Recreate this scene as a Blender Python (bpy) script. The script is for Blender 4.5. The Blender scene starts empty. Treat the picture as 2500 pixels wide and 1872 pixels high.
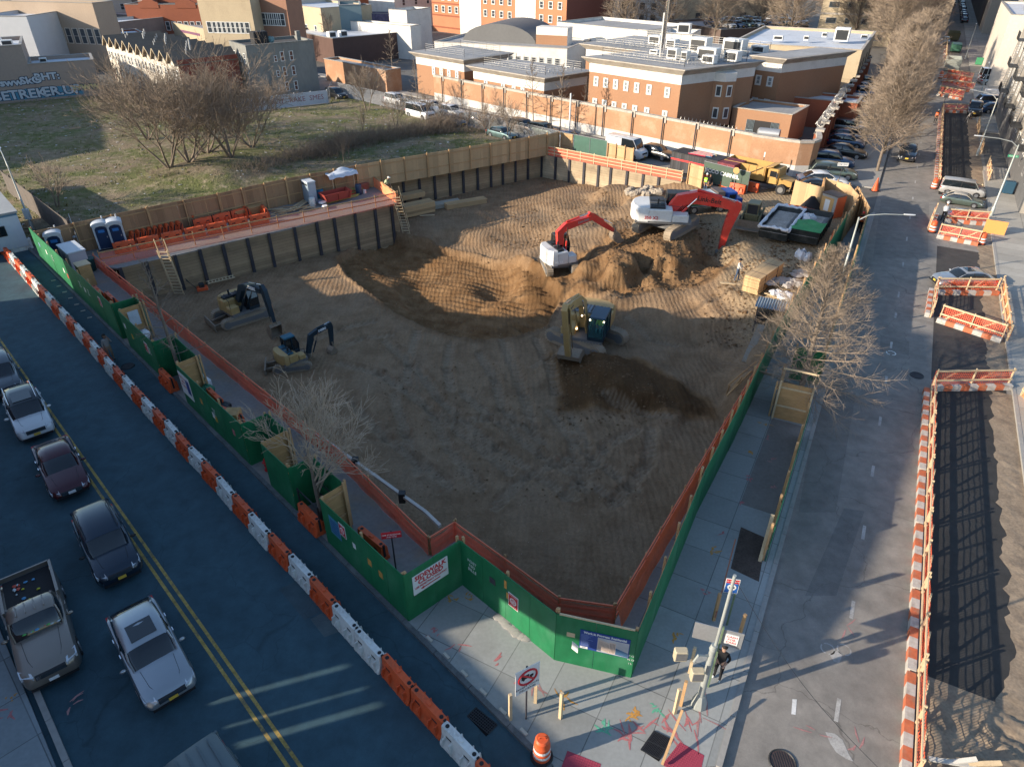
import bpy, bmesh, math, random
from mathutils import Vector, Matrix, noise
from mathutils.geometry import tessellate_polygon
R_ = math.radians
scene = bpy.context.scene
COL = scene.collection
# ---------------------------------------------------------------- camera model
FPX = 1667.0; PITCH = math.atan2(1091, FPX); CP, SP = math.cos(PITCH), math.sin(PITCH); CH = 21.0
OFF = dict(TL=(0,0),TM=(830,0),TR=(1660,0),ML=(0,620),MM=(830,620),MR=(1660,620),BL=(0,1240),BM=(830,1240),BR=(1660,1240),
  F=(0,0),O=(0,0),A1=(0,0),A2=(400,0),A3=(800,0),A4=(1200,0),A5=(1600,0),A6=(2080,0),
  Y1=(60,380),Y2=(560,360),Y3=(1480,420),Y4=(480,660),Y5=(1300,690),Y6=(1290,500),RS=(2200,200))
SCL = dict(F=1,O=1.1302,Y1=.2264,Y2=.2264,Y3=.28986,Y4=.17210,Y5=.157,Y6=.1087,RS=.5435)
for k in OFF:
 if k not in SCL: SCL[k] = {'T':.38043,'M':.38043,'B':.38165,'A':.19022}[k[0]]
def PX(c, x, y):
 s = SCL[c]; o = OFF[c]; return o[0]+x*s, o[1]+y*s
def ray(c, x, y):
 x, y = PX(c, x, y); v = y-936
 return Vector((x-1250, FPX*CP-v*SP, -FPX*SP-v*CP))
def G(c, x, y, z=0.0):
 r = ray(c, x, y); t = (z-CH)/r.z
 return Vector((r.x*t, r.y*t, z))
def HG(P, c, x, y):
 r = ray(c, x, y); return CH+P[1]*r.z/r.y
def azv(deg): return Vector((math.sin(R_(deg)), math.cos(R_(deg)), 0))
def az_of(a, b): return math.degrees(math.atan2(b[0]-a[0], b[1]-a[1]))
def rz_of(az): return R_(90-az)          # rotation that turns local +x to azimuth az
def plane_hit(c, x, y, O, az):
 r = ray(c, x, y); d = azv(az); n = Vector((-d.y, d.x, 0))
 C = Vector((0,0,CH)); t = n.dot(Vector((O[0],O[1],0))-Vector((0,0,0)))/n.dot(r)
 P = C+r*t
 return ((P.x-O[0])*d.x+(P.y-O[1])*d.y, P.z)
# ---------------------------------------------------------------- mesh builder
class MB:
 def __init__(s): s.v=[]; s.f=[]; s.m=[]
 def add(s, vs, fs, mi=0):
  o=len(s.v); s.v += [tuple(v) for v in vs]; s.f += [tuple(i+o for i in f) for f in fs]; s.m += [mi]*len(fs); return s
 def box(s, x0,x1,y0,y1,z0,z1, mi=0, M=None):
  vs=[Vector((x,y,z)) for z in (z0,z1) for x,y in ((x0,y0),(x1,y0),(x1,y1),(x0,y1))]
  if M is not None: vs=[M@v for v in vs]
  return s.add(vs,[(0,3,2,1),(4,5,6,7),(0,1,5,4),(1,2,6,5),(2,3,7,6),(3,0,4,7)],mi)
 def beam(s, p, q, w, h, mi=0, up=(0,0,1)):
  p=Vector(p); q=Vector(q); d=(q-p)
  if d.length<1e-6: return s
  d.normalize(); u=Vector(up)
  if abs(d.dot(u))>.99: u=Vector((1,0,0))
  r=d.cross(u).normalized(); u=r.cross(d)
  r=r*w/2; u=u*h/2
  vs=[p-r-u,p+r-u,p+r+u,p-r+u,q-r-u,q+r-u,q+r+u,q-r+u]
  return s.add(vs,[(0,1,2,3),(7,6,5,4),(0,4,5,1),(1,5,6,2),(2,6,7,3),(3,7,4,0)],mi)
 def tube(s, pts, rad, n=6, mi=0, cap=True):
  pts=[Vector(p) for p in pts]; k=len(pts)
  rs = rad if isinstance(rad,(list,tuple)) else [rad]*k
  o=len(s.v); prev=None
  for i,p in enumerate(pts):
   d=(pts[min(i+1,k-1)]-pts[max(i-1,0)])
   d = d.normalized() if d.length>1e-9 else Vector((0,0,1))
   if prev is None:
    a=Vector((0,0,1)) if abs(d.z)<.9 else Vector((1,0,0))
    u=d.cross(a).normalized()
   else:
    u=(prev-d*prev.dot(d)); u=u.normalized() if u.length>1e-6 else d.orthogonal().normalized()
   prev=u; w=d.cross(u)
   for j in range(n):
    t=2*math.pi*j/n; s.v.append(tuple(p+(u*math.cos(t)+w*math.sin(t))*rs[i]))
  for i in range(k-1):
   for j in range(n):
    a=o+i*n+j; b=o+i*n+(j+1)%n; s.f.append((a,b,b+n,a+n)); s.m.append(mi)
  if cap:
   s.f.append(tuple(o+j for j in reversed(range(n)))); s.m.append(mi)
   s.f.append(tuple(o+(k-1)*n+j for j in range(n))); s.m.append(mi)
  return s
 def cyl(s, p, q, r0, r1=None, n=12, mi=0): return s.tube([p,q],[r0,r0 if r1 is None else r1],n,mi)
 def ext(s, poly, axis, a, b, mi=0):
  n=len(poly)
  def P(u,v,t): return {'x':(t,u,v),'y':(u,t,v),'z':(u,v,t)}[axis]
  vs=[P(u,v,a) for u,v in poly]+[P(u,v,b) for u,v in poly]
  tri=tessellate_polygon([[Vector((u,v,0)) for u,v in poly]])
  ar=sum(poly[i][0]*poly[(i+1)%n][1]-poly[(i+1)%n][0]*poly[i][1] for i in range(n))
  fl = (ar>0) ^ (axis=='y') ^ (a>b)
  fs=[]
  for t in tri:
   A,B,C=[poly[i] for i in t]
   o=(B[0]-A[0])*(C[1]-A[1])-(B[1]-A[1])*(C[0]-A[0])
   t = t if (o>0)==(ar>0) else t[::-1]
   fs.append(tuple(reversed(t)) if fl else tuple(t)); fs.append(tuple(i+n for i in (t if fl else reversed(t))))
  for i in range(n):
   j=(i+1)%n; fs.append((i,j,j+n,i+n) if fl else (j,i,i+n,j+n))
  return s.add(vs,fs,mi)
 def loft(s, secs, mi=0, caps=True, closed=False):
  n=len(secs[0]); o=len(s.v)
  for sec in secs: s.v += [tuple(p) for p in sec]
  for i in range(len(secs)-1):
   for j in range(n if closed else n-1):
    a=o+i*n+j; b=o+i*n+(j+1)%n; s.f.append((a,b,b+n,a+n)); s.m.append(mi)
  if caps:
   s.f.append(tuple(o+j for j in reversed(range(n)))); s.m.append(mi)
   e=o+(len(secs)-1)*n; s.f.append(tuple(e+j for j in range(n))); s.m.append(mi)
  return s
 def blob(s, c, r, n=8, m=5, mi=0, jit=0, rnd=random):
  c=Vector(c); rr = r if isinstance(r,(tuple,list)) else (r,r,r); rows=[]
  for i in range(m+1):
   ph=math.pi*i/m-math.pi/2; row=[]
   for j in range(n):
    th=2*math.pi*j/n; k=1+rnd.uniform(-jit,jit)
    row.append((c.x+rr[0]*k*math.cos(ph)*math.cos(th), c.y+rr[1]*k*math.cos(ph)*math.sin(th), c.z+rr[2]*k*math.sin(ph)))
   rows.append(row)
  return s.loft(rows,mi,caps=False,closed=True)
 def build(s, name, mats, parent=None, smooth=0, loc=None, rotz=None, data=False):
  me=bpy.data.meshes.new(name); me.from_pydata(s.v,[],s.f)
  if not isinstance(mats,(list,tuple)): mats=[mats]
  for m in mats: me.materials.append(m)
  if len(mats)>1: me.polygons.foreach_set('material_index',s.m)
  me.update()
  if smooth:
   me.shade_smooth(); me.set_sharp_from_angle(angle=R_(smooth))
  if data: return me
  o=bpy.data.objects.new(name,me); COL.objects.link(o)
  if parent is not None: o.parent=parent
  if loc is not None: o.location=loc
  if rotz is not None: o.rotation_euler=(0,0,rotz)
  return o
def thing(name, label, cat, loc=(0,0,0), rotz=0.0, group=None):
 o=bpy.data.objects.new(name,None); COL.objects.link(o); o.empty_display_size=.3
 o.location=loc; o.rotation_euler=(0,0,rotz); o['label']=label; o['category']=cat
 if group: o['group']=group
 return o
def tag(o, label, cat, group=None):
 o['label']=label; o['category']=cat
 if group: o['group']=group
 return o
def kind(o,k='structure',label=None):
 o['kind']=k
 if label: o['label']=label
 return o
KIDS={}
def dup(root, loc=None, rotz=None, label=None, group=None, scale=None, cmap=None):
 def rec(o,par):
  c=o.copy(); COL.objects.link(c)
  if par is not None: c.parent=par
  if cmap and c.type=='MESH':
   for i,sl in enumerate(c.material_slots):
    if sl.material and sl.material.name in cmap:
     sl.link='OBJECT'; sl.material=cmap[sl.material.name]
  for ch in o.children: rec(ch,c)
  return c
 c=rec(root,None)
 if loc is not None: c.location=loc
 if rotz is not None: c.rotation_euler=(0,0,rotz)
 if label: c['label']=label
 if group: c['group']=group
 if scale is not None: c.scale=(scale,)*3 if not isinstance(scale,(tuple,list)) else scale
 return c
def text_part(txt, name, size, mat, parent, M, ext=.004, align='CENTER', sx=1.0, bold=.0):
 cu=bpy.data.curves.new('lettering','FONT'); cu.body=txt; cu.size=size; cu.extrude=ext; cu.align_x=align; cu.align_y='CENTER'; cu.offset=bold; cu.resolution_u=2
 t=bpy.data.objects.new('tmp',cu); COL.objects.link(t)
 dg=bpy.context.evaluated_depsgraph_get(); me=bpy.data.meshes.new_from_object(t.evaluated_get(dg))
 bpy.data.objects.remove(t); me.materials.clear(); me.materials.append(mat)
 me.transform(M@Matrix.Diagonal((sx,1,1,1)))
 o=bpy.data.objects.new(name,me); COL.objects.link(o)
 if parent is not None: o.parent=parent
 return o
def frame(o, xdir, ydir):
 x=Vector(xdir).normalized(); y=Vector(ydir).normalized(); z=x.cross(y)
 return Matrix(((x.x,y.x,z.x,o[0]),(x.y,y.y,z.y,o[1]),(x.z,y.z,z.z,o[2]),(0,0,0,1)))
# ---------------------------------------------------------------- materials
MATS={}
def mat(name, col, rough=.8, metal=0.0, var=.12, vs=.8, fs=12.0, bump=0.0, bs=30.0, spec=.35, stretch=(1,1,1), dirt=None, coat=0.0):
 if name in MATS: return MATS[name]
 m=bpy.data.materials.new(name); m.use_nodes=True; nt=m.node_tree; N=nt.nodes; L=nt.links
 b=N['Principled BSDF']; b.inputs['Roughness'].default_value=rough; b.inputs['Metallic'].default_value=metal
 b.inputs['Specular IOR Level'].default_value=spec
 if coat: b.inputs['Coat Weight'].default_value=coat; b.inputs['Coat Roughness'].default_value=.08
 tc=N.new('ShaderNodeTexCoord'); mp=N.new('ShaderNodeMapping'); mp.inputs['Scale'].default_value=stretch
 L.new(tc.outputs['Object'],mp.inputs['Vector'])
 oi=N.new('ShaderNodeObjectInfo');
 n1=N.new('ShaderNodeTexNoise'); n1.inputs['Scale'].default_value=vs; n1.inputs['Detail'].default_value=4
 n2=N.new('ShaderNodeTexNoise'); n2.inputs['Scale'].default_value=fs; n2.inputs['Detail'].default_value=3
 L.new(mp.outputs[0],n1.inputs['Vector']); L.new(mp.outputs[0],n2.inputs['Vector'])
 ad=N.new('ShaderNodeMath'); ad.operation='ADD'; L.new(n1.outputs[0],ad.inputs[0]); L.new(n2.outputs[0],ad.inputs[1])
 mr=N.new('ShaderNodeMapRange'); mr.inputs[1].default_value=.6; mr.inputs[2].default_value=1.4; mr.inputs[3].default_value=1-var; mr.inputs[4].default_value=1+var
 L.new(ad.outputs[0],mr.inputs[0])
 mul=N.new('ShaderNodeVectorMath'); mul.operation='SCALE'; mul.inputs[0].default_value=col[:3]; L.new(mr.outputs[0],mul.inputs['Scale'])
 out=mul.outputs[0]
 if dirt:
  dc,amt,dsc=dirt; n3=N.new('ShaderNodeTexNoise'); n3.inputs['Scale'].default_value=dsc; n3.inputs['Detail'].default_value=6; n3.inputs['Roughness'].default_value=.65
  L.new(mp.outputs[0],n3.inputs['Vector'])
  r3=N.new('ShaderNodeMapRange'); r3.inputs[1].default_value=.5; r3.inputs[2].default_value=.72; r3.inputs[3].default_value=0; r3.inputs[4].default_value=amt; L.new(n3.outputs[0],r3.inputs[0])
  mx=N.new('ShaderNodeMix'); mx.data_type='RGBA'; L.new(r3.outputs[0],mx.inputs[0]); L.new(out,mx.inputs[6]); mx.inputs[7].default_value=(*dc,1); out=mx.outputs[2]
 L.new(out,b.inputs['Base Color'])
 if bump:
  n4=N.new('ShaderNodeTexNoise'); n4.inputs['Scale'].default_value=bs; n4.inputs['Detail'].default_value=4; L.new(mp.outputs[0],n4.inputs['Vector'])
  bp=N.new('ShaderNodeBump'); bp.inputs['Strength'].default_value=bump; bp.inputs['Distance'].default_value=.02; L.new(n4.outputs[0],bp.inputs['Height']); L.new(bp.outputs[0],b.inputs['Normal'])
 MATS[name]=m; return m
def planks(name, col, pw=.15, axis=0, var=.25, dark=.35, rough=.85, groove=.06, dirt=None, panel=0):
 m=mat(name,col,rough,0,.12,1.2,25,dirt=dirt); nt=m.node_tree; N=nt.nodes; L=nt.links; b=N['Principled BSDF']
 src=b.inputs['Base Color'].links[0].from_socket
 tc=[n for n in N if n.type=='TEX_COORD'][0]; sx=N.new('ShaderNodeSeparateXYZ'); L.new(tc.outputs['Object'],sx.inputs[0])
 dv=N.new('ShaderNodeMath'); dv.operation='DIVIDE'; L.new(sx.outputs[axis],dv.inputs[0]); dv.inputs[1].default_value=pw
 fl=N.new('ShaderNodeMath'); fl.operation='FLOOR'; L.new(dv.outputs[0],fl.inputs[0])
 w=N.new('ShaderNodeTexWhiteNoise'); w.noise_dimensions='1D'; L.new(fl.outputs[0],w.inputs['W'])
 fr=N.new('ShaderNodeMath'); fr.operation='FRACT'; L.new(dv.outputs[0],fr.inputs[0])
 lt=N.new('ShaderNodeMath'); lt.operation='LESS_THAN'; L.new(fr.outputs[0],lt.inputs[0]); lt.inputs[1].default_value=groove
 mr=N.new('ShaderNodeMapRange'); mr.inputs[3].default_value=1-var; mr.inputs[4].default_value=1+var*.6; L.new(w.outputs[0],mr.inputs[0])
 gm=N.new('ShaderNodeMath'); gm.operation='MULTIPLY_ADD'; L.new(lt.outputs[0],gm.inputs[0]); gm.inputs[1].default_value=-dark; L.new(mr.outputs[0],gm.inputs[2])
 sc=N.new('ShaderNodeVectorMath'); sc.operation='SCALE'; L.new(src,sc.inputs[0]); L.new(gm.outputs[0],sc.inputs['Scale']); L.new(sc.outputs[0],b.inputs['Base Color'])
 return m
def netmat(name, col, alpha=.55, cell=0):
 if name in MATS: return MATS[name]
 m=mat(name,col,.7,0,.18,1.5,9); nt=m.node_tree; N=nt.nodes; L=nt.links; b=N['Principled BSDF']; o=N['Material Output']
 t=N.new('ShaderNodeBsdfTransparent'); mx=N.new('ShaderNodeMixShader'); mx.inputs[0].default_value=alpha
 L.new(t.outputs[0],mx.inputs[1]); L.new(b.outputs[0],mx.inputs[2]); L.new(mx.outputs[0],o.inputs['Surface'])
 if cell:
  tc=[n for n in N if n.type=='TEX_COORD'][0]; sx=N.new('ShaderNodeSeparateXYZ'); L.new(tc.outputs['Object'],sx.inputs[0])
  hs=[]
  for ax in (0,2):
   d=N.new('ShaderNodeMath'); d.operation='DIVIDE'; L.new(sx.outputs[ax],d.inputs[0]); d.inputs[1].default_value=cell
   f=N.new('ShaderNodeMath'); f.operation='FRACT'; L.new(d.outputs[0],f.inputs[0])
   g=N.new('ShaderNodeMath'); g.operation='LESS_THAN'; L.new(f.outputs[0],g.inputs[0]); g.inputs[1].default_value=alpha*.6; hs.append(g)
  mm=N.new('ShaderNodeMath'); mm.operation='MAXIMUM'; L.new(hs[0].outputs[0],mm.inputs[0]); L.new(hs[1].outputs[0],mm.inputs[1]); L.new(mm.outputs[0],mx.inputs[0])
 return m
def emat(name,col,st):
 m=bpy.data.materials.new(name); m.use_nodes=True; b=m.node_tree.nodes['Principled BSDF']
 b.inputs['Base Color'].default_value=(*col,1); b.inputs['Emission Color'].default_value=(*col,1); b.inputs['Emission Strength'].default_value=st
 return m
ORANGE=mat('orange_plastic',(.62,.10,.03),.5,0,.15,.9,8,dirt=((.25,.08,.04),.6,3))
WHITEP=mat('white_plastic',(.62,.63,.60),.5,0,.12,.9,8,dirt=((.25,.22,.18),.6,3))
BLACK=mat('black_rubber',(.02,.02,.022),.8,0,.2)
DARK=mat('dark_metal',(.035,.037,.04),.5,.3,.2)
STEEL=mat('galvanised_steel',(.38,.39,.4),.45,.6,.12)
CHROME=mat('chrome',(.7,.7,.72),.12,1,.02)
GLASS=mat('dark_glass',(.012,.016,.02),.04,0,.1,spec=.8)
TIMBER=mat('fresh_timber',(.42,.26,.13),.85,0,.2,2,20,stretch=(1,1,1))
TIMBERL=mat('pale_timber',(.52,.40,.25),.85,0,.2,2,20)
GREENP=mat('green_painted_plywood',(.010,.135,.052),.55,0,.28,.5,3,dirt=((.05,.19,.10),.7,.7),stretch=(1,1,.5))
PLY=mat('raw_plywood',(.42,.25,.11),.8,0,.25,1.0,4,stretch=(1,1,6))
FENCEW=planks('weathered_fence_plywood',(.33,.20,.11),.61,0,.22,.3,groove=.025,dirt=((.16,.10,.06),.5,1.2))
NETO=netmat('orange_safety_net',(1.0,.30,.14),.88)
NETD=netmat('red_orange_debris_net',(.88,.16,.09),.72)
NETG=netmat('coarse_orange_net',(.75,.13,.06),.42,cell=.11)
CONC=mat('concrete',(.30,.29,.27),.9,0,.14,.5,6,bump=.2,dirt=((.18,.16,.14),.4,.5))
CONCL=mat('pale_concrete',(.47,.45,.41),.9,0,.14,.4,5,bump=.2,dirt=((.28,.25,.22),.4,.4))
WPAINT=mat('white_paint',(.62,.62,.60),.7,0,.2,2,15)
YPAINT=mat('yellow_road_paint',(.50,.30,.04),.8,0,.3,3,25,dirt=((.08,.08,.07),.7,6))
LEATHER=None
# ---------------------------------------------------------------- frames of the two streets
AV=azv(-44.3); AN=azv(45.7); AK=Vector((-9.5,22.0,0))      # avenue kerb on the site side
ST=azv(28.3); SN=azv(118.3); SK=Vector((12.0,21.8,0))      # street kerb on the site side
def A(t,s,z=0): p=AK+AV*t+AN*s; return Vector((p.x,p.y,z))
def S(t,s,z=0): p=SK+ST*t+SN*s; return Vector((p.x,p.y,z))
RZ=-.12
def sheet(name, poly, z, m, holes=(), label=None):
 loops=[[Vector((p[0],p[1],0)) for p in poly]]+[[Vector((p[0],p[1],0)) for p in h] for h in holes]
 tri=tessellate_polygon(loops); vs=[(p.x,p.y,z) for l in loops for p in l]
 mb=MB(); fs=[]
 for t in tri:
  a,b,c=[vs[i] for i in t]; o=(b[0]-a[0])*(c[1]-a[1])-(b[1]-a[1])*(c[0]-a[0])
  fs.append(tuple(t) if o>0 else tuple(reversed(t)))
 mb.add(vs,fs); return kind(mb.build(name,m),label=label)
def slab(name, poly, z0, z1, m, label=None):
 mb=MB(); mb.ext([(p[0],p[1]) for p in poly],'z',z0,z1); return kind(mb.build(name,m),label=label)
NL=[G('ML',620,80),G('ML',2200,1370),G('BM',580,300),G('BM',740,200),G('BM',1400,690),G('BM',1750,740),G('MR',520,740)]
W1a=G('Y1',1010,1215); W1b=G('Y2',1810,600)
W2a=Vector((-14.2,68.9,0)); W2b=G('TM',1293,990); W3b=G('TM',2190,1165)
REG=[NL[0],NL[1],NL[2],NL[3],NL[4],NL[5],NL[6],G('MR',600,600),G('TR',1030,1560),G('TR',1130,1420),G('TR',1050,1250),G('TR',870,1200),G('TR',710,1190),G('TR',460,1230),
     G('TR',430,1240),G('TR',10,1150),W3b,W2b,W2a,W1b,W1a]
REG=[Vector((p.x,p.y,0)) for p in REG]
def inreg(x,y,poly=REG):
 c=False; n=len(poly); j=n-1
 for i in range(n):
  a,b=poly[i],poly[j]
  if (a.y>y)!=(b.y>y) and x<(b.x-a.x)*(y-a.y)/(b.y-a.y)+a.x: c=not c
  j=i
 return c
# ---------------------------------------------------------------- road materials
def asphalt(name, col, crack=.5, patch=.25):
 m=mat(name,col,.88,0,.16,.18,40,bump=.25,bs=60,dirt=((col[0]*1.5,col[1]*1.45,col[2]*1.4),patch,.35)); nt=m.node_tree; N=nt.nodes; L=nt.links; b=N['Principled BSDF']
 src=b.inputs['Base Color'].links[0].from_socket; tc=[n for n in N if n.type=='TEX_COORD'][0]
 nz=N.new('ShaderNodeTexNoise'); nz.inputs['Scale'].default_value=.7; nz.inputs['Detail'].default_value=5; L.new(tc.outputs['Object'],nz.inputs['Vector'])
 mx=N.new('ShaderNodeVectorMath'); mx.operation='MULTIPLY_ADD'; L.new(nz.outputs['Color'],mx.inputs[0]); mx.inputs[1].default_value=(1.6,1.6,0); L.new(tc.outputs['Object'],mx.inputs[2])
 v=N.new('ShaderNodeTexVoronoi'); v.feature='DISTANCE_TO_EDGE'; v.inputs['Scale'].default_value=.22; L.new(mx.outputs[0],v.inputs['Vector'])
 r=N.new('ShaderNodeMapRange'); r.inputs[1].default_value=.0; r.inputs[2].default_value=.005; r.inputs[3].default_value=1-crack; r.inputs[4].default_value=1; L.new(v.outputs[0],r.inputs[0])
 n5=N.new('ShaderNodeTexNoise'); n5.inputs['Scale'].default_value=1.3; n5.inputs['Detail'].default_value=8; n5.inputs['Roughness'].default_value=.7; L.new(tc.outputs['Object'],n5.inputs['Vector'])
 r5=N.new('ShaderNodeMapRange'); r5.inputs[1].default_value=.35; r5.inputs[2].default_value=.7; r5.inputs[3].default_value=.8; r5.inputs[4].default_value=1.2; L.new(n5.outputs[0],r5.inputs[0])
 mu=N.new('ShaderNodeMath'); mu.operation='MULTIPLY'; L.new(r.outputs[0],mu.inputs[0]); L.new(r5.outputs[0],mu.inputs[1])
 s=N.new('ShaderNodeVectorMath'); s.operation='SCALE'; L.new(src,s.inputs[0]); L.new(mu.outputs[0],s.inputs['Scale']); L.new(s.outputs[0],b.inputs['Base Color'])
 return m
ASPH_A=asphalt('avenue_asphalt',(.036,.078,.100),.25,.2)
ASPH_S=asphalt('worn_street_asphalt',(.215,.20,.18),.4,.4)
ASPH_N=asphalt('fresh_black_asphalt',(.035,.034,.033),.2,.1)
GRND=mat('city_ground',(.13,.125,.115),.95,0,.3,.03,.6)
def slabmat(name,col,rot,du=1.55,dv=1.55,off=(0,0)):
 m=mat(name,col,.88,0,.12,.35,8,bump=.15,dirt=((col[0]*.6,col[1]*.58,col[2]*.55),.45,.45)); nt=m.node_tree; N=nt.nodes; L=nt.links; b=N['Principled BSDF']
 src=b.inputs['Base Color'].links[0].from_socket; tc=[n for n in N if n.type=='TEX_COORD'][0]
 mp=N.new('ShaderNodeMapping'); mp.inputs['Rotation'].default_value=(0,0,rot); L.new(tc.outputs['Object'],mp.inputs['Vector'])
 sx=N.new('ShaderNodeSeparateXYZ'); L.new(mp.outputs[0],sx.inputs[0]); gs=[]; cs=[]
 for ax,w,of in ((0,du,off[0]),(1,dv,off[1])):
  a=N.new('ShaderNodeMath'); a.operation='ADD'; L.new(sx.outputs[ax],a.inputs[0]); a.inputs[1].default_value=of
  d=N.new('ShaderNodeMath'); d.operation='DIVIDE'; L.new(a.outputs[0],d.inputs[0]); d.inputs[1].default_value=w
  f=N.new('ShaderNodeMath'); f.operation='FRACT'; L.new(d.outputs[0],f.inputs[0])
  g=N.new('ShaderNodeMath'); g.operation='LESS_THAN'; L.new(f.outputs[0],g.inputs[0]); g.inputs[1].default_value=.018; gs.append(g)
  q=N.new('ShaderNodeMath'); q.operation='FLOOR'; L.new(d.outputs[0],q.inputs[0]); cs.append(q)
 cx=N.new('ShaderNodeCombineXYZ'); L.new(cs[0].outputs[0],cx.inputs[0]); L.new(cs[1].outputs[0],cx.inputs[1])
 wn=N.new('ShaderNodeTexWhiteNoise'); L.new(cx.outputs[0],wn.inputs['Vector'])
 mm=N.new('ShaderNodeMath'); mm.operation='MAXIMUM'; L.new(gs[0].outputs[0],mm.inputs[0]); L.new(gs[1].outputs[0],mm.inputs[1])
 r=N.new('ShaderNodeMapRange'); r.inputs[3].default_value=.84; r.inputs[4].default_value=1.1; L.new(wn.outputs[0],r.inputs[0])
 k=N.new('ShaderNodeMath'); k.operation='MULTIPLY_ADD'; L.new(mm.outputs[0],k.inputs[0]); k.inputs[1].default_value=-.45; L.new(r.outputs[0],k.inputs[2])
 s=N.new('ShaderNodeVectorMath'); s.operation='SCALE'; L.new(src,s.inputs[0]); L.new(k.outputs[0],s.inputs['Scale']); L.new(s.outputs[0],b.inputs['Base Color'])
 return m
WALK=slabmat('sidewalk_slabs',(.30,.31,.30),R_(-61.7),1.75,1.75)
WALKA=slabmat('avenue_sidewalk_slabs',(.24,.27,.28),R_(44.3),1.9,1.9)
WALKR=slabmat('right_sidewalk_slabs',(.36,.34,.30),R_(-61.7),1.5,2.4)
# ---------------------------------------------------------------- base ground, roads, pavements
BIG=[(-900,-120),(900,-120),(900,1500),(-900,1500)]
sheet('ground',BIG,RZ-.01,GRND,holes=[REG])
AW=-10.8
LOTTOP=G('TL',0,1090)
avn=[A(-60,0),A(200,0),A(200,AW),A(-60,AW)]
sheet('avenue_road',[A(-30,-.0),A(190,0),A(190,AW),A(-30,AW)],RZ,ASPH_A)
sheet('street_road',[S(-45,0),S(420,0),S(420,9.6),S(-45,9.6)],RZ+.004,ASPH_S)
ST2a=G('TM',1320,975);
S2D=azv(-45.6); S2N=azv(44.4)
def T2(t,s,z=0): p=Vector((7.0,81.0,0))+S2D*t+S2N*s; return Vector((p.x,p.y,z))
sheet('back_street_road',[T2(-28,.6),T2(160,.6),T2(160,8.2),T2(-28,8.2)],RZ+.002,ASPH_S)
slab('back_street_sidewalk',[T2(-16,8.2),T2(150,8.2),T2(150,9.8),T2(-16,9.8)],RZ-.005,0,CONC)
kerbcorner=[G('BM',1330,1650),G('BM',1390,1740),G('BM',1800,1800),G('BR',60,1730),G('BR',140,1656)]
walk=[A(-.1,.0),*[Vector((p.x,p.y,0)) for p in kerbcorner],S(70,0)]
site=[A(60,0),A(-15.2,0)]+[Vector((p.x,p.y,0)) for p in kerbcorner[1:]]+[S(-12.1,0),S(41.5,0),G('TR',1150,1240),G('TR',1050,1250),G('TR',1130,1420),G('TR',1030,1560),G('MR',600,600)]
site=[A(43,0),A(-15.4,0)]+[Vector((p.x,p.y,0)) for p in kerbcorner[1:]]+[S(-12.3,0),S(44,0),Vector((REG[9].x,REG[9].y,0))]+[REG[i] for i in (8,7,6,5,4,3,2,1,0)]+[W1a.copy()]+[G('TL',250,1650)]
slab('corner_sidewalk',[A(-7.5,0)]+[A(-15.4,0)]+[Vector((p.x,p.y,0)) for p in kerbcorner[1:]]+[S(-12.3,0),S(44,0),REG[9],REG[8],REG[7],REG[6],REG[5],REG[4],REG[3]+Vector((.0,0,0)),G('BM',640,330)],RZ-.008,0,WALK)
YARDM=mat('yard_concrete',(.22,.21,.20),.9,0,.2,.4,5,dirt=((.30,.22,.14),.7,.5))
slab('yard_paving',[A(-7.5,0),G('BM',640,330),REG[3],REG[2],REG[1],REG[0],REG[20],REG[19],REG[18],REG[17],G('TM',1350,950),T2(2,-.2),T2(17,-2.2),G('TL',250,1650),A(33.5,.9),A(33,0)],RZ-.008,-.002,YARDM)
slab('back_yard_ground',[REG[17],REG[16],REG[15],REG[14],T2(-21.5,-.9),T2(-15,0),T2(-3,.3),T2(2,-.2),G('TM',1350,950)],RZ-.006,-.004,mat('back_yard_dirt',(.24,.19,.14),.95,0,.25,.5,6,bump=.4))
def kerb(name, a, b, w=.18, z=.02, side=1, m=None):
 az=az_of(a,b); L_=(Vector(b)-Vector(a)).length
 mb=MB(); n=max(1,int(L_/1.8))
 for i in range(n): mb.box(i*L_/n+.01,(i+1)*L_/n-.01,0 if side>0 else -w,w if side>0 else 0,RZ-.02,z)
 o=mb.build(name,m or CONC,loc=(a[0],a[1],0),rotz=rz_of(az)); return kind(o)
kerb('avenue_kerb',A(-15.4,0),A(42,0),side=1,m=mat('dark_kerb',(.10,.11,.115),.85,0,.3,1.5,12,dirt=((.28,.28,.27),.5,.8)))
kerb('street_kerb',S(-12.3,0),S(44,0),side=-1)
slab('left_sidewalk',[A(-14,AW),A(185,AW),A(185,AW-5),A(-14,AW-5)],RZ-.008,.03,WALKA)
kerb('left_kerb',A(-14,AW+.18),A(80,AW+.18),side=-1,z=.045)
slab('right_sidewalk',[S(-8,9.4),S(66,9.4),S(66,16),S(-8,16)],RZ-.008,.02,WALKR)
kerb('right_kerb',S(-6,9.25),S(64,9.25),side=-1,z=.035)
slab('far_block_sidewalk',[S(52,-4.2),S(300,-4.2),S(300,-.2),S(52,-.2)],RZ-.008,0,CONC)
slab('far_right_sidewalk',[S(84,9.4),S(400,9.4),S(400,15),S(84,15)],RZ-.008,.0,WALKR)
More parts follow.
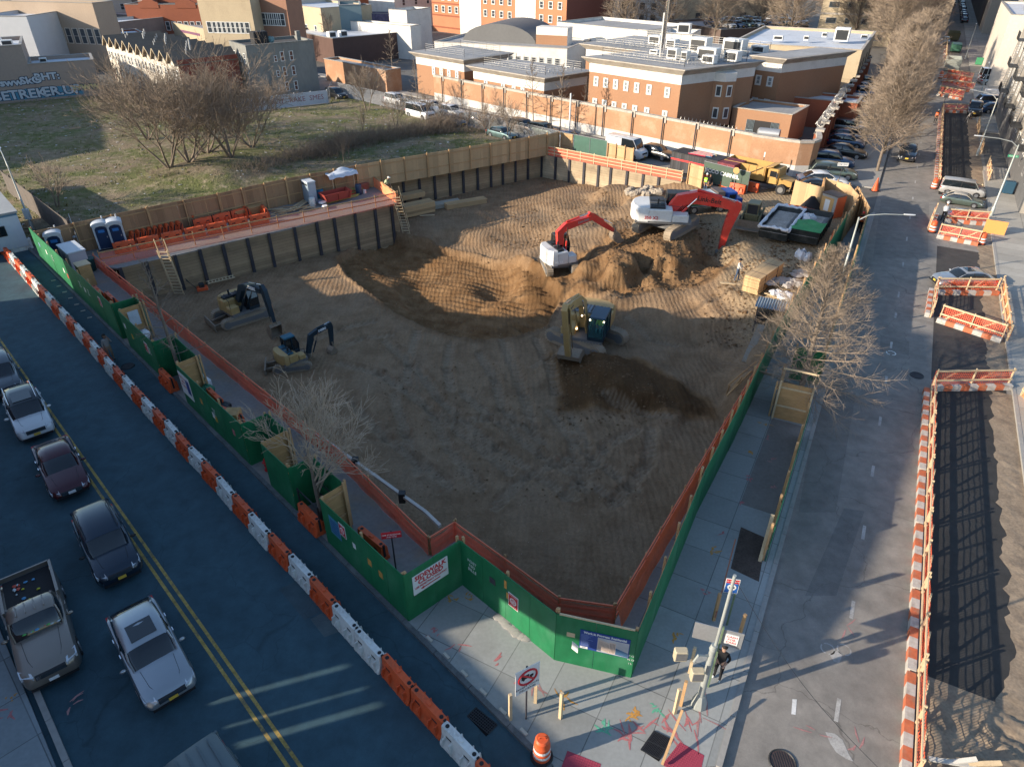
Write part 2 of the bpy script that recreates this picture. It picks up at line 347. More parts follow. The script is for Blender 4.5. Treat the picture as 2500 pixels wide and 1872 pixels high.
# ---------------------------------------------------------------- pit terrain
TER=[ # survey spots: (crop,x,y,z)
 ('ML',1000,300,-2.9),('ML',1250,300,-3),('ML',1400,520,-3),('ML',1900,600,-3),('ML',2100,1000,-3),('MM',200,200,-3),('MM',60,60,-3.0),
 ('MM',420,500,-3.0),('MM',600,600,-3),('MM',900,620,-3),('MM',1200,560,-3),('MM',1000,900,-3),('MM',700,1100,-3),('MM',1300,1300,-3),('MM',1800,1500,-3),
 ('MM',400,1300,-3),('BM',900,200,-3),('BM',1300,500,-3),('BM',1700,600,-3),('BM',1900,200,-3),('MR',60,1100,-3),('MR',100,900,-3),('MR',200,700,-2.8),('MR',350,600,-2.4),
 ('MR',420,480,-1.7),('MM',1900,500,-2.7),('MM',2100,700,-2.9),
 ('MM',350,60,-3.6),('MM',600,100,-3.9),('MM',500,260,-3.9),('MM',800,330,-3.8),('MM',1000,200,-3.9),('MM',900,60,-3.8),('TM',300,1600,-3.4),('TM',700,1600,-3.7),('TM',500,1530,-3.0),('MM',1150,330,-3.5),
 ('MM',720,430,-3.7),('MM',950,500,-3.3),('MM',1100,480,-3.4),
 ('MM',100,160,-2.95),('MM',280,280,-2.95),('MM',480,420,-3.0),('MM',620,500,-3.0),('MM',820,560,-2.95),('MM',1050,530,-3.0),
 ('TM',450,1480,-2.8),('TM',700,1420,-2.8),('TM',950,1350,-2.8),('TM',1150,1250,-2.7),('TM',1290,1160,-2.6),('TM',1450,1170,-2.5),('TM',1640,1210,-2.3),('TM',1750,1235,-1.9),
 ('TM',900,1460,-2.9),('TM',1200,1400,-2.5),('TM',1500,1300,-2.0),('TM',1800,1330,-1.4),('TM',1100,1560,-3.2),('TM',1700,1450,-1.6),('TM',2000,1240,-.8),('TM',1600,1600,-1.9),('MM',1500,60,-2.2),('MM',1380,30,-2.4),
 ('Y3',420,580,.3),('Y3',560,560,.2),('Y3',700,520,.0),('Y3',300,560,-.2),('Y3',250,600,-.6),('Y3',100,760,.1),('Y3',200,700,.3),('Y3',450,700,.2),('Y3',560,700,.1),('Y3',640,760,-.7),
 ('Y3',330,800,-1.2),('Y3',280,900,-2.0),('Y3',450,900,-1.6),('Y3',560,960,-1.7),('Y3',700,920,-1.6),('Y3',250,980,-1.8),('Y3',100,1050,-2.2),('Y3',60,980,-1.2),
 ('Y3',850,880,-1.3),('Y3',900,800,-1.7),('Y3',1000,830,-.6),('Y3',850,600,-1.2),('Y3',1000,620,-.9),('Y3',900,700,-1.8),('Y3',800,460,-.1),('MM',1300,200,-2.6),('MM',1450,170,-1.9),('MM',1640,170,-1.6),('MM',1750,260,-1.9),('MM',1350,330,-3.0),
 ('MM',1560,420,-2.9),('MM',1800,420,-2.5),
 ('MM',1300,60,-2.2),('Y6',700,1500,-2.1),('Y6',450,1400,-2.1),('Y6',950,1350,-2.0),('Y6',1400,1300,-.6),('Y6',1700,1000,-.9),('Y6',1500,900,-1.5),('Y6',2050,1050,.1),('Y6',1950,1200,.2),('Y6',1600,1500,-1.0),('Y6',2100,700,-.6),
 ('Y3',1200,700,-.1),('Y3',1400,650,0),('Y3',1100,1000,-.6),('Y3',1250,1050,-.6),('Y3',900,1080,-1.3),('Y3',700,1180,-1.9),('Y3',1000,1180,-1.2),('Y3',1200,1180,-.9),('Y3',1400,900,-.1),('Y3',1500,1000,-.1),('Y3',1600,700,0),('Y3',1600,850,0),('Y3',1500,1200,-.3),
 ('Y3',1000,450,0),('Y3',1200,350,0),('Y3',1400,300,0),('Y3',900,330,0),('Y3',650,250,0),('Y3',500,300,0),('Y3',1900,600,0),('Y3',1800,380,0),('Y3',1560,420,0),('Y3',100,120,-.4),('Y3',300,180,-.1),('Y3',200,230,-.5),('Y3',60,420,-.9),('Y3',700,330,0),
 ('Y3',1300,1500,-1.2),('Y3',1150,1500,-2.0),('Y3',400,1400,-2.9),('Y3',700,1450,-2.8),('Y3',950,1400,-2.3),('Y3',100,1600,-2.9),
 ('MM',1440,700,-2.3),('MM',1560,640,-2.0),('MM',1640,620,-1.7),('MM',1550,800,-2.1),('MM',1700,720,-1.5),('MM',1800,800,-1.7),('MM',1950,870,-2.0),('MM',1650,880,-2.3),('MM',1400,900,-2.9),('MM',1500,1000,-3),('MM',1750,1010,-3),('MM',1950,1010,-2.9),('MM',2150,1020,-2.5),('MM',1780,650,-2.0),('MM',2000,720,-2.5),('MM',2150,850,-2.4),('MM',1340,640,-2.9)]
PADS=tuple((p.x,p.y,p.z,r_) for p,r_ in ((G('Y5',840,900,-2.72),3.3),(G('Y3',500,470,.02),3.2),(G('Y6',690,1400,-2.08),2.3)))
TP=[(G(*q)) for q in TER]
import numpy as np
TX=np.array([[p.x,p.y] for p in TP]); TZ=np.array([p.z for p in TP])
def terr_arr(XY):
 out=np.zeros(len(XY))
 for i in range(0,len(XY),4000):
  q=XY[i:i+4000]; d2=((q[:,None,:]-TX[None,:,:])**2).sum(2)
  k=np.sort(d2,axis=1)[:,4:5]
  w=1/(d2+.12)**2*np.exp(-d2/(k*5+.4)); out[i:i+4000]=(w*TZ).sum(1)/w.sum(1)
 return out
def near(x,y,c,px,py,r,z=-3):
 p=G(c,px,py,z); return max(0,1-math.hypot(x-p.x,y-p.y)/r)
XS0,XS1,YS0,YS1=-31.5,31.0,16.0,81.0; STEP=.16
nx=int((XS1-XS0)/STEP)+1; ny=int((YS1-YS0)/STEP)+1
gx=np.linspace(XS0,XS1,nx); gy=np.linspace(YS0,YS1,ny)
XX,YY=np.meshgrid(gx,gy); XYf=np.stack([XX.ravel(),YY.ravel()],1)
ins=np.array([inreg(x,y) for x,y in XYf])
def shrink_in(x,y): return inreg(x,y)
def segd(P,a,b):
 d=np.array([b.x-a.x,b.y-a.y]); l2=(d**2).sum(); t=np.clip(((P-np.array([a.x,a.y]))@d)/l2,0,1)
 return np.hypot(*(P-(np.array([a.x,a.y])+t[:,None]*d)).T)
ZZ=np.full(len(XYf),-3.0); idx=np.where(ins)[0]; Pq=XYf[idx]
z=terr_arr(Pq)
de=np.full(len(Pq),1e9)
for i in range(6,15): de=np.minimum(de,segd(Pq,REG[i],REG[i+1]))
f=np.clip(de/2.2,0,1); f=f*f*(3-2*f); z=z*f+(-.01)*(1-f)
Bc=[G('MM',250,80,-3.8),G('MM',700,120,-3.8),G('MM',1050,150,-3.8),G('MM',700,300,-3.8),G('MM',1150,300,-3.6),G('TM',600,1600,-3.6)]
soil=np.zeros(len(Pq));
nz1=np.array([noise.fractal(Vector((x*.35,y*.35,0)),1.0,2.0,3) for x,y in Pq])
nz2=np.array([noise.fractal(Vector((x*1.7,y*1.7,5)),.8,2.0,4) for x,y in Pq])
nz3=np.array([noise.noise(Vector((x*.16,y*.16,9))) for x,y in Pq])
def poly_mask(P,pts,soft=1.0):
 pv=[Vector((p.x,p.y,0)) for p in pts]
 inn=np.array([inreg(x,y,pv) for x,y in P]); d=np.full(len(P),1e9)
 for i in range(len(pv)): d=np.minimum(d,segd(P,pv[i],pv[(i+1)%len(pv)]))
 return np.clip(np.where(inn,d,-d)/soft+.35,0,1)
basin=poly_mask(Pq,[G('MM',-30,30,-3),G('MM',40,150,-3),G('MM',180,250,-3),G('MM',330,370,-3),G('MM',520,470,-3),G('MM',720,545,-3),G('MM',900,560,-3),G('MM',1120,540,-3),G('MM',1330,470,-3),G('MM',1420,300,-3),G('MM',1280,130,-3),G('MM',1150,40,-3),G('TM',900,1600,-3),G('TM',600,1540,-3),G('TM',300,1500,-3),G('TM',60,1590,-3)],.7)
heap=poly_mask(Pq,[G('MM',1300,640,-3),G('MM',1400,900,-3),G('MM',1400,1010,-3),G('MM',1700,1000,-3),G('MM',2100,1060,-3),G('MR',240,1050,-2.8),G('MR',200,900,-2.6),G('MM',2100,780,-2.6),G('MM',1900,640,-2.4),G('MM',1700,600,-2.2),G('MM',1500,600,-2.4)],.8)
mound=poly_mask(Pq,[G('Y3',-60,560,-1),G('Y3',0,480,-1),G('Y3',230,440,-.5),G('Y3',740,460,0),G('Y3',900,560,0),G('Y3',1120,720,-.3),G('Y3',1020,880,-1),G('Y3',780,1000,-1.7),G('Y3',350,1060,-2),G('Y3',50,1130,-2.4),G('MM',1200,330,-3),G('MM',1180,60,-2.4)],.8)
site_mid=G('MM',900,500,-3)
x,y=Pq[:,0],Pq[:,1]
def ribs(cx,cy,per,sharp=1.0):
 r=np.hypot(x-cx,y-cy); ph=r/per*2*math.pi+nz1*2.2; return np.sin(ph)
c1=G('MM',-300,900,-3); c2=G('MM',1900,-300,-3); c3=G('BM',1000,900,-3)
r1=ribs(c1.x+0,c1.y-10,.72); r2=ribs(c2.x,c2.y+12,.5)
sw=np.clip((nz3*3+.5),0,1)
z+= basin*(.20*np.clip(r1,-.3,1)*(.4+.6*np.clip(nz1+.6,0,1))*1.0)
z-=1.0*np.clip((basin-.35)/.5,0,1)*(.55+.45*np.clip(nz3*3+.3,0,1)); z+=.22*np.exp(-((basin-.3)/.14)**2)*np.where(basin>0.02,1,0)
tr=ribs(c3.x,c3.y-25,.40); tr2=ribs(c2.x+20,c2.y+40,.36)
flatm=(1-basin)*(1-heap)*(1-mound)
z+= flatm*(.034*np.where(nz3>0.02,tr,tr2)*np.clip(nz1*1.5+.5,0,1)+.04*nz1)
z+= (heap+mound)*(.13*nz2+.10*nz1)
trkshade=np.zeros(len(Pq))
def rut(c,pts,w=.55,dep=.1,zz=-3.0,rib=.05):
 global z,trkshade
 P=[G(c,a,b,zz) for a,b in pts]
 for i in range(len(P)-1):
  a,b=P[i],P[i+1]; d=segd(Pq,a,b); L_=(b-a).length; dr=(b-a)/L_
  t=(x-a.x)*dr.x+(y-a.y)*dr.y; k=np.clip((w-d)/.14,0,1)
  sn=np.sin(t/.26*2*math.pi); trkshade=np.where(k>.2,k*(.62+.38*sn),trkshade); z=z-k*dep+k*rib*sn+np.clip(1-np.abs(d-w-.1)/.14,0,1)*dep*.55
for q in [[(500,500),(440,700),(430,880)],[(715,580),(690,740),(720,870)],[(1050,560),(1180,900),(1240,1110)],[(1260,540),(1330,700),(1390,900)],
          [(800,900),(1300,1290),(1800,1580)],[(640,930),(1000,1240),(1500,1560)],[(560,960),(700,1240),(900,1500)],[(1500,1050),(1600,1290),(1900,1500)],[(350,900),(420,1150),(500,1400)],[(300,560),(520,760),(640,930)],[(0,700),(250,760),(600,1000),(1100,1400)],[(60,950),(300,1180),(700,1480)],[(1900,1150),(1700,1250),(1450,1560)],[(2000,1150),(1980,1350),(1750,1600)],[(900,640),(1000,800),(1050,1000),(1300,1200)],[(700,1050),(950,1060),(1250,1110)],[(1350,1020),(1500,1200),(1560,1500)],[(-60,620),(150,540),(330,520)],[(-200,560),(0,480),(220,430)],[(1000,1620),(1200,1420),(1500,1300)],[(2150,600),(2000,560),(1850,440)]]: rut('MM',q,.42,.12,-3.0,.05)
for q in [[(1500,560),(1350,700),(1250,760)],[(1700,950),(2100,1080)]]: rut('MM',q,.4,.05)
for fx,fy,fz,fr in ((.0,.0,0,0),)+PADS:
 if fr: k=np.clip((fr-np.hypot(x-fx,y-fy))/.9,0,1); z=np.where(z>fz,z*(1-k)+fz*k,z*(1-k*.6)+fz*k*.6)
ZZ[idx]=z+.015*nz2
soilA=np.zeros(len(XYf)); soilA[idx]=np.clip(basin+heap*1.9+mound*.9,0,2)
yardm=poly_mask(Pq,[G('Y3',800,420,0),G('Y3',1100,1240,-.8),G('Y3',1500,1500,0),G('Y3',2100,700,0),G('Y3',2100,300,0),G('Y3',1500,50,0)],2)
soilB=np.zeros(len(XYf)); soilB[idx]=yardm*(1-mound)
rowmask=ins.reshape(ny,nx)
quads=[]
vid=-np.ones(nx*ny,int); used=np.zeros(nx*ny,bool)
for j in range(ny-1):
 a=np.arange(nx-1)+j*nx
 k=ins[a]|ins[a+1]|ins[a+nx]|ins[a+nx+1]
 for q in a[k]: quads.append((q,q+1,q+nx+1,q+nx))
qa=np.array(quads); used[qa.ravel()]=True
for q in np.where(used&~ins)[0]:
 best=[ZZ[n] for n in (q-1,q+1,q-nx,q+nx,q-nx-1,q+nx+1,q-nx+1,q+nx-1) if 0<=n<nx*ny and ins[n]]
 ZZ[q]=sum(best)/len(best) if best else -3
un=np.where(used)[0]; vid[un]=np.arange(len(un))
me=bpy.data.meshes.new('excavated_ground'); me.from_pydata([(XYf[i,0],XYf[i,1],ZZ[i]) for i in un],[],[tuple(vid[list(q)]) for q in quads])
at=me.attributes.new('soil','FLOAT','POINT'); at.data.foreach_set('value',soilA[un].astype(np.float32))
trkshadeA=np.zeros(len(XYf)); trkshadeA[idx]=trkshade+.25*flatm*np.clip(np.where(nz3>0.02,tr,tr2),0,1)  # track bands plus rib crests lightened, painting relief shading into the soil
at=me.attributes.new('track','FLOAT','POINT'); at.data.foreach_set('value',trkshadeA[un].astype(np.float32))
at=me.attributes.new('dry','FLOAT','POINT'); at.data.foreach_set('value',soilB[un].astype(np.float32))
me.shade_smooth()
def dirtmat():
 m=bpy.data.materials.new('excavated_soil'); m.use_nodes=True; nt=m.node_tree; N=nt.nodes; L=nt.links; b=N['Principled BSDF']; b.inputs['Roughness'].default_value=.95; b.inputs['Specular IOR Level'].default_value=.15
 tc=N.new('ShaderNodeTexCoord')
 def nzz(s,d=5,r=.6):
  n=N.new('ShaderNodeTexNoise'); n.inputs['Scale'].default_value=s; n.inputs['Detail'].default_value=d; n.inputs['Roughness'].default_value=r; L.new(tc.outputs['Object'],n.inputs['Vector']); return n
 def mix(a,bc,f):
  x=N.new('ShaderNodeMix'); x.data_type='RGBA'
  for k,v in ((6,a),(7,bc)):
   if isinstance(v,tuple): x.inputs[k].default_value=(*v,1)
   else: L.new(v,x.inputs[k])
  L.new(f,x.inputs[0]); return x.outputs[2]
 def rng(s,a,b_,c=0,d=1):
  r=N.new('ShaderNodeMapRange'); r.inputs[1].default_value=a; r.inputs[2].default_value=b_; r.inputs[3].default_value=c; r.inputs[4].default_value=d; L.new(s,r.inputs[0]); return r.outputs[0]
 big=nzz(.14); mid=nzz(.9,6); fin=nzz(7,6,.7)
 crust=mix((.205,.132,.076),(.30,.205,.125),rng(mid.outputs[0],.35,.68)); crust=mix(crust,(.27,.20,.135),rng(big.outputs[0],.52,.68,0,.6))
 moist=mix((.150,.080,.035),(.255,.155,.078),rng(mid.outputs[0],.35,.68))
 at=N.new('ShaderNodeAttribute'); at.attribute_name='soil'; ad=N.new('ShaderNodeAttribute'); ad.attribute_name='dry'
 c=mix(crust,moist,rng(at.outputs['Fac'],0,1)); c=mix(c,(.105,.058,.026),rng(at.outputs['Fac'],1.1,1.9)); dry=mix((.26,.19,.115),(.40,.30,.19),rng(fin.outputs[0],.35,.65)); c=mix(c,dry,ad.outputs['Fac'])
 ak=N.new('ShaderNodeAttribute'); ak.attribute_name='track'; c=mix(c,(.33,.25,.17),rng(ak.outputs['Fac'],.15,1,0,.6))  # tracks and crests lightened in the colour, standing in for relief shading
 v=N.new('ShaderNodeTexVoronoi'); v.inputs['Scale'].default_value=2.6; L.new(tc.outputs['Object'],v.inputs['Vector'])
 pb=rng(v.outputs['Distance'],.045,.075,1,0); c=mix(c,(.42,.36,.28),pb)
 sc=N.new('ShaderNodeVectorMath'); sc.operation='SCALE'; L.new(c,sc.inputs[0]); L.new(rng(fin.outputs[0],.3,.7,.8,1.15),sc.inputs['Scale']); L.new(sc.outputs[0],b.inputs['Base Color'])
 wv=N.new('ShaderNodeTexWave'); wv.inputs['Scale'].default_value=.9; wv.inputs['Distortion'].default_value=9; wv.inputs['Detail'].default_value=3; wv.inputs['Detail Scale'].default_value=.35; L.new(tc.outputs['Object'],wv.inputs['Vector'])
 h=N.new('ShaderNodeMath'); h.operation='MULTIPLY_ADD'; L.new(wv.outputs['Fac'],h.inputs[0]); h.inputs[1].default_value=.25; L.new(fin.outputs[0],h.inputs[2])
 h2=N.new('ShaderNodeMath'); h2.operation='ADD'; L.new(h.outputs[0],h2.inputs[0]); L.new(pb,h2.inputs[1])
 bp=N.new('ShaderNodeBump'); bp.inputs['Strength'].default_value=1; bp.inputs['Distance'].default_value=.11; L.new(h2.outputs[0],bp.inputs['Height']); L.new(bp.outputs[0],b.inputs['Normal'])
 return m
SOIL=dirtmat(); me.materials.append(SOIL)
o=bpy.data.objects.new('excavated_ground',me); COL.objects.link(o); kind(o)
def tz(px_,py_):
 i=int(round((px_-XS0)/(XS1-XS0)*(nx-1))); j=int(round((py_-YS0)/(YS1-YS0)*(ny-1)))
 return float(ZZ[j*nx+i]) if 0<=i<nx and 0<=j<ny else 0.0
def GT(c,x,y,z0=-2.0):
 z_=z0
 for k in range(12):
  p=G(c,x,y,z_); z_=z_*.4+tz(p.x,p.y)*.6
 p=G(c,x,y,z_); p.z=tz(p.x,p.y); return p
# ---------------------------------------------------------------- unseen blocks added left of frame, shaped to throw the big shade
def Lp(t,d=0):
 P0=Vector((-23.5,11.2,0)); p=P0+azv(-44.3)*t-AN*d; return p
BRICKD=mat('dark_brick',(.20,.085,.06),.9,0,.2,.6,10,dirt=((.12,.06,.05),.5,.4))
def offb(name,label,prof,depth,m,cat='building'):
 r=thing(name,label,cat,Lp(prof[0][0]),rz_of(-44.3)); x0=prof[0][0]
 mb=MB(); pl=[(0,RZ)]+[(t-x0,h) for t,h in prof]+[(prof[-1][0]-x0,RZ)]
 mb.ext([(a,b) for a,b in pl],'y',depth,0); mb.build('wall',m,r)
 L_=prof[-1][0]-x0; n=int(L_/2.2)
 for k in range(n):
  for j in range(4):
   h=min(p[1] for p in prof)-(0 if prof[0][0]>0 else 9)
   if 1.2+j*3+1.6<h: w=MB(); w.box((k+.5)*L_/n-.5,(k+.5)*L_/n+.5,-.03,.02,1.2+j*3,2.8+j*3); w.build('window',GLASS,r)
 return r
r=thing('streak_screen','unseen slotted brick wall added to shape sun streaks on the avenue, beyond the left edge','wall',Lp(-30),rz_of(-44.3))  # unseen wall added so its slots let sun streaks onto the avenue
q=MB(); q.box(0,29,0,.3,RZ,3.75); q.build('wall',BRICKD,r); q=MB(); q.box(0,29,0,.3,5.25,6.42); q.build('wall',BRICKD,r); x0=0
for x1,x2 in ((24.5,24.75),(25.2,25.6),(26.1,26.35),(27.2,27.55),(28.2,28.35),(29,29)): q=MB(); q.box(x0,x1,0,.3,3.752,5.248); q.build('wall',BRICKD,r); x0=x2
offb('shade_tenement','unseen tall brick tenement with an outline shaped to cast the big shade, beyond the left edge',[(-1.2,6.6),(-1.2,8.9),(-3.8,9.4),(-6.6,9.8),(-6.65,10.3),(-5.6,10.9),(-3.1,12.3),(5,16.7),(11,19.1),(17,18.2),(20.7,15.6)],2.5,BRICKD)  # unseen; outline and opening follow the wanted shade edge
offb('sloped_shade_tenement','unseen brick tenement with a falling roofline shaped to cast shade, beyond the left edge',[(20.8,15.4),(23.7,15.0),(27.8,13.2),(29.6,11.6),(33,9.7),(37.4,9.6)],2.5,mat('tan_brick',(.33,.25,.17),.9))  # unseen; roofline shaped after the shade edge in the pit
bb=thing('shade_blocker','unseen steel billboard on tall legs above the tenement, beyond the left edge','blocker',Lp(22.5,1),rz_of(-44.3))  # unseen raised panel added to cast the detached shade on the street
m_=MB(); m_.ext([(0,20.5),(0,24.3),(6,26.5),(13,27.9),(13,21.5)],'y',.3,0); m_.build('shade_panel',STEEL,bb)
for k in range(4):
 m_=MB(); m_.beam((1+k*3.6,.2,9),(1+k*3.6,.2,22),.14,.14); m_.build('leg',STEEL,bb)
offb('warehouse','unseen long brick warehouse with a roofline shaped to shade the lawn, off the left edge',[(76,7.2),(84,11.5),(100,13),(128,15)],14,BRICKD)  # unseen; roof heights shaped to shade the lawn
# ---------------------------------------------------------------- timber lagging walls
LAG=planks('lagging_boards',(.33,.235,.14),.26,2,.28,groove=.07,dirt=((.20,.14,.09),.6,.7))
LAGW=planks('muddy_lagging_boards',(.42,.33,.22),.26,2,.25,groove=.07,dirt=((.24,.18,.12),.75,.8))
PILE=mat('soldier_pile_steel',(.045,.045,.055),.7,.2,.3,1.5,8,dirt=((.10,.07,.05),.4,2))
PAINTO=mat('marking_paint_orange',(.75,.12,.04),.8,0,.3,4,20)
def lagwall(label, a, b, m, piles, zt=0.0, zb=-4.2, tops=None, hpile=.02):
 az=az_of(a,b); L_=(b-a).length; r=thing('retaining_wall',label,'retaining wall',(a.x,a.y,0),rz_of(az))
 mb=MB(); n=len(piles)+1; xs=[0]+piles+[L_]
 for i in range(len(xs)-1):
  if xs[i+1]-xs[i]<.1: continue
  j=random.uniform(-.02,.02)
  mb.box(xs[i],xs[i+1]-.003,-.02+j,.12,zb,zt-random.uniform(0,.12))
 mb.build('lagging_boards',m,r)
 for xx in piles:
  p=MB(); t=zt+hpile
  p.box(xx-.13,xx+.13,-.14,-.10,zb,t); p.box(xx-.03,xx+.03,-.10,-.02,zb,t); p.box(xx-.13,xx+.13,-.0215,.0,zb,t); p.build('soldier_pile',PILE,r)
 return r
random.seed(4)
def proj_on(a,b,P): d=(b-a).normalized(); return (P-a).dot(d)
w1s=[proj_on(W1a,W1b,G(*q)) for q in [('Y1',1310,1150),('Y1',1630,1090),('Y1',1870,1000),('Y1',2140,960),('Y2',195,985),('Y2',415,925),('Y2',685,855),('Y2',905,785),('Y2',1140,770),('Y2',1350,710),('Y2',1560,655),('Y2',1740,615)]]
lw=lagwall('timber lagging wall with dark steel piles under the front yard with the toilets',W1a,W1b,LAG,[.1]+w1s,0)
P2=[proj_on(W2a,W2b,G('TM',q,1150-(q-405)*.1745)) for q in (405,508,607,705,793,886,973,1050,1132,1214)]
lagwall('shaded timber lagging wall with steel piles behind the lumber stacks',W2a,W2b,LAG,P2,0)
P3=[proj_on(W2b,W3b,G(*q)) for q in [('TM',1395,1005),('TM',1478,1025),('TM',1556,1050),('TM',1640,1072),('TM',1725,1085),('TM',1820,1110),('TM',1915,1135),('TM',2005,1160)]]
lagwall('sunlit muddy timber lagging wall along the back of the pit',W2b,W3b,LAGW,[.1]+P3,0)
lagwall('short timber lagging wall at the step between the two yards',W1b,W2a,LAG,[1.5,3.4],0)
for i,(a,b) in enumerate([(1,0),(2,1),(3,2),(4,3),(5,4),(6,5)]):
 l_=['below the long net beside the walkway, left part','below the long net beside the walkway, right part','at the short step near the street corner','below the net behind the closed-sidewalk hoarding','behind the work-in-progress sign','below the bright orange net beside the street'][i]
 lagwall('hidden timber lagging wall '+l_,REG[a],REG[b],LAG,[1.0+2*k for k in range(int((REG[b]-REG[a]).length/2))])
# ---------------------------------------------------------------- guard rails with netting
def rail(label, pts, h=1.07, m=NETO, post=2.1, z0=0.0, draped=False, timber=TIMBER, rails=3, group='netted guard rails round the pit', off=0.0, name='guard_rail', skirt=0.0, pw=.09):
 a,b=pts[0],pts[-1]; az=az_of(a,b); r=thing(name,label,'guard rail',(a.x,a.y,z0),rz_of(az),group)
 M=Matrix.Translation((a.x,a.y,z0))@Matrix.Rotation(rz_of(az),4,'Z'); Mi=M.inverted()
 P=[Mi@Vector((p.x,p.y,z0)) for p in pts]
 rb=MB(); nb=MB(); front=-1 if (pts is not None and label.startswith(('long red','red net guard rail at the notch','red net guard rail behind','bright'))) else 1
 for i in range(len(P)-1):
  p,q=P[i],P[i+1]; L_=(q-p).length; n=max(1,round(L_/post)); d=(q-p)/L_; nn=Vector((-d.y,d.x,0))
  for k in range(n+(1 if i==len(P)-2 else 0)):
   c=p+d*(L_*k/n); pb=MB(); th=h+random.uniform(.02,.16)
   pb.beam(c+nn*.05,c+nn*.05+Vector((random.uniform(-.02,.02),random.uniform(-.03,.03),th)),pw,.05,up=nn); pb.build('post',timber,r)
  for k in range(rails):
   zz=h*(k+1)/rails-.03
   rb=MB(); rb.beam(p+Vector((0,0,zz)),q+Vector((0,0,zz+random.uniform(-.02,.02))),.04,.09); rb.build('rail',mat('net_wrapped_rail',(.72,.20,.11),.8,0,.2,2,12) if front<0 else timber,r)
  ns=max(4,int(L_/.45)); rows=5; vs=[]
  for j in range(rows+1):
   for k in range(ns+1):
    s_=math.sin(k*1.7+j)*.03+random.uniform(-.02,.02)
    sag=(random.uniform(-.05,.01)-.05*abs(math.sin(math.pi*k*n/ns))) if j==rows else 0
    dr=(.22*(1-j/rows)**1.3 if draped else 0)+skirt*(1-j/rows)
    c=p+d*(L_*k/ns)+nn*front*(.09+s_*.6+dr); vs.append((c.x,c.y,h*j/rows+sag+.01))
  fs=[(j*(ns+1)+k,j*(ns+1)+k+1,(j+1)*(ns+1)+k+1,(j+1)*(ns+1)+k) for j in range(rows) for k in range(ns)]
  nb.add(vs,fs)
 nb.build('netting',m,r); return r
def inset(p,dx,dy): return Vector((p.x+dx,p.y+dy,0))
cr=G('Y2',1470,420)
rail('long red net guard rail behind the whole avenue hoarding',[NL[0],NL[1],NL[2]],1.0,NETD,2.4)
rail('red net guard rail at the notch behind the closed-sidewalk panel',[NL[2],NL[3]],1.0,NETD,1.6)
rail('red net guard rail behind the green hoarding at the street corner',[NL[3],NL[4],NL[5]],1.0,NETD,2.4)
rail('bright orange draped net guard rail above the pit beside the street',[NL[5],NL[6]],1.0,NETO,1.5,draped=True)
rail('slim guard rail with bright orange net on top of the front lagging wall',[NL[0]+AN*.4,W1b+Vector((.1,.1,0))],1.0,netmat('thin_orange_net',(.85,.14,.05),.38),2.2,rails=2,skirt=-.6,pw=.07)
rail('red net guard rail at the step beside the lumber and the ladder',[W1b,W2a],1.0,NETO,1.7)
rail('red net guard rail with timber rails on the far lagging wall',[W2a,W2b],1.05,NETD,1.8)
rail('sunlit red net guard rail along the back lagging wall',[W2b,W3b],1.05,NETD,1.7,timber=TIMBERL)
# ---------------------------------------------------------------- plywood hoardings
def hoard(name,label,cat,a,b,h,m,post=2.4,side=1,panel_gap=.012,pm=TIMBER,rails=2,group=None,z0=0.0,th=.03,postup=.08,rm=None,backm=None):
 az=az_of(a,b); L_=(Vector(b)-Vector(a)).length; r=thing(name,label,cat,(a[0],a[1],z0),rz_of(az),group)
 mb=MB(); n=max(1,round(L_/1.22)); w=L_/n
 for i in range(n):
  j=random.uniform(-.006,.006); dh=random.uniform(-.03,.0)
  mb.box(i*w+panel_gap/2,(i+1)*w-panel_gap/2,-th/2+j,th/2+j,0,h+dh)
 mb.build('panel',m,r)
 if backm:
  mb=MB(); mb.box(.01,L_-.01,side*(th/2+.004),side*(th/2+.02),.02,h-.05); mb.build('back_face',backm,r)
 k=max(1,round(L_/post)); rb=MB(); s0=side*(th/2+(.03 if backm else .01))
 for i in range(k+1):
  x_=min(max(i*L_/k,.05),L_-.05); pb=MB(); pb.box(x_-.045,x_+.045,min(s0+side*.04,s0+side*.13),max(s0+side*.04,s0+side*.13),0,h+random.uniform(.0,postup*2)); pb.build('post',pm,r)
 for j in range(rails):
  zz=h*(.35+.5*j); rb=MB(); rb.box(0,L_,min(s0,s0+side*.038),max(s0,s0+side*.038),zz,zz+.09); rb.build('rail',rm or pm,r)
 return r
F1=A(39.0,.05); F2=T2(-2.5,.2)
HF=[A(39.3,.02),G('TL',860,1530),G('TL',1700,1350),G('TL',2090,1265),G('TM',50,1210),G('TM',650,1085),G('TM',1320,965)]
FT=[G('Y1',90,810,2.44),G('Y1',1310,550,2.44),G('Y1',2080,400,2.44),G('Y2',600,330,2.44),G('Y2',1360,185,2.44),G('Y2',2130,60,2.44),G('TM',1330,855,2.44)]
FT=[Vector((p.x,p.y,0)) for p in FT]
wl=['weathered plywood fence behind the portable toilets','weathered plywood fence behind the stacked orange barriers','weathered plywood fence behind the plywood stack','weathered plywood fence behind the red skip','pale plywood fence along the upper yard, left part','pale plywood fence along the upper yard, far end']
FENCEP=planks('pale_fence_plywood',(.46,.31,.17),.61,0,.18,.25,groove=.02,dirt=((.26,.17,.10),.4,1.2))
for i in range(6): hoard('plywood_fence',wl[i],'fence',FT[i],FT[i+1],2.4,FENCEW if i<4 else FENCEP,2.4,side=-1,group='plywood fences round the site',z0=-.01)
B0=FT[6]; B1=G('TM',1500,1000); B2=G('TM',1490,985);
hoard('plywood_fence','pale plywood fence panel at the far corner of the pit','fence',B0,G('TM',1400,975),2.3,FENCEP,1.6,side=-1)
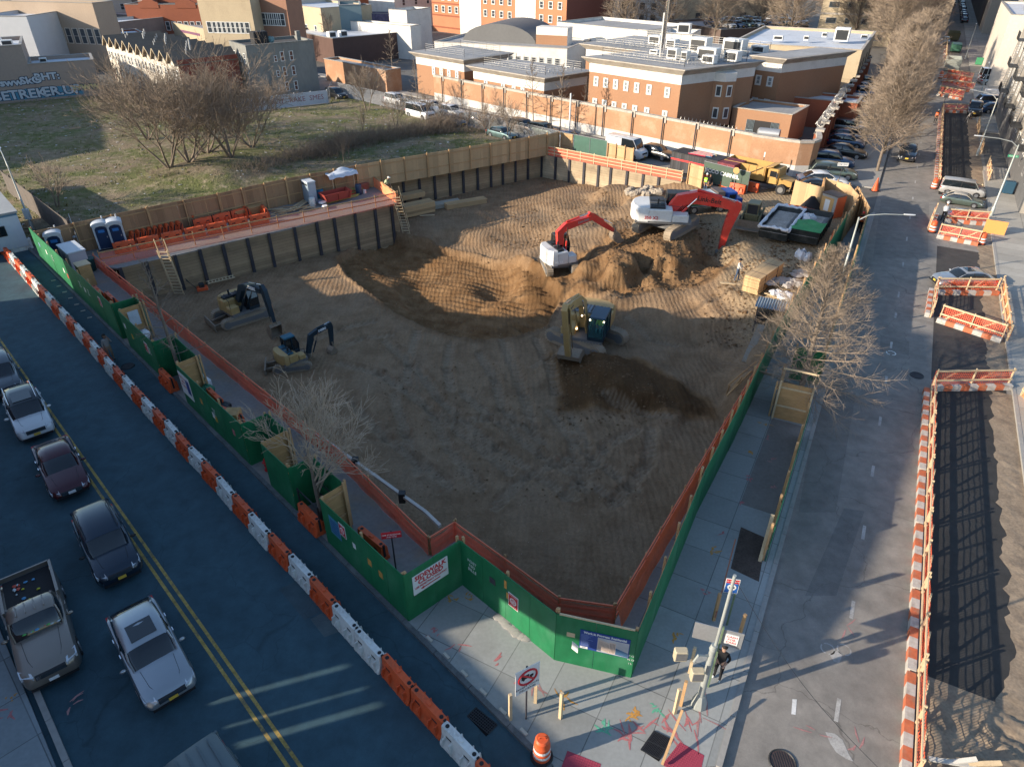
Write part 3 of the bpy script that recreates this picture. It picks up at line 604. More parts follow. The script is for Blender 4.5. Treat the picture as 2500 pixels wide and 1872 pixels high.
hoard('plywood_fence','narrow plywood box in the far corner left of the green mesh gate','fence',G('TM',1400,975)+Vector((.3,.2,0)),G('TM',1492,985),2.1,FENCEP,1.5,side=-1)
def chain(name,label,a,b,h,post=2.4,mesh=None,cat='fence',group=None,z0=0.0,rails=True):
 az=az_of(a,b); L_=(Vector(b)-Vector(a)).length; r=thing(name,label,cat,(a[0],a[1],z0),rz_of(az),group)
 n=max(1,round(L_/post))
 for i in range(n+1):
  p=MB(); p.cyl((i*L_/n,0,0),(i*L_/n,0,h+.05),.03,n=6); p.build('post',STEEL,r)
 if rails:
  p=MB(); p.cyl((0,0,h),(L_,0,h),.02,n=5); p.cyl((0,0,.08),(L_,0,.08),.015,n=5); p.build('rail',STEEL,r)
 p=MB(); p.add([(0,.02,.05),(L_,.02,.05),(L_,.02,h),(0,.02,h)],[(0,1,2,3)]); p.build('mesh',mesh,r); return r
CHAINM=netmat('chain_link',(.30,.31,.32),.22,cell=.09)
GSCR=netmat('green_windscreen',(.05,.12,.09),.93)
chain('mesh_gate','dark green windscreen on chain-link panels at the back of the pit',G('TM',1495,990),G('TM',1705,1035),2.2,2.0,GSCR,'gate')
hoard('plywood_fence','pale vertical-board fence between the green mesh gate and the black container','fence',G('TM',1712,1035),G('TM',1880,1075),2.0,FENCEP,1.4,side=-1)
hoard('plywood_fence','pale plank fence right of the maroon container, left of the dark green banner','fence',G('TR',45,1180),G('TR',140,1210),2.1,FENCEP,1.4,side=-1)
def gh(label,t0,t1,s0=.03,s1=.03,h=2.44,m=GREENP,side=1,**k): return hoard('green_hoarding',label,'hoarding',A(t0,s0),A(t1,s1),h,m,2.4,side=side,group='green plywood hoardings',**k)
ha=gh('green plywood hoarding beside the portable toilets at the far avenue end',39.2,21.2,side=1,rm=TIMBER)
gh('short green return panel at the first narrow notch',21.15,21.1,.03,1.4)
gh('raw plywood return panel with a blue and white notice at the first notch',20.0,19.95,1.35,.06,m=PLY,side=1)
gh('green back panel closing the first narrow notch',21.15,20.0,1.42,1.42,side=1)
hb=gh('green plywood hoarding left of the first street tree',19.95,14.7,side=1)
gh('green return panel stencilled in white left of the first street tree',14.65,14.6,.03,1.15)
gh('green back panel behind the first street tree',14.6,11.4,1.17,1.17,side=1)
gh('raw plywood return panel right of the first street tree',11.5,11.45,1.15,.03,m=PLY,side=1)
hc=gh('green hoarding with the white hard-hat notice between the two street trees',11.45,4.2,side=1)
gh('green return panel left of the red fire hydrant',4.15,4.1,.03,1.3)
gh('green back panel behind the red fire hydrant',4.1,2.2,1.32,1.32,side=1)
gh('raw plywood return panel right of the red fire hydrant',2.25,2.2,1.3,.03,m=PLY,side=1)
gh('narrow green hoarding between the fire hydrant and the second street tree',2.2,-.1,side=1)
gh('dark green return panel left of the second street tree',-.15,-.2,.03,1.15)
gh('green back panel behind the second street tree',-.2,-2.55,1.17,1.17,side=1)
gh('raw plywood return panel right of the second street tree',-2.6,-2.65,1.15,.03,m=PLY,side=1)
he=gh('green hoarding with a red and white notice beside the walkway corner',-2.65,-8.15,side=1)
c1=A(-8.15,.03); c2=G('BM',785,490); c3=G('BM',1370,968); c4=G('BM',1862,1082); c5=G('MR',600,640); c6=G('TR',1030,1540)
c5=c4+(Vector(S(13,-5.4))-c4)
hs=hoard('green_hoarding','green end panel carrying the sidewalk closed sign','hoarding',c1,c2,2.44,GREENP,2.4,side=1,group='green plywood hoardings')
hf=hoard('green_hoarding','long green panel with stencilled lettering and a red no-entry notice','hoarding',c2,c3,2.44,GREENP,2.4,side=1,group='green plywood hoardings')
hg=hoard('green_hoarding','green corner panel carrying the work in progress poster','hoarding',c3,c4,2.44,GREENP,2.4,side=1,group='green plywood hoardings')
rp=[c4,G('MR',110,1650),G('MR',350,1180),G('MR',600,640),G('TR',1030,1545)]
rp=[Vector((p.x,p.y,0)) for p in rp]
rl=['green hoarding along the street sidewalk, nearest the corner poster','green hoarding along the street sidewalk, middle run beside the orange net','green hoarding along the street sidewalk beside the treebox','green hoarding along the street sidewalk beside the timber bundles']
for i in range(4): hoard('green_hoarding',rl[i],'hoarding',rp[i],rp[i+1],2.3,GREENP,1.7,side=1,group='green plywood hoardings',backm=PLY,postup=.15)
ol=[(-3.3,5.9,'near the corner, beside a dug tree pit'),(11.4,22,'beside the big bare tree'),(22,37.5,'beside the far walkway where a worker walks')]
for a_,b_,l_ in ol: hoard('walkway_fence','green walkway fence on the street kerb '+l_,'fence',S(a_,-.3),S(b_,-.3),1.9,GREENP,1.75,side=1,group='green walkway fences on the kerb',postup=.2)
hoard('walkway_fence','bare plywood walkway fence curving to the kerb at the far end','fence',S(37.5,-.3),S(43.2,-1.7),2.3,FENCEP,1.6,side=1)
hoard('plywood_box_panel','honey-coloured plywood panel with timber rails in front of the big tree','hoarding',S(7.0,-2.0),S(7.1,-.35),2.2,PLY,1.5,side=-1,rails=3,pm=TIMBERL)
hoard('plywood_box_panel','green panel behind the trunk of the big street tree','hoarding',S(11.3,-1.9),S(11.3,-.35),2.1,GREENP,1.5,side=1)
hoard('plywood_box_panel','side panel of the tree box facing the walkway','hoarding',S(7.0,-2.02),S(9.2,-2.0),2.0,FENCEP,2.0,side=1)
e=[G('TR',705,1315),G('TR',885,1365),G('TR',895,1300),G('TR',1045,1345),G('TR',1105,1420),G('TR',1030,1545)]
el=['pale plywood enclosure with a black tarp behind the two bins','short plywood return left of the orange and grey cabinet','plywood enclosure behind the orange and grey cabinet','curved plywood enclosure turning towards the walkway','plywood fence from the enclosure down to the green hoarding']
for i in range(5): hoard('plywood_enclosure',el[i],'fence',e[i],e[i+1],2.3,FENCEP,1.3,side=1 if i in(3,4) else 1,group='plywood enclosure by the gate')
# ---------------------------------------------------------------- water-filled barriers
def barrier_mesh(L_=1.62,h=.84,scale=1):
 mb=MB();
 prof=[(-.27,0),(-.27,.12),(-.21,.22),(-.155,.45),(-.14,.90),(-.115,.98)]
 xs=[-L_/2+.03,-L_/2+.08,L_/2-.08,L_/2-.03]
 full=prof+[(-a,b) for a,b in reversed(prof)]
 secs=[[(x_,y_*(.86 if i in(0,3) else 1),z_*h/.98) for y_,z_ in full] for i,x_ in enumerate(xs)]
 mb.loft(secs,0)
 for sgn in(-1,1):
  for cx in (-.42,.42):
   mb.add([(cx-.2,sgn*.266,.10*h),(cx+.2,sgn*.266,.10*h),(cx+.15,sgn*.165,.55*h),(cx-.15,sgn*.165,.55*h)],[(0,1,2,3) if sgn<0 else (3,2,1,0)],0)
   mb.ext([(cx-.24,.02),(cx-.17,.02),(cx-.13,.5),(cx-.17,.5)],'y',sgn*.285,sgn*.15,0)
   mb.ext([(cx+.24,.02),(cx+.17,.02),(cx+.13,.5),(cx+.17,.5)],'y',sgn*.285,sgn*.15,0)
   mb.box(cx-.13,cx+.13,min(sgn*.10,sgn*.152),max(sgn*.10,sgn*.152),.60*h,.70*h,1)
 for cx in (-.62,.62):
  mb.cyl((cx,0,h-.01),(cx,0,h+.008),.07,n=10,mi=1)
 mb.box(-.1,.1,-.05,.05,h,h+.035,0)
 mb.box(-L_/2,-L_/2+.05,-.045,.045,.25,h+.04,1); mb.box(L_/2-.05,L_/2,-.03,.03,.25,h-.02,0)
 return mb
BARM=barrier_mesh()
def barrier(loc,rz,m,label,group,tilt=0,name='water_barrier'):
 key='bar_'+m.name
 if key not in KIDS:
  KIDS[key]=BARM.build(name,[m,BLACK],data=True,smooth=30)
 o=bpy.data.objects.new(name,KIDS[key]); COL.objects.link(o); o.location=loc; o.rotation_euler=(tilt,0,rz); return tag(o,label,'barrier',group)
random.seed(9)
bnd=[28.55+1.6*k for k in range(8,0,-1)]+[28.55,27.0,25.38,23.8,22.3,20.8,19.5,18.15,16.8,15.4,13.92,12.47,11.0,9.55,8.1,6.59,5.1,3.58,1.97,.39,-1.27,-2.85,-4.46,-6.12,-7.6,-9.13,-10.76,-12.38,-13.95,-15.5]
for i in range(len(bnd)-1):
 a_,b_=bnd[i],bnd[i+1]; cc='OW'[i%2] if b_>-7.2 else ('W' if b_>-9.5 or b_==-13.95 else 'O')
 o=barrier(A((a_+b_)/2,-1.72+random.uniform(-.04,.04),RZ),rz_of(-44.3)+random.uniform(-.03,.03),ORANGE if cc=='O' else WHITEP,
       ('orange' if cc=='O' else 'white')+' plastic water-filled barrier in the long row between avenue and walkway','water-filled barriers dividing the avenue')
 o.scale=((a_-b_)/1.6,1,1+random.uniform(-.02,.02))
for i,(x_,y_) in enumerate([(0,1480),(70,1500)]):
 p=G('TL',x_,y_+90,.2); barrier((p.x,p.y,RZ),rz_of(40+i*9),ORANGE,'orange water-filled barrier at the far left end of the row, by the white trailer','barriers by the trailer')
for i,(x_,y_) in enumerate([(140,1610),(30,1600)]):
 p=G('TL',x_,y_-15,0); barrier((p.x,p.y,RZ),rz_of(46),WHITEP,'white water-filled barrier in front of the white trailer','barriers by the trailer')
gp='orange barriers stored in the yard'
def brow(a,b,n,label,tilt=0):
 for i in range(n):
  p=a.lerp(b,(i+.5)/n); barrier((p.x,p.y,0),rz_of(az_of(a,b))+random.uniform(-.04,.04),ORANGE,label,gp,tilt)
brow(G('Y1',960,1060),G('Y2',440,800),7,'bright orange water barrier in the front stored row along the pit rail')
brow(G('Y1',1830,800),G('Y2',220,740),3,'orange water barrier in the second stored row, before the plywood stack')
for i in range(9):
 p=G('Y1',1150+i*62,925-i*14); barrier((p.x,p.y,0),rz_of(-44+8)+random.uniform(-.1,.1),ORANGE,'orange water barrier leaning on end among those beside the blue toilets',gp,R_(18))
p=G('Y1',1740,760); barrier((p.x,p.y,.25),rz_of(60),ORANGE,'orange water barrier lying slanted on top of the leaning ones',gp,R_(30))
p=G('Y2',190,740); barrier((p.x,p.y,0),rz_of(-35),ORANGE,'orange water barrier set crosswise at the middle of the stored row',gp)
p=G('Y2',390,740); barrier((p.x,p.y,0),rz_of(-30),ORANGE,'orange water barrier set crosswise at the right end of the stored row',gp)
for i,(c_,x_,y_,az_,l_) in enumerate([('ML',640,270,-44,'orange barrier lying behind the first green hoarding, far one'),('ML',720,310,-44,'orange barrier lying behind the first green hoarding, near one'),('ML',1390,950,-44,'orange barrier behind the hard-hat notice hoarding'),('ML',1490,1060,-60,'orange barrier behind the hoarding left of the fire hydrant'),('BM',210,240,-47,'single orange barrier inside the corner behind the walkway hoarding'),
   ('ML',1080,820,-44,'red-orange barrier across the tree notch beside the kerb'),('BL',1990,80,-44,'orange barrier across the second tree notch')]):
 p=G(c_,x_,y_,.3); barrier((p.x,p.y,0),rz_of(az_),ORANGE,l_,'odd orange barriers behind the hoardings')
for i,(x_,y_) in enumerate([(590,1170),(675,1195)]):
 p=G('TR',x_,y_); barrier((p.x,p.y,RZ),rz_of(az_of(G('TR',590,1170),G('TR',675,1195))),ORANGE,'orange water barrier in the pair at the foot of the curved brick wall','barriers by the gate')
for i,(x_,y_) in enumerate([(130,1170),(300,1200),(365,1235),(450,1225),(740,1380),(790,1395)]):
 p=G('TR',x_,y_); barrier((p.x,p.y,0),rz_of(130 if i<4 else 120),ORANGE,['orange water barrier peeping over the far left of the dark green banner','orange water barrier under the middle of the green banner','orange water barrier before the stop sign at the banner','orange water barrier right of the green banner','left orange barrier beneath the black tarp','right orange barrier beneath the black tarp'][i],'barriers by the gate')
# ---------------------------------------------------------------- vehicles
def paint(name,col,metal=.35): return mat('paint_'+name,col,.32,metal,.03,.5,3,spec=.5,coat=.7)
HEADL=mat('headlamp_glass',(.55,.57,.6),.12,.3,.05); TAILL=mat('tail_lamp_red',(.35,.012,.012),.25,0,.05); AMBER=mat('amber_lens',(.75,.22,.03),.3,0,.05)
PLATEY=mat('plate_yellow',(.65,.42,.06),.5,0,.1); PLATEW=mat('plate_white',(.7,.7,.7),.5,0,.1); TRIM=mat('black_trim',(.018,.018,.02),.55,0,.15); RIM=mat('wheel_rim',(.42,.43,.45),.3,.8,.05)
SEATM=mat('grey_interior',(.10,.10,.11),.8,0,.2)
KS=dict(
 sedan=dict(L=4.85,W=1.84,H=1.45,hood=.93,belt=.95,trunk=.95,nose=.68,fb=1.02,rf=.30,rr=-1.12,rb=-1.9,hr=.68,wb=1.42),
 cross=dict(L=4.95,W=1.90,H=1.62,hood=1.02,belt=1.0,trunk=.97,nose=.78,fb=.98,rf=.38,rr=-1.45,rb=-2.30,hr=.73,wb=1.42),
 suv=dict(L=4.65,W=1.86,H=1.68,hood=1.06,belt=1.04,trunk=1.04,nose=.85,fb=1.05,rf=.50,rr=-1.88,rb=-2.22,hr=.75,wb=1.35),
 hatch=dict(L=4.2,W=1.76,H=1.50,hood=.95,belt=.96,trunk=.98,nose=.74,fb=1.05,rf=.45,rr=-1.45,rb=-1.98,hr=.69,wb=1.28),
 van=dict(L=5.4,W=2.0,H=2.05,hood=1.22,belt=1.18,trunk=1.18,nose=.95,fb=1.75,rf=1.15,rr=-2.45,rb=-2.62,hr=.84,wb=1.7),
 pickup=dict(L=5.6,W=2.0,H=1.82,hood=1.18,belt=1.14,trunk=1.14,nose=.98,fb=.95,rf=.45,rr=-.35,rb=-.62,hr=.77,wb=1.75),
 bigvan=dict(L=6.0,W=2.05,H=2.6,hood=1.35,belt=1.45,trunk=1.45,nose=1.05,fb=2.2,rf=1.55,rr=-2.85,rb=-2.95,hr=.88,wb=1.85))
def interp(a,b,t): return a+(b-a)*t
def make_car(kind_,pm,label,loc,rz,s=1.0,group=None,lod=2,roofm=None,extras=(),plate=None,name='parked_car',cat='car',glassroof=False,winm=None,cargo=False):
 K=KS[kind_]; L=K['L']/2; W=K['W']/2; r=thing(name,label,cat,loc,rz,group); r.scale=(s,s,s)
 def top(x):
  if x>K['fb']:
   t=(x-K['fb'])/(L-K['fb']); return interp(K['hood'],K['nose'],t**1.8)
  if x<K['rb']:
   t=(K['rb']-x)/(L+K['rb']+1e-6); return interp(K['trunk'],K['trunk']-.08,t**2)
  return K['belt']
 xs=[-L,-L+.04,-L+.16,-L+.45,-L*.72,-L*.45,-L*.2,0,K['fb']-.45,K['fb']-.05,K['fb']+.2,interp(K['fb'],L,.45),interp(K['fb'],L,.7),L-.28,L-.12,L-.03,L]
 bed = kind_=='pickup'
 secs=[]
 for x in xs:
  e=max(0,(abs(x)-(L-.5))/.5); taper=1-(.20 if x>0 else .15)*e**2.2; w=W*taper*(1-.03*max(0,x/L))
  z1=top(x)-(.16*e**3 if x>0 else .10*e**3); z0=.22+.12*e**2
  if abs(x)>=L-.001: z1=min(z1,.62 if x>0 else .75); z0=.34; w*=.95
  hl=[(w*.90,z0),(w*.985,z0+.10),(w,interp(z0,z1,.55)),(w*.985,z1-.16),(w*.93,z1-.03),(w*.74,z1+.015),(0,z1+.035)]
  if bed and x<-.75: hl=[(w*.90,z0),(w*.985,z0+.10),(w,interp(z0,z1,.55)),(w*.99,z1-.16),(w*.97,z1-.0),(w*.90,z1),(0,z1)]
  secs.append([(x,y,z) for y,z in hl]+[(x,-y,z) for y,z in reversed(hl[:-1])])
 mb=MB(); mb.loft(secs,0)
 body=mb.build('body',pm,r,smooth=42)
 if bed:
  b=MB(); b.box(-L+.1,-.72,-W*.84,W*.84,1.142,1.150); b.build('truck_bed',mat('bed_liner',(.02,.02,.022),.8,0,.2),r)
  for sg in(-1,1):
   b=MB(); b.box(-L+.02,-.70,sg*W*.93-.05,sg*W*.93+.05,1.14,1.36); b.build('bed_side',pm,r)
  b=MB(); b.box(-L+.0,-L+.07,-W*.9,W*.9,1.14,1.36); b.build('tailgate',pm,r)
 B=K['belt']; H=K['H']; hb=W*.90; hr=K['hr']; fb,rf,rr,rb=K['fb'],K['rf'],K['rr'],K['rb']
 def gsec(x,zt,wt,wb):
  zb=min(B-.04,zt-.01); zm=interp(zb,zt,.55); wm=interp(wb,wt,.5)+.02
  h=[(wb,zb),(wm,zm),(wt,zt-.05*min(1,(zt-zb)/.3)),(wt*.86,zt),(wt*.45,zt+.02),(0,zt+.025)]
  return [(x,y,z) for y,z in h]+[(x,-y,z) for y,z in reversed(h[:-1])]
 gs=[gsec(rb,B+.02,hb*.84,hb*.92),gsec(interp(rb,rr,.5),interp(B,H,.62),interp(hb*.86,hr,.6),hb*.93),gsec(rr,H-.05,hr*.97,hb*.98),gsec(interp(rr,rf,.5),H,hr+.02,hb),gsec(rf,H-.05,hr,hb*.99),gsec(interp(rf,fb,.5),interp(B,H,.56),interp(hb*.9,hr,.5),hb*.95),gsec(fb,B+.0,hb*.82,hb*.88)]
 g=MB(); g.loft(gs,0); gl=g.build('windows',winm or GLASS,r,smooth=35)
 rm=roofm or pm
 rs=[]
 for x,zt,w_ in [(rr-.06,H-.085,hr*.97),(rr,H-.05,hr*.97),(interp(rr,rf,.5),H,hr+.02),(rf,H-.05,hr),(rf+.05,H-.085,hr*.985)]:
  h=[(w_+.012,zt-.06),(w_*.87,zt+.012),(w_*.45,zt+.032),(0,zt+.037)]
  rs.append([(x,y,z) for y,z in h]+[(x,-y,z) for y,z in reversed(h[:-1])])
 mb=MB(); mb.loft(rs,0,caps=False); roof=mb.build('roof',rm,r,smooth=40)
 pil=MB()
 for sg in(-1,1):
  if lod>=1:
   for (xa,xb,wa,wb2,t) in ((fb,rf,hb*.88,hr,.07),(rb,rr,hb*.86,hr*.97,.10 if kind_!='pickup' else .12)):
    p=MB(); p.tube([(xa,sg*wa,B-.02),(interp(xa,xb,.5),sg*(interp(wa,wb2,.5)+.035),interp(B,H,.56)-.01),(xb,sg*(wb2+.0),H-.07)],t*.5,4); p.build('pillar',rm,r)
   xm=interp(rf,rr,.42)
   if kind_ not in('pickup',):
    p=MB(); p.beam((xm,sg*(hb+.005),B-.02),(xm,sg*(hr+.02),H-.06),.09,.05,up=(0,1,0)); p.build('pillar',TRIM if cargo==0 else rm,r)
   if cargo:
    p=MB(); p.add([(xm-.05,sg*(hb+.02),B-.03),(rr-.05,sg*(hb+.02),B-.03),(rr,sg*(hr+.035),H-.10),(xm-.05,sg*(hr+.045),H-.10)],[(0,1,2,3) if sg<0 else (3,2,1,0)]); p.build('side_panel',pm,r)
 for sx in(-1,1):
  for sy in(-1,1):
   cx=sx*K['wb']*(1 if sx>0 else .98); R=.34 if kind_ not in('pickup','van','bigvan','suv') else .37
   w_=MB(); w_.tube([(cx,sy*(W-.24),R),(cx,sy*(W-.03),R),(cx,sy*(W-.0),R)],[R,R,R*.92],14); wo=w_.build('wheel',BLACK,r,smooth=40)
   if lod>=1:
    q=MB(); q.tube([(cx,sy*(W-.01),R),(cx,sy*(W+.015),R)],[R*.64,R*.58],10); q.build('rim',RIM,wo)
    a_=MB(); ring=[(cx+(R+.07)*math.cos(t_),(R+.07)*math.sin(t_)+R) for t_ in [math.pi*i/10 for i in range(11)]]+[(cx-(R)*.98,R),(cx+R*.98,R)]
    a_.ext(ring,'y',sy*(W-.10),sy*(W-.004)); a_.build('wheel_arch',TRIM,r)
 if lod>=1:
  zl=K['nose']-.10
  for sg in(-1,1):
   q=MB(); q.loft([[(L+.0,sg*W*.54,zl-.06),(L-.02,sg*W*.54,zl+.05),(L-.20,sg*W*.57,zl+.14),(L-.20,sg*W*.5,zl-.02)],[(L-.20,sg*W*.92,zl-.06),(L-.24,sg*W*.93,zl+.07),(L-.55,sg*W*.94,zl+.17),(L-.42,sg*W*.88,zl-.02)]],0,closed=True); q.build('headlight',HEADL,r)
   q=MB(); zt=K['trunk']-.16; q.box(-L-.005,-L+.25,min(sg*W*.66,sg*W*.93),max(sg*W*.66,sg*W*.93),zt-.14,zt+.02); q.build('taillight',TAILL,r)
  q=MB(); q.box(L-.10,L+.012,-W*.50,W*.50,zl-.14,zl+.05); q.build('grille',TRIM,r)
  if lod>=2:
   for j in range(3):
    q=MB(); q.box(L-.08,L+.022,-W*.48,W*.48,zl-.11+j*.06,zl-.09+j*.06); q.build('grille_bar',CHROME,r)
  q=MB(); q.box(L-.10,L+.02,-W*.78,W*.78,.30,.42); q.build('bumper',TRIM,r)
  q=MB(); q.box(-L-.02,-L+.10,-W*.78,W*.78,.34,.46); q.build('bumper',TRIM,r)
  q=MB(); q.box(L+.02,L+.035,-.16,.16,.46,.60); q.build('number_plate',plate or PLATEY,r)
 if lod>=2:
  for sg in(-1,1):
   q=MB(); q.blob((fb-.28,sg*(W+.10),B+.06),(.07,.13,.075),8,5); mo=q.build('mirror',TRIM if 'blackmirror' in extras else pm,r,smooth=60)
   xm=interp(rf,rr,.42)
   for xa in (xm+.18,(rr*.75)):
    q=MB(); q.box(xa-.1,xa+.1,min(sg*(W-.01),sg*(W+.025)),max(sg*(W-.01),sg*(W+.025)),B-.16,B-.13); q.build('door_handle',CHROME if 'chromehandle' in extras else pm,r)
  q=MB(); q.tube([(fb-.05,-.15,B+.06),(fb-.35,-.55,B+.20)],.012,4); q.build('wiper',TRIM,r)
  q=MB(); q.tube([(fb-.05,.45,B+.06),(fb-.35,.05,B+.21)],.012,4); q.build('wiper',TRIM,r)
  for sg in(-1,1):
   q=MB(); q.tube([(K['fb']+.12,sg*W*.62,K['hood']+.034),(interp(K['fb'],L,.6),sg*W*.55,top(interp(K['fb'],L,.6))+.028),(L-.4,sg*W*.46,top(L-.4)+.012)],.008,3); q.build('bonnet_crease',TRIM,r)
 if 'sunroof' in extras:
  q=MB(); q.box(interp(rr,rf,.42),rf-.18,-hr*.62,hr*.62,H+.005,H+.034); q.build('sunroof',GLASS,r)
 if 'rails' in extras:
  for sg in(-1,1):
   q=MB(); q.tube([(rf-.1,sg*(hr*.9),H+.01),(rf-.2,sg*hr*.9,H+.07),(rr+.2,sg*hr*.9,H+.07),(rr+.1,sg*hr*.9,H+.01)],.018,5); q.build('roof_rail',TRIM if 'darkrail' in extras else CHROME,r)
 if 'ribs' in extras:
  for j in range(4):
   y=-hr*.6+j*hr*.4; q=MB(); q.box(rr+.1,rf-.12,y-.02,y+.02,H-.0,H+.05); q.build('roof_rib',rm,r)
 return r
SILVER=paint('silver',(.34,.36,.38),.6); WHITEC=paint('white',(.55,.56,.57),.0); MAROON=paint('maroon',(.055,.006,.012),.4); NAVY=paint('navy',(.010,.022,.04),.4); CHAMP=paint('champagne',(.24,.20,.165),.55)
BLACKC=paint('black',(.012,.013,.015),.3); GREYC=paint('grey',(.11,.12,.13),.5); GREENC=paint('green_grey',(.10,.13,.11),.5); BLUEC=paint('blue',(.02,.06,.14),.4); TEALC=paint('pale_teal',(.12,.19,.19),.5); BROWNC=paint('bronze',(.13,.10,.08),.5); REDC=paint('red',(.30,.02,.02),.3)
def car_at(k,pm,label,front,rear,**kw):
 z=kw.pop('z',RZ); f,b=front,rear; c=(f+b)/2
 return make_car(k,pm,label,(c.x,c.y,z),rz_of(az_of(b,f)),**kw)
def atA(t,s,fwd=-1): return (A(t,s,RZ), rz_of(-44.3 if fwd>0 else 135.7))
def onA(k,pm,label,c,x,y,zc,**kw):
 p=G(c,x,y,zc); da=kw.pop('daz',0); return make_car(k,pm,label,(p.x,p.y,RZ),rz_of(135.7+da),s=.90,**kw)
ga='cars on the avenue'
onA('cross',SILVER,'silver fastback crossover with sunroof driving on the avenue',  'BL',945,870,.75,extras=('sunroof','chromehandle'),group=ga,name='moving_car',daz=3)
onA('suv',NAVY,'dark navy crossover with a yellow plate on the avenue beside the double line','BL',665,190,.8,extras=('rails','darkrail','blackmirror'),group=ga,name='moving_car',daz=4)
pk=onA('pickup',CHAMP,'champagne pickup truck with litter in its open bed, parked by the left kerb','BL',225,690,.95,extras=('ribs',),group=ga,name='pickup_truck',cat='pickup truck',plate=PLATEW,daz=6)
onA('sedan',MAROON,'dark maroon sedan with a chrome grille on the avenue','ML',375,1330,.7,extras=('chromehandle',),group=ga,name='moving_car',plate=PLATEW,daz=4)
onA('suv',WHITEC,'white crossover with a black glass roof on the avenue','ML',165,985,.8,extras=('sunroof','rails'),group=ga,name='moving_car',roofm=GLASS,daz=4)
onA('suv',GREYC,'dark grey crossover cut by the left edge of the photo','ML',-15,745,.8,group=ga,name='moving_car',daz=4)
onA('van',mat('paint_grey_green',(.11,.14,.15),.4,.3,.05),'grey minivan with a ribbed roof entering at the bottom edge','BL',1470,1985,1.1,extras=('ribs',),group=ga,name='moving_car',daz=0)
LIT=[mat('litter_yellow',(.6,.55,.05),.6),mat('litter_blue',(.1,.3,.5),.6),mat('litter_pale',(.45,.5,.5),.6),mat('litter_red',(.5,.08,.05),.6),mat('litter_green',(.1,.4,.1),.6)]
random.seed(3)
for k in range(16):
 b=MB(); b.blob((random.uniform(.72,.92),random.uniform(-.6,.7),1.29+random.uniform(-.02,.02)),(.05,.08,.03),6,4,jit=.2); b.build('dashboard_litter',LIT[k%5],pk)
for k in range(14):
 b=MB(); b.blob((random.uniform(-2.3,-.9),random.uniform(-.7,.7),1.19),(random.uniform(.04,.1),random.uniform(.04,.09),.04),6,4,jit=.25); b.build('bed_litter',LIT[k%5],pk)
gs_='cars parked nose-out along the brick wall'
bay=[('sedan',BLACKC,'black sedan with an open-sign shape before it, nearest of the wall bays',900,1190,100,'TR'),
 ('sedan',WHITEC,'white sedan just behind the nearest black sedan',920,1140,98,'TR'),
 ('suv',GREENC,'dark teal crossover, third from the near end of the wall bays',985,1095,105,'TR'),
 ('suv',BLUEC,'dark blue crossover, fourth from the near end of the wall bays',975,1020,108,'TR')]
for k_,pm_,l_,x_,y_,a_,c_ in bay:
 p=G(c_,x_,y_,.7); make_car(k_,pm_,l_,(p.x,p.y,RZ),rz_of(a_),group=gs_,lod=2,plate=PLATEW)
base={}
def copycar(k_,pm_,label,p,az,group,s=1.0,lod=1,**kw):
 key=(k_,pm_.name,lod)+tuple(sorted(kw.get('extras',())))+(kw.get('name',''),)
 if key not in base:
  base[key]=make_car(k_,pm_,label,(p.x,p.y,p.z),rz_of(az),s,group,lod=lod,**kw); return base[key]
 return dup(base[key],(p.x,p.y,p.z),rz_of(az),label,group,s)
row=[(1060,960,'sedan',BLACKC,'black'),(1070,900,'hatch',BLUEC,'dark blue'),(1065,865,'sedan',NAVY,'navy'),(1090,810,'suv',GREYC,'grey'),(1100,778,'sedan',TEALC,'pale teal'),(1120,735,'suv',BLUEC,'dark blue'),(1145,685,'sedan',REDC,'red'),(1165,645,'suv',WHITEC,'white'),(1175,590,'suv',BLUEC,'dark blue'),(1185,555,'sedan',SILVER,'silver'),(1200,520,'suv',BROWNC,'bronze')]
nth=['fifth','sixth','seventh','eighth','ninth','tenth','eleventh','twelfth','thirteenth','fourteenth','fifteenth']
for i,(x_,y_,k_,pm_,cn) in enumerate(row):
 p=G('TR',x_,y_,.7); p.z=RZ; copycar(k_,pm_,cn+' car, '+nth[i]+' from the near end of the bays by the brick wall',p,118,gs_)
k=0
for t_,sN,pm_,k_,l_ in [(128,-1.4,WHITEC,'bigvan','white van behind the trees by the beige building'),(121,-1.4,SILVER,'suv','silver crossover before the white van by the beige building'),(97,1.2,WHITEC,'van','white minivan driving away beyond the street trees'),
   (66,1.8,BLACKC,'sedan','black car emerging from under the street trees'),(176,3.5,WHITEC,'sedan','white sedan crossing the far junction'),(180,4.9,TEALC,'sedan','teal sedan beside the white one at the far junction'),(232,4.4,BLACKC,'sedan','dark car in the shaded far street'),(300,3,BLUEC,'sedan','blue car far down the shaded street, left lane'),(296,6.5,BLACKC,'suv','black car far down the shaded street, right lane'),(320,6,WHITEC,'bigvan','white truck at the far end of the street'),(278,5.2,BLUEC,'sedan','blue car waiting at the far crossing')]:
 p=S(t_,sN,RZ); copycar(k_,pm_,l_,p,28.3+180 if k%2 else 28.3,'traffic down the long street',name='moving_car'); k+=1
for i in range(12):
 p=S(236+i*9,9.6,RZ); copycar(['sedan','suv','hatch'][i%3],[BLACKC,BLUEC,GREYC,SILVER][i%4],'parked car in the far right-hand kerb line of the shaded street',p,28.3,'cars parked far down the street')
for i in range(14):
 p=S(186+i*7.5,-1.2,RZ); copycar(['suv','sedan','hatch'][i%3],[GREYC,BLACKC,WHITEC,BLUEC][i%4],'parked car in the far left-hand kerb line of the shaded street',p,28.3,'cars parked far down the street, left side')
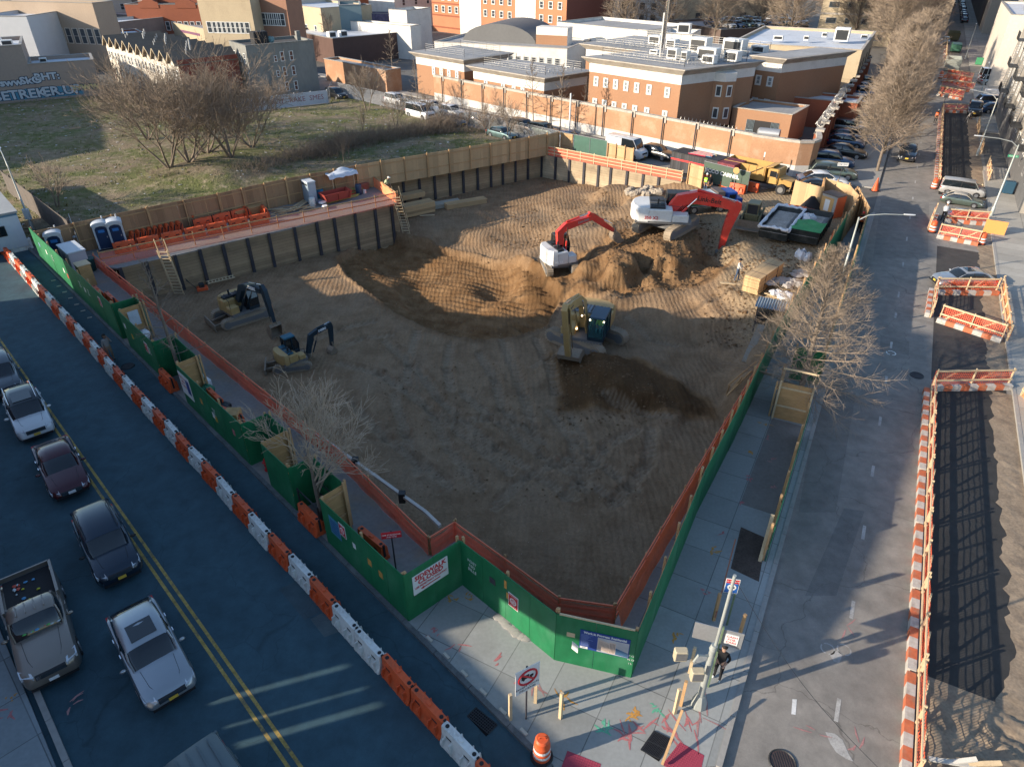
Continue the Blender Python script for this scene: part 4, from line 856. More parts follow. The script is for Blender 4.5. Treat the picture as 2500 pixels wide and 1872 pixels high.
def cross(k_,pm_,label,c,x0,y0,x1,y1,**kw):
 a=G(c,x0,y0,.5); b=G(c,x1,y1,.5); m=(a+b)/2; L_=(a-b).length; kw.setdefault('group','cars parked across the dug lane'); return make_car(k_,pm_,label,(m.x,m.y,RZ),rz_of(az_of(b,a)),s=L_/KS[k_]['L'],**kw)
cross('van',mat('paint_warm_grey',(.36,.35,.34),.4,.3,.05),'grey passenger van with dark windows parked across the dug lane','TR',1965,1230,1672,1190,name='parked_van',cat='van',cargo=False)
cross('sedan',GREENC,'olive grey coupe with a sun-bleached roof beside the grey van','TR',1960,1295,1680,1250,roofm=mat('faded_clearcoat',(.36,.33,.28),.6,0,.3,3))
cross('hatch',paint('pale_blue',(.24,.29,.34),.5),'pale blue hatchback behind the netted timber barricade','TR',1700,1350,1900,1375)
cross('sedan',SILVER,'silver sedan with a sunroof parked above the netted pen','MR',1640,150,2005,150,extras=('sunroof',))
p=G('TR',1895,695,.7); p.z=RZ; copycar('suv',BLACKC,'dark blue-roofed car parked on the right just past the long dug trench',p,209,'cars behind the right-hand trench')
p=G('TR',2015,645,.8); p.z=RZ; copycar('suv',BLUEC,'blue crossover by the fire-escape building',p,100,'cars behind the right-hand trench')
p=G('TR',2040,690,.7); p.z=RZ; copycar('sedan',BLUEC,'blue sedan nearest to the fire-escape building',p,100,'cars behind the right-hand trench')
p=G('TR',2050,495,1.1); p.z=RZ; copycar('bigvan',WHITEC,'white van below the blank cream wall',p,105,'cars behind the right-hand trench')
p=G('TR',2020,515,.7); p.z=RZ; copycar('suv',SILVER,'silver car in front of the white van below the cream wall',p,100,'cars behind the right-hand trench')
gb='cars parked along the back street'
for c_,x_,y_,k_,pm_,l_,az_ in [('TM',515,715,'van',WHITEC,'white boxy van behind the chain-link fence',136),('TM',590,680,'suv',WHITEC,'white sedan-like crossover behind the boxy van',136),('TM',715,705,'suv',WHITEC,'white crossover parked by the prison wall',136),('TM',1175,800,'suv',BROWNC,'bronze crossover by the white wall base',136),('TM',1310,825,'suv',GREENC,'olive crossover before the lamp pole',136),('TM',1475,868,'sedan',BLUEC,'dark blue sedan right of the lamp pole',136),
   ('TM',720,760,'sedan',GREYC,'grey car half behind the chain-link fence, left',136),('TM',1040,840,'sedan',TEALC,'grey-green sedan behind the chain-link fence, right',136),('TM',360,630,'suv',WHITEC,'white car partly behind saplings',136),('TM',450,650,'sedan',BLACKC,'black car partly behind saplings',136),('TM',860,745,'sedan',BROWNC,'brown car in the middle of the row by the wall',136),('A3',110,1190,'suv',BLACKC,'black crossover at the left end of the back street',136)]:
 p=G(c_,x_,y_,.75); p.z=RZ; copycar(k_,pm_,l_,p,az_,gb,s=.92)
p=G('TM',1840,935,1.1); p.z=RZ; make_car('bigvan',WHITEC,'white panel van behind the plank fence at the gate',(p.x,p.y,RZ),rz_of(134),s=.85,group=gb,name='parked_van',cat='van',cargo=True,lod=2)
p=G('TM',2030,960,.8); p.z=RZ; copycar('sedan',BLACKC,'dark car hidden behind the black container',p,134,gb)
for c_,x_,y_,k_,pm_,l_,az_ in [('A5',1950,1480,'suv',WHITEC,'white crossover parked in the compound yard',205),('A5',2150,1420,'van',WHITEC,'white and blue van in the compound yard',205),('A5',1340,1590,'van',WHITEC,'white van in the gateway of the compound',190)]:
 p=G(c_,x_,y_,.8); p.z=RZ; copycar(k_,pm_,l_,p,az_,'vehicles in the compound',s=.95)
# ---------------------------------------------------------------- earth movers
REDM=mat('machine_red',(.62,.045,.035),.42,.1,.1,1,8,coat=.2,dirt=((.35,.20,.12),.25,2)); CREAM=mat('machine_white',(.60,.60,.58),.45,0,.1,1,8,dirt=((.35,.25,.16),.3,1.5)); TANM=mat('machine_tan',(.40,.27,.11),.5,0,.15,1,8,dirt=((.25,.18,.11),.5,2))
NAVM=mat('machine_blue_black',(.018,.035,.05),.45,.2,.15); TRACK=mat('track_steel',(.31,.25,.18),.8,.2,.25,2,15,bump=.3); GREYM=mat('machine_grey',(.16,.16,.16),.6,.2,.15); ROD=mat('hydraulic_rod',(.65,.66,.68),.15,1,.02); BUCK=mat('bucket_steel',(.24,.19,.14),.7,.3,.2,3,12)
HIVIS=mat('hi_vis_green',(.35,.75,.04),.7,0,.1); HIVISO=mat('hi_vis_orange',(.85,.16,.03),.7,0,.1)
DECKG=mat('deck_grey_blue',(.20,.23,.26),.4,.4,.15)
def stadium(L_,R,n=7,z0=0,tail=1.0):
 pts=[]
 for i in range(n+1): t=-math.pi/2+math.pi*i/n; pts.append((L_/2-R+R*math.cos(t),R+R*math.sin(t)+z0))
 for i in range(n+1): t=math.pi/2+math.pi*i/n; pts.append((-L_/2+R+R*math.cos(t),R+R*math.sin(t)+z0))
 return pts
def tracks(r,az,TL,gauge,tw,R,mat_=TRACK):
 M=Matrix.Rotation(az,4,'Z')
 for sg in(-1,1):
  y=sg*gauge/2; ln=stadium(TL,R)
  b=MB(); b.ext(ln,'y',y-tw/2,y+tw/2)
  inner=[(u*.93,R+(w-R)*.78) for u,w in ln];
  per=[Vector((u,0,w)) for u,w in ln]; per.append(per[0]); tot=0; step=TL/24
  for i in range(len(per)-1):
   a,c=per[i],per[i+1]; L_=(c-a).length; d=(c-a)/L_ if L_ else Vector((1,0,0)); s_=(-tot)%step
   while s_<L_:
    p=a+d*s_; nn=Vector((d.z,0,-d.x)); q=p+nn*.0
    b.beam((q.x+nn.x*.02,y-tw/2-.01,q.z+nn.z*.02),(q.x+nn.x*.02,y+tw/2+.01,q.z+nn.z*.02),.05,.06,up=(nn.x,0,nn.z)); s_+=step
   tot+=L_
  b.v=[tuple(M@Vector(v)) for v in b.v]; tr=b.build('track',mat_,r)
  f=MB(); f.ext([(u*.86,R+(w-R)*.45) for u,w in ln],'y',y-tw/2-.03,y+tw/2+.03);
  for sx in(-1,1): f.cyl((sx*(TL/2-R),y-tw/2-.04,R),(sx*(TL/2-R),y+tw/2+.04,R),R*.72,n=14)
  f.v=[tuple(M@Vector(v)) for v in f.v]; f.build('track_frame',GREYM,tr)
 b=MB(); b.box(-TL*.2,TL*.2,-gauge/2,gauge/2,R*.9,R*1.7); b.cyl((0,0,R*1.6),(0,0,R*2.3),gauge*.28,n=16); b.v=[tuple(M@Vector(v)) for v in b.v]; b.build('undercarriage',GREYM,r)
def boxb(mb,x0,x1,y0,y1,z0,z1,bv=.06,mi=0):
 p=[(x0+bv,y0),(x1-bv,y0),(x1,y0+bv),(x1,y1-bv),(x1-bv,y1),(x0+bv,y1),(x0,y1-bv),(x0,y0+bv)]
 q=[(x0+bv*1.8,y0+bv*.8),(x1-bv*1.8,y0+bv*.8),(x1-bv*.8,y0+bv*1.8),(x1-bv*.8,y1-bv*1.8),(x1-bv*1.8,y1-bv*.8),(x0+bv*1.8,y1-bv*.8),(x0+bv*.8,y1-bv*1.8),(x0+bv*.8,y0+bv*1.8)]
 mb.loft([[(a,b,z0) for a,b in p],[(a,b,z1-bv) for a,b in p],[(a,b,z1) for a,b in q]],mi,closed=True)
def arm_poly(c,w):
 up=[];dn=[]
 for i,p in enumerate(c):
  a=Vector(c[max(i-1,0)]); b=Vector(c[min(i+1,len(c)-1)]); d=(b-a).normalized(); n=Vector((-d.y,d.x)); P=Vector(p)
  up.append(tuple(P+n*w[i]/2)); dn.append(tuple(P-n*w[i]/2))
 return up+dn[::-1]
def excavator(label,O,az,track_az,TL,gauge,tw,R,house,boom,stick,bucket,bm,hm,cm,by=0.0,bw=.4,cab_side=1,letter=None,model=None,blade=None,bscale=1.0,sw=.3,group='excavators in the pit',cabm=None,lettermat=None,operator=None,deck='plain'):
 r=thing('excavator',label,'excavator',O,rz_of(az),group)
 tracks(r,R_(az-track_az),TL,gauge,tw,R)
 z0=R*2.25; xf,xr,hw,hh=house   # front, rear, half width, height
 b=MB(); b.box(xr*.9,xf,-hw*.95,hw*.95,z0-.12,z0+.10); b.build('deck_frame',GREYM,r)
 b=MB(); cw=[(xr*.55,-hw),(xr*.82,-hw*.97),(xr*.98,-hw*.6),(xr*1.03,0),(xr*.98,hw*.6),(xr*.82,hw*.97),(xr*.55,hw)]
 b.loft([[(x,y,z0+.02) for x,y in cw],[(x*1.0,y,z0+hh*.78) for x,y in cw],[(x*.95,y*.92,z0+hh*.95) for x,y in cw]],0,closed=True); b.build('counterweight',hm,r,smooth=35)
 b=MB(); boxb(b,xr*.56,xf*.15,-hw,-hw*.2 if cab_side>0 else hw,z0+.1,z0+hh*.86,.07);
 if cab_side>0: boxb(b,xr*.56,-.15,-hw*.2+.01,hw,z0+.1,z0+hh*.86,.07)
 b.build('engine_housing',hm,r,smooth=30)
 b=MB(); boxb(b,xr*.52,xr*.1,-hw*.85,hw*.85,z0+hh*.86+.005,z0+hh*1.0,.05); b.build('engine_hood',DECKG if deck!='plain' else (cabm or DARK),r)
 for k in range(3 if deck=='plain' else 9):
  q=MB(); y=-hw*.6+k*hw*(.4 if deck=='plain' else .17); q.box(xr*.5,xr*.12,y-.05,y+.05,z0+hh*1.0,z0+hh*1.04); q.build('hood_grille',GREYM if k%2 else DARK,r)
 q=MB(); q.cyl((xr*.30,-hw*.35*cab_side,z0+hh*.98),(xr*.30,-hw*.35*cab_side,z0+hh*1.35),.07,n=8); q.build('exhaust',DARK,r)
 b=MB(); boxb(b,xf*.15+.02,xf*.85,*( (-hw,-hw*.35) if cab_side>0 else (hw*.35,hw)),z0+.1,z0+hh*.55,.06); b.build('tool_box',hm,r,smooth=30)
 q=MB(); q.tube([(xf*.8,-cab_side*hw*.95,z0+hh*.5),(xf*.8,-cab_side*hw*.95,z0+hh*1.05),(xr*.2,-cab_side*hw*.95,z0+hh*1.2),(xr*.5,-cab_side*hw*.95,z0+hh*1.0)],.02,5); q.build('hand_rail',DARK,r)
 cx0,cx1=-.15,xf*1.0; cy0,cy1=(hw*.30,hw*1.0) if cab_side>0 else (-hw*1.0,-hw*.30); ch=hh*1.0+.55
 g=MB(); pr=[(cx0,z0+.1),(cx1,z0+.1),(cx1+.04,z0+ch*.55),(cx1-.22,z0+ch-.06),(cx0+.05,z0+ch-.06)]
 g.ext(pr,'y',cy0+.03,cy1-.03); cab=g.build('cab_glass',GLASS if operator is None else netmat('cab_tinted_glass',(.02,.10,.11),.45),r)
 q=MB(); boxb(q,cx0-.02,cx1-.14,cy0-.01,cy1+.01,z0+ch-.06,z0+ch+.05,.05); q.build('cab_roof',cabm or DARK,r,smooth=30)
 for (x_,zb) in ((cx0,0),(cx1-.03,0),((cx0+cx1)/2,0)):
  for y_ in (cy0,cy1):
   xt=x_-(.19 if x_>cx1-.1 else 0); q=MB(); q.tube([(x_,y_,z0+.1),(x_+(.04 if x_>cx1-.1 else 0),y_,z0+ch*.55),(xt,y_,z0+ch-.02)],.045,4); q.build('cab_post',cm,r)
 q=MB(); q.box(cx0,cx1+.02,cy0,cy1,z0+.08,z0+.32); q.build('cab_base',cm,r)
 if operator is not None:
  q=MB(); seat=[(.15,.45),(.75,.45),(.75,.55),(.3,.6),(.2,1.1),(.1,1.1)]
  ym=(cy0+cy1)/2; xo=cx0+.1
  q.ext([(xo+a_,z0+b_) for a_,b_ in seat],'y',ym-.22,ym+.22); q.build('seat',SEATM,r)
 def plate(nm,pts,w,m_,y=by):
  c=[(p[0],p[1]) for p in pts]; ws=[p[2] for p in pts]; q=MB(); q.ext(arm_poly(c,ws),'y',y-w/2,y+w/2); return q.build(nm,m_,r)
 bo=plate('boom',boom,bw,bm); st=plate('stick',stick,sw,bm)
 def cyl(a,b_,rad,y,nm='hydraulic_cylinder'):
  a=Vector((a[0],y,a[1])); b_=Vector((b_[0],y,b_[1])); m1=a.lerp(b_,.58); q=MB(); q.cyl(a,m1,rad,n=8); o=q.build(nm,bm if nm=='hydraulic_cylinder' else DARK,r,smooth=50)
  q=MB(); q.cyl(m1,b_,rad*.55,n=8); q.build('piston_rod',ROD,o,smooth=50)
 f=boom[0]; k=len(boom)//2
 for sg in(-1,1): cyl((f[0]+.45*bscale,z0+.05),(boom[k][0],boom[k][1]-.0),.085*bscale,by+sg*(bw/2+.10*bscale))
 tip=boom[-1]; s0=stick[0]
 cyl((boom[k][0]+(0),boom[k][1]+boom[k][2]*.6),(s0[0],s0[1]),.085*bscale,by)
 cyl((stick[1][0]+.05,stick[1][1]+.1),(stick[-1][0]+.0,stick[-1][1]+.55*bscale),.065*bscale,by+ .02 if False else by+sw*.75)
 hs=MB();
 for sg in(-1,1): hs.tube([(p[0],by+sg*bw*.25,p[1]+p[2]*.5+.05) for p in boom],.025*bscale,4)
 hs2=MB(); hs2.tube([(boom[-2][0],by+bw*.55,boom[-2][1]),((boom[-1][0]+stick[1][0])/2+.15,by+bw*.6,(boom[-1][1]+stick[1][1])/2-.1),(stick[2][0],by+sw*.55,stick[2][1])],.03*bscale,4); hs2.build('hydraulic_hose',TRIM,r)
 if bucket:
  (bx,bz,ang,sz,bwid)=bucket; prof=[(0,.05),(.05,-.25),(.12,-.6),(.35,-.88),(.7,-1.0),(1.0,-.92),(1.18,-.7),(1.1,-.68),(.95,-.83),(.68,-.90),(.4,-.80),(.2,-.55),(.15,-.2),(.3,.08)]
  ca,sa=math.cos(ang),math.sin(ang); P=[(bx+sz*(u*ca-v*sa),bz+sz*(u*sa+v*ca)) for u,v in prof]
  q=MB(); q.ext(P,'y',by-bwid/2,by+bwid/2)
  sp=[prof[i] for i in (0,1,2,3,4,5,6)]+[(.6,-.05),(.3,.08)]; P2=[(bx+sz*(u*ca-v*sa),bz+sz*(u*sa+v*ca)) for u,v in sp]
  for sg in(-1,1): q.ext(P2,'y',by+sg*bwid/2-.02,by+sg*bwid/2+.02)
  bo2=q.build('bucket',BUCK,r,smooth=25)
  for k in range(5):
   y=by-bwid/2+.06+(bwid-.12)*k/4; u,v=1.15,-.7; a_=(bx+sz*(u*ca-v*sa),bz+sz*(u*sa+v*ca)); u,v=1.35,-.50; c_=(bx+sz*(u*ca-v*sa),bz+sz*(u*sa+v*ca))
   t_=MB(); t_.beam((a_[0],y,a_[1]),(c_[0],y,c_[1]),.06*sz,.05*sz); t_.build('tooth',BUCK,bo2)
  for sg in(-1,1):
   q=MB(); q.beam((stick[-1][0],by+sg*sw*.55,stick[-1][1]+.5*bscale),(bx+sz*.3*ca,by+sg*sw*.55,bz+sz*.3*sa),.05,.09); q.build('bucket_link',BUCK,r)
 if blade:
  bx0,bwid_,bh,baz=blade; M=Matrix.Rotation(R_(az-track_az),4,'Z')
  q=MB(); q.ext([(bx0-.08,.02),(bx0+.04,.02),(bx0-.04,bh*.5),(bx0+.02,bh),(bx0-.08,bh),(bx0-.14,bh*.5)],'y',-bwid_/2,bwid_/2)
  for sg in(-1,1): q.beam((bx0,sg*gauge*.25,bh*.4),(bx0*.45,sg*gauge*.25,R),.12,.14)
  q.v=[tuple(M@Vector(v)) for v in q.v]; q.build('dozer_blade',BUCK,r)
 if letter:
  txt,fr,sz,m_,side=letter; i=int(fr); a=Vector((boom[i][0],boom[i][1])); c=Vector((boom[i+1][0],boom[i+1][1])); p=a.lerp(c,fr-i); d=(c-a).normalized()
  xd=Vector((d.x,0,d.y))*(1 if side<0 else -1); yd=Vector((0,0,1))-xd*xd.z
  text_part(txt,'lettering',sz,m_,r,frame((p.x,by+side*(bw/2+.006),p.y),xd,yd),bold=.01)
 if model:
  txt,x_,side,zz,sz,m_=model; text_part(txt,'lettering',sz,m_,r,frame((x_,side*(hw+.012),zz),(1 if side<0 else -1,0,0),(0,0,1)),bold=.008)
 return r,z0
LETW=mat('letter_white',(.75,.76,.76),.5,0,.03); LETK=mat('letter_black',(.02,.02,.02),.5,0,.03); LETR=mat('letter_red',(.45,.02,.03),.5,0,.03); LETG=mat('letter_grey',(.30,.22,.22),.5,0,.03)
def plane(O,az,pts):
 out=[]
 for c,x,y,w in pts:
  a,z=plane_hit(c,x,y,O,az); out.append((a,z-O[2],w))
 return out
O=G('Y5',840,900,-2.6); az=200
O1=(O.x,O.y,-2.7)
tr_az=az_of(G('Y5',210,850,-2.8),G('Y5',1030,1190,-2.8))
bm=plane(O1,az,[('Y5',850,600,.5),('Y5',815,330,.62),('Y5',745,275,.62),('Y5',620,350,.55),('Y5',560,400,.42)]); bm[0]=(.35,1.5,.5)
sk_=plane(O1,az,[('Y5',560,330,.3),('Y5',555,400,.68),('Y5',560,640,.5),('Y5',575,950,.36),('Y5',590,1130,.28)])
e1,z01=excavator('tan excavator with its bucket down, digging in the middle of the pit',O1,az,tr_az,4.7,2.75,.62,.48,(1.75,-2.6,1.5,1.15),bm,sk_,(sk_[-1][0],sk_[-1][1]-.05,R_(-112),1.15,1.45),TANM,TANM,NAVM,by=-.15,bw=.42,sw=.34,cabm=mat('cab_blue_roof',(.03,.07,.11),.4,.2,.1),operator=1,cab_side=1,deck='ribbed')
Ob=G('Y3',500,470,.2); Ob=(Ob.x,Ob.y,.06)
az2=az_of(G('Y3',320,200,3),G('Y3',1080,330,4))
az2=98
bp=plane(Ob,az2,[('Y3',520,330,.7),('Y3',620,225,.95),('Y3',760,205,1.0),('Y3',950,240,.85),('Y3',1090,285,.6)])
sp_=plane(Ob,az2,[('Y3',1120,245,.45),('Y3',1090,285,.9),('Y3',1010,470,.65),('Y3',960,640,.4)])
e2,z02=excavator('large red excavator with a white house on the spoil mound, arm stretched right',Ob,az2,az_of(G('Y3',510,580),G('Y3',700,470)),5.2,3.0,.62,.5,(1.9,-3.0,1.6,1.25),bp,sp_,None,REDM,CREAM,DARK,by=-.2,bw=.6,sw=.45,bscale=1.3,letter=('Link-Belt',2.55,.55,LETK,-1),model=('350 X2',-1.4,-1,1.5,.38,LETR))
q=MB(); q.ext([(-.35,-.45),(.3,-.5),(.45,.1),(.1,.45),(-.3,.25)],'y',-.3,.3); q.v=[(v[0]+sp_[-1][0]-.1,v[1]-.2,v[2]+sp_[-1][1]-.4) for v in q.v]; q.build('quick_coupler',GREYM,e2)
Os=G('Y6',690,1400,-1.9); Os=(Os.x,Os.y,-2.05)
az3=az_of(G('Y6',700,900,0),G('Y6',1930,720,0))-3
bp=plane(Os,az3,[('Y6',700,890,.45),('Y6',700,620,.6),('Y6',850,480,.6),('Y6',1130,380,.5),('Y6',1420,280,.35)])
sp_=plane(Os,az3,[('Y6',1350,190,.3),('Y6',1440,260,.55),('Y6',1680,430,.45),('Y6',1900,570,.3)])
e3,z03=excavator('smaller red excavator with a white rounded house, bucket on the dirt mound',Os,az3,-8,3.2,2.1,.5,.38,(1.1,-1.45,1.25,1.3),bp,sp_,(sp_[-1][0],sp_[-1][1]-.05,R_(-20),.85,.9),REDM,CREAM,DARK,by=0,bw=.36,sw=.28,bscale=.9,letter=('Link-Belt',3.3,.28,LETG,-1),model=('145 X4',-.7,-1,1.15,.25,LETW))
Om=G('Y4',640,660,-2.9); Om=(Om.x,Om.y,-3.0)
az4=az_of(Om,G('Y4',1100,950,-3))
bp=plane(Om,az4,[('Y4',600,420,.4),('Y4',640,240,.5),('Y4',760,230,.5),('Y4',930,290,.35)])
sp_=plane(Om,az4,[('Y4',915,205,.28),('Y4',950,290,.5),('Y4',1030,530,.4),('Y4',1090,730,.28)])
e4,z04=excavator('tan compact-radius excavator with dark blue arm and dozer blade, left of the pit',Om,az4,az_of(G('Y4',480,790,-3),G('Y4',990,630,-3)),3.6,2.0,.45,.36,(1.0,-1.2,1.1,1.15),bp,sp_,(sp_[-1][0]+.05,sp_[-1][1]-.1,R_(-60),.8,.85),NAVM,TANM,NAVM,by=-.0,bw=.34,sw=.26,bscale=.85,letter=('DEERE',2.3,.34,LETW,-1),blade=(-2.25,2.1,.55,0))
On=G('Y4',1370,1330,-2.9); On=(On.x,On.y,-3.0)
az5=az_of(On,G('Y4',1880,1150,-3))
bp=plane(On,az5,[('Y4',1560,1150,.28),('Y4',1590,900,.34),('Y4',1680,840,.34),('Y4',1850,760,.24)])
sp_=plane(On,az5,[('Y4',1850,715,.2),('Y4',1865,770,.34),('Y4',1880,900,.28),('Y4',1890,1040,.2)])
e5,z05=excavator('mini excavator with blue cab roof, tan skirt and dark blue arm',On,az5,az_of(G('Y4',1140,1350,-3),G('Y4',1620,1290,-3)),2.4,1.5,.32,.28,(.75,-1.0,.85,.75),bp,sp_,(sp_[-1][0],sp_[-1][1]-.05,R_(-60),.55,.6),NAVM,TANM,NAVM,by=-.25,bw=.24,sw=.2,bscale=.6,letter=('DEERE',2.35,.2,LETW,-1),blade=(-1.7,1.8,.4,0),cabm=mat('cab_teal_roof',(.02,.10,.15),.4,.2,.1),cab_side=1)
LAMPM=emat('work_lamp_lit',(1,.75,.45),9)
for x_,y_,z_ in ((1.65,.52,z01+1.55),(1.65,1.45,z01+1.55),(2.3,.12,3.2),(1.2,-.45,z01+.5)):
 q=MB(); q.blob((x_,y_,z_),(.05,.05,.05),8,5); q.build('work_lamp',LAMPM,e1,smooth=60)
# ---------------------------------------------------------------- buildings
BRK=mat('prison_brick',(.30,.165,.095),.85,0,.10,.25,5,dirt=((.30,.13,.06),.35,.15)); BRKD=mat('red_brick',(.26,.085,.045),.9,0,.15,.4,6,dirt=((.17,.06,.04),.5,.4))
WST=mat('white_stone_band',(.60,.58,.54),.8,0,.10,.5,6,dirt=((.38,.35,.31),.4,.6)); CORN=mat('cornice_stone',(.40,.36,.31),.85,0,.22,1.2,9,dirt=((.22,.19,.16),.5,1)); ROOFG=mat('grey_roof',(.30,.30,.30),.9,0,.2,.2,3,dirt=((.18,.18,.18),.5,.3)); ROOFS=mat('silver_roof',(.55,.58,.62),.6,.1,.15,.15,2,dirt=((.3,.3,.3),.5,.3)); ROOFD=mat('dark_roof',(.07,.065,.06),.9,0,.3,.4,4)
STUC=mat('grey_stucco',(.20,.20,.185),.9,0,.15,.4,3,dirt=((.09,.09,.085),.6,.6),stretch=(1,1,.35)); CRM=mat('cream_wall',(.55,.49,.42),.9,0,.12,.3,3,dirt=((.36,.31,.27),.5,.3)); BEIG=mat('beige_brick',(.42,.34,.23),.9,0,.12,.4,6,dirt=((.28,.22,.15),.4,.5)); LAV=mat('mauve_wall',(.33,.27,.29),.9,0,.1,.3,4); TAUPE=mat('taupe_wall',(.30,.24,.20),.9,0,.08,.2,3,dirt=((.24,.19,.17),.4,.2))
WINF=mat('window_frame_white',(.62,.62,.60),.6,0,.05); PANE=mat('window_pane',(.05,.06,.07),.15,0,.3,.4,3,spec=.6); PANEL=mat('window_pane_light',(.22,.24,.25),.2,0,.3,.6,3); SHIN=mat('roof_shingle',(.15,.12,.095),.95,0,.2,1,14,stretch=(1,1,3))
WD={}
def window(par,face,x,z,w,h,W,D,fm=None,pm=None,fr=.12,out=.05):
 fm=fm or WINF; pm=pm or PANE; key=(round(w,2),round(h,2),fm.name,pm.name,fr)
 if key not in WD:
  a=MB();
  a.box(-w/2,w/2,-out,.02,0,fr); a.box(-w/2,w/2,-out,.02,h-fr*.8,h); a.box(-w/2,-w/2+fr,-out,.02,fr,h-fr*.8); a.box(w/2-fr,w/2,-out,.02,fr,h-fr*.8)
  b=MB(); b.box(-w/2+fr,w/2-fr,-out*.4,.0,fr,h-fr*.8)
  if h>w*1.2: a.box(-w/2+fr,w/2-fr,-out*.8,.0,h*.5-.03,h*.5+.03)
  WD[key]=(a.build('window',fm,data=True),b.build('pane',pm,data=True))
 o=bpy.data.objects.new('window',WD[key][0]); COL.objects.link(o); o.parent=par
 q=bpy.data.objects.new('pane',WD[key][1]); COL.objects.link(q); q.parent=o
 if face=='f': o.location=(x,0,z)
 elif face=='r': o.location=(W,x,z); o.rotation_euler=(0,0,math.pi/2)
 elif face=='l': o.location=(0,x,z); o.rotation_euler=(0,0,-math.pi/2)
 elif face=='b': o.location=(x,D,z); o.rotation_euler=(0,0,math.pi)
 return o
def bldg(label,O,az,W,D,h,wm,rm=None,par=.5,z0=-.2,name='building',cat='building',group=None,capm=None,band=None,skew=0,cap=.12):
 r=thing(name,label,cat,(O[0],O[1],z0),rz_of(az),group); rm=rm or ROOFG; h=h-z0
 fp=[(0,0),(W,0),(W+skew*D,D),(skew*D,D)]; t=.25
 q=MB(); q.ext(fp,'z',0,h-par); q.build('wall',wm,r)
 q=MB(); q.add([(x,y,h-par+.02) for x,y in fp],[(0,1,2,3)]); q.build('roof',rm,r)
 for i,(a,b) in enumerate(zip(fp,fp[1:]+fp[:1])):
  p=MB(); A_,B_=Vector((*a,0)),Vector((*b,0)); d=(B_-A_).normalized(); n=Vector((-d.y,d.x,0)); c=(A_+B_)/2
  p.beam(A_+n*t/2+d*(t if i%2 else 0)+Vector((0,0,h-par/2+.0)),B_+n*t/2-d*(t if i%2 else 0)+Vector((0,0,h-par/2)),t,par-.0); p.build('parapet',wm if band is None else band,r)
  p=MB(); p.beam(A_+n*t/2-n*.03+d*(t+.04 if i%2 else -.04)+Vector((0,0,h+.045)),B_+n*t/2-n*.03-d*(t+.04 if i%2 else -.04)+Vector((0,0,h+.045)),t+cap,.08); p.build('coping',capm or CONC,r)
 return r
def rowin(r,face,W,D,x0,x1,n,z,w,h,fm=None,pm=None,fr=.12):
 for i in range(n): window(r,face,x0+(x1-x0)*(i+.5)/n,z,w,h,W,D,fm,pm,fr)
def hvac(par,x,y,z,w=1.6,d=1.2,h=1.1,m=None):
 a=MB(); boxb(a,x-w/2,x+w/2,y-d/2,y+d/2,z+.1,z+h,.05); u=a.build('rooftop_unit',m or WINF,par); b=MB(); b.box(x-w*.4,x+w*.4,y-d/2-.02,y-d/2-.005,z+.3,z+h*.85); b.build('vent_grille',DARK,u)
RAZ=mat('razor_wire',(.42,.41,.39),.5,.6,.2)
def razor(name,label,pts,rad=.28,turns=3.2,wire=.012,n=8,par=None):
 m=MB()
 for a,b in zip(pts,pts[1:]):
  L_=(b-a).length; k=int(L_*turns*n); d=(b-a)/L_; s=Vector((-d.y,d.x,0)); P=[]
  for i in range(k): t=2*math.pi*i/n; P.append(a+d*(L_*i/k)+s*math.cos(t)*rad+Vector((0,0,math.sin(t)*rad+rad)))
  m.tube(P,wire,3,cap=False)
 o=m.build(name,RAZ,par)
 return o if par is not None else tag(o,label,'razor wire')
WALLB=mat('perimeter_wall_brick',(.36,.20,.115),.88,0,.14,.5,6,dirt=((.50,.40,.30),.45,.5)); WALLW=mat('whitewash',(.52,.50,.47),.85,0,.12,.5,5,dirt=((.34,.30,.26),.4,.6))
r=thing('perimeter_wall','long brick wall with whitewashed base and stone cap along the back street','wall',T2(-17.5,8.75),rz_of(-45.6))
q=MB(); q.box(0,52.5,-.4,0,1.0,3.25); q.build('wall',WALLB,r)
q=MB(); q.box(0,52.5,-.403,.003,-.2,1.0); q.build('whitewashed_base',WALLW,r)
q=MB()
for i in range(35): q.box(i*1.5+.01,(i+1)*1.5-.01,-.46,.07,3.25,3.52)
q.build('coping',CORN,r)
for i in range(12):
 x_=2.4+i*4.35
 q=MB(); q.box(x_-.22,x_+.22,.0,.14,2.9,3.62); q.build('pier_cap',CORN,r)
 q=MB(); q.box(x_+.05,x_+.15,.141,.26,0,3.5); q.build('drain_pipe',PILE,r)
r=thing('perimeter_wall','rounded brick corner of the compound wall with a whitewashed base','wall',(0,0,0))
c0=T2(-17.5,8.75); c1_=S(57.5,-7.25);
mid=[Vector((28.3,73.05,0)),Vector((29.6,72.2,0)),Vector((30.9,72.2,0)),Vector((31.8,73.0,0)),Vector((32.3,74.2,0))]
pts=[c0+Vector((0,0,0))]+mid+[S(57.5,-7.3)]
for nm,m_,za,zb,th in (('whitewashed_base',WALLW,-.2,1.0,.41),('wall',WALLB,1.0,3.25,.40),('coping',CORN,3.25,3.5,.54)):
 q=MB()
 for a,b in zip(pts,pts[1:]): d=(b-a).normalized(); q.beam((a.x-d.x*.05,a.y-d.y*.05,(za+zb)/2),(b.x+d.x*.05,b.y+d.y*.05,(za+zb)/2),th,zb-za)
 q.build(nm,m_,r)
p0=S(57.5,-7.3)
r=thing('perimeter_wall','brick compound wall with projecting piers along the parking bays','wall',(p0.x,p0.y,0),rz_of(28.3))
q=MB(); q.box(0,66,0,.4,-.2,3.3); q.build('wall',BRKD,r)
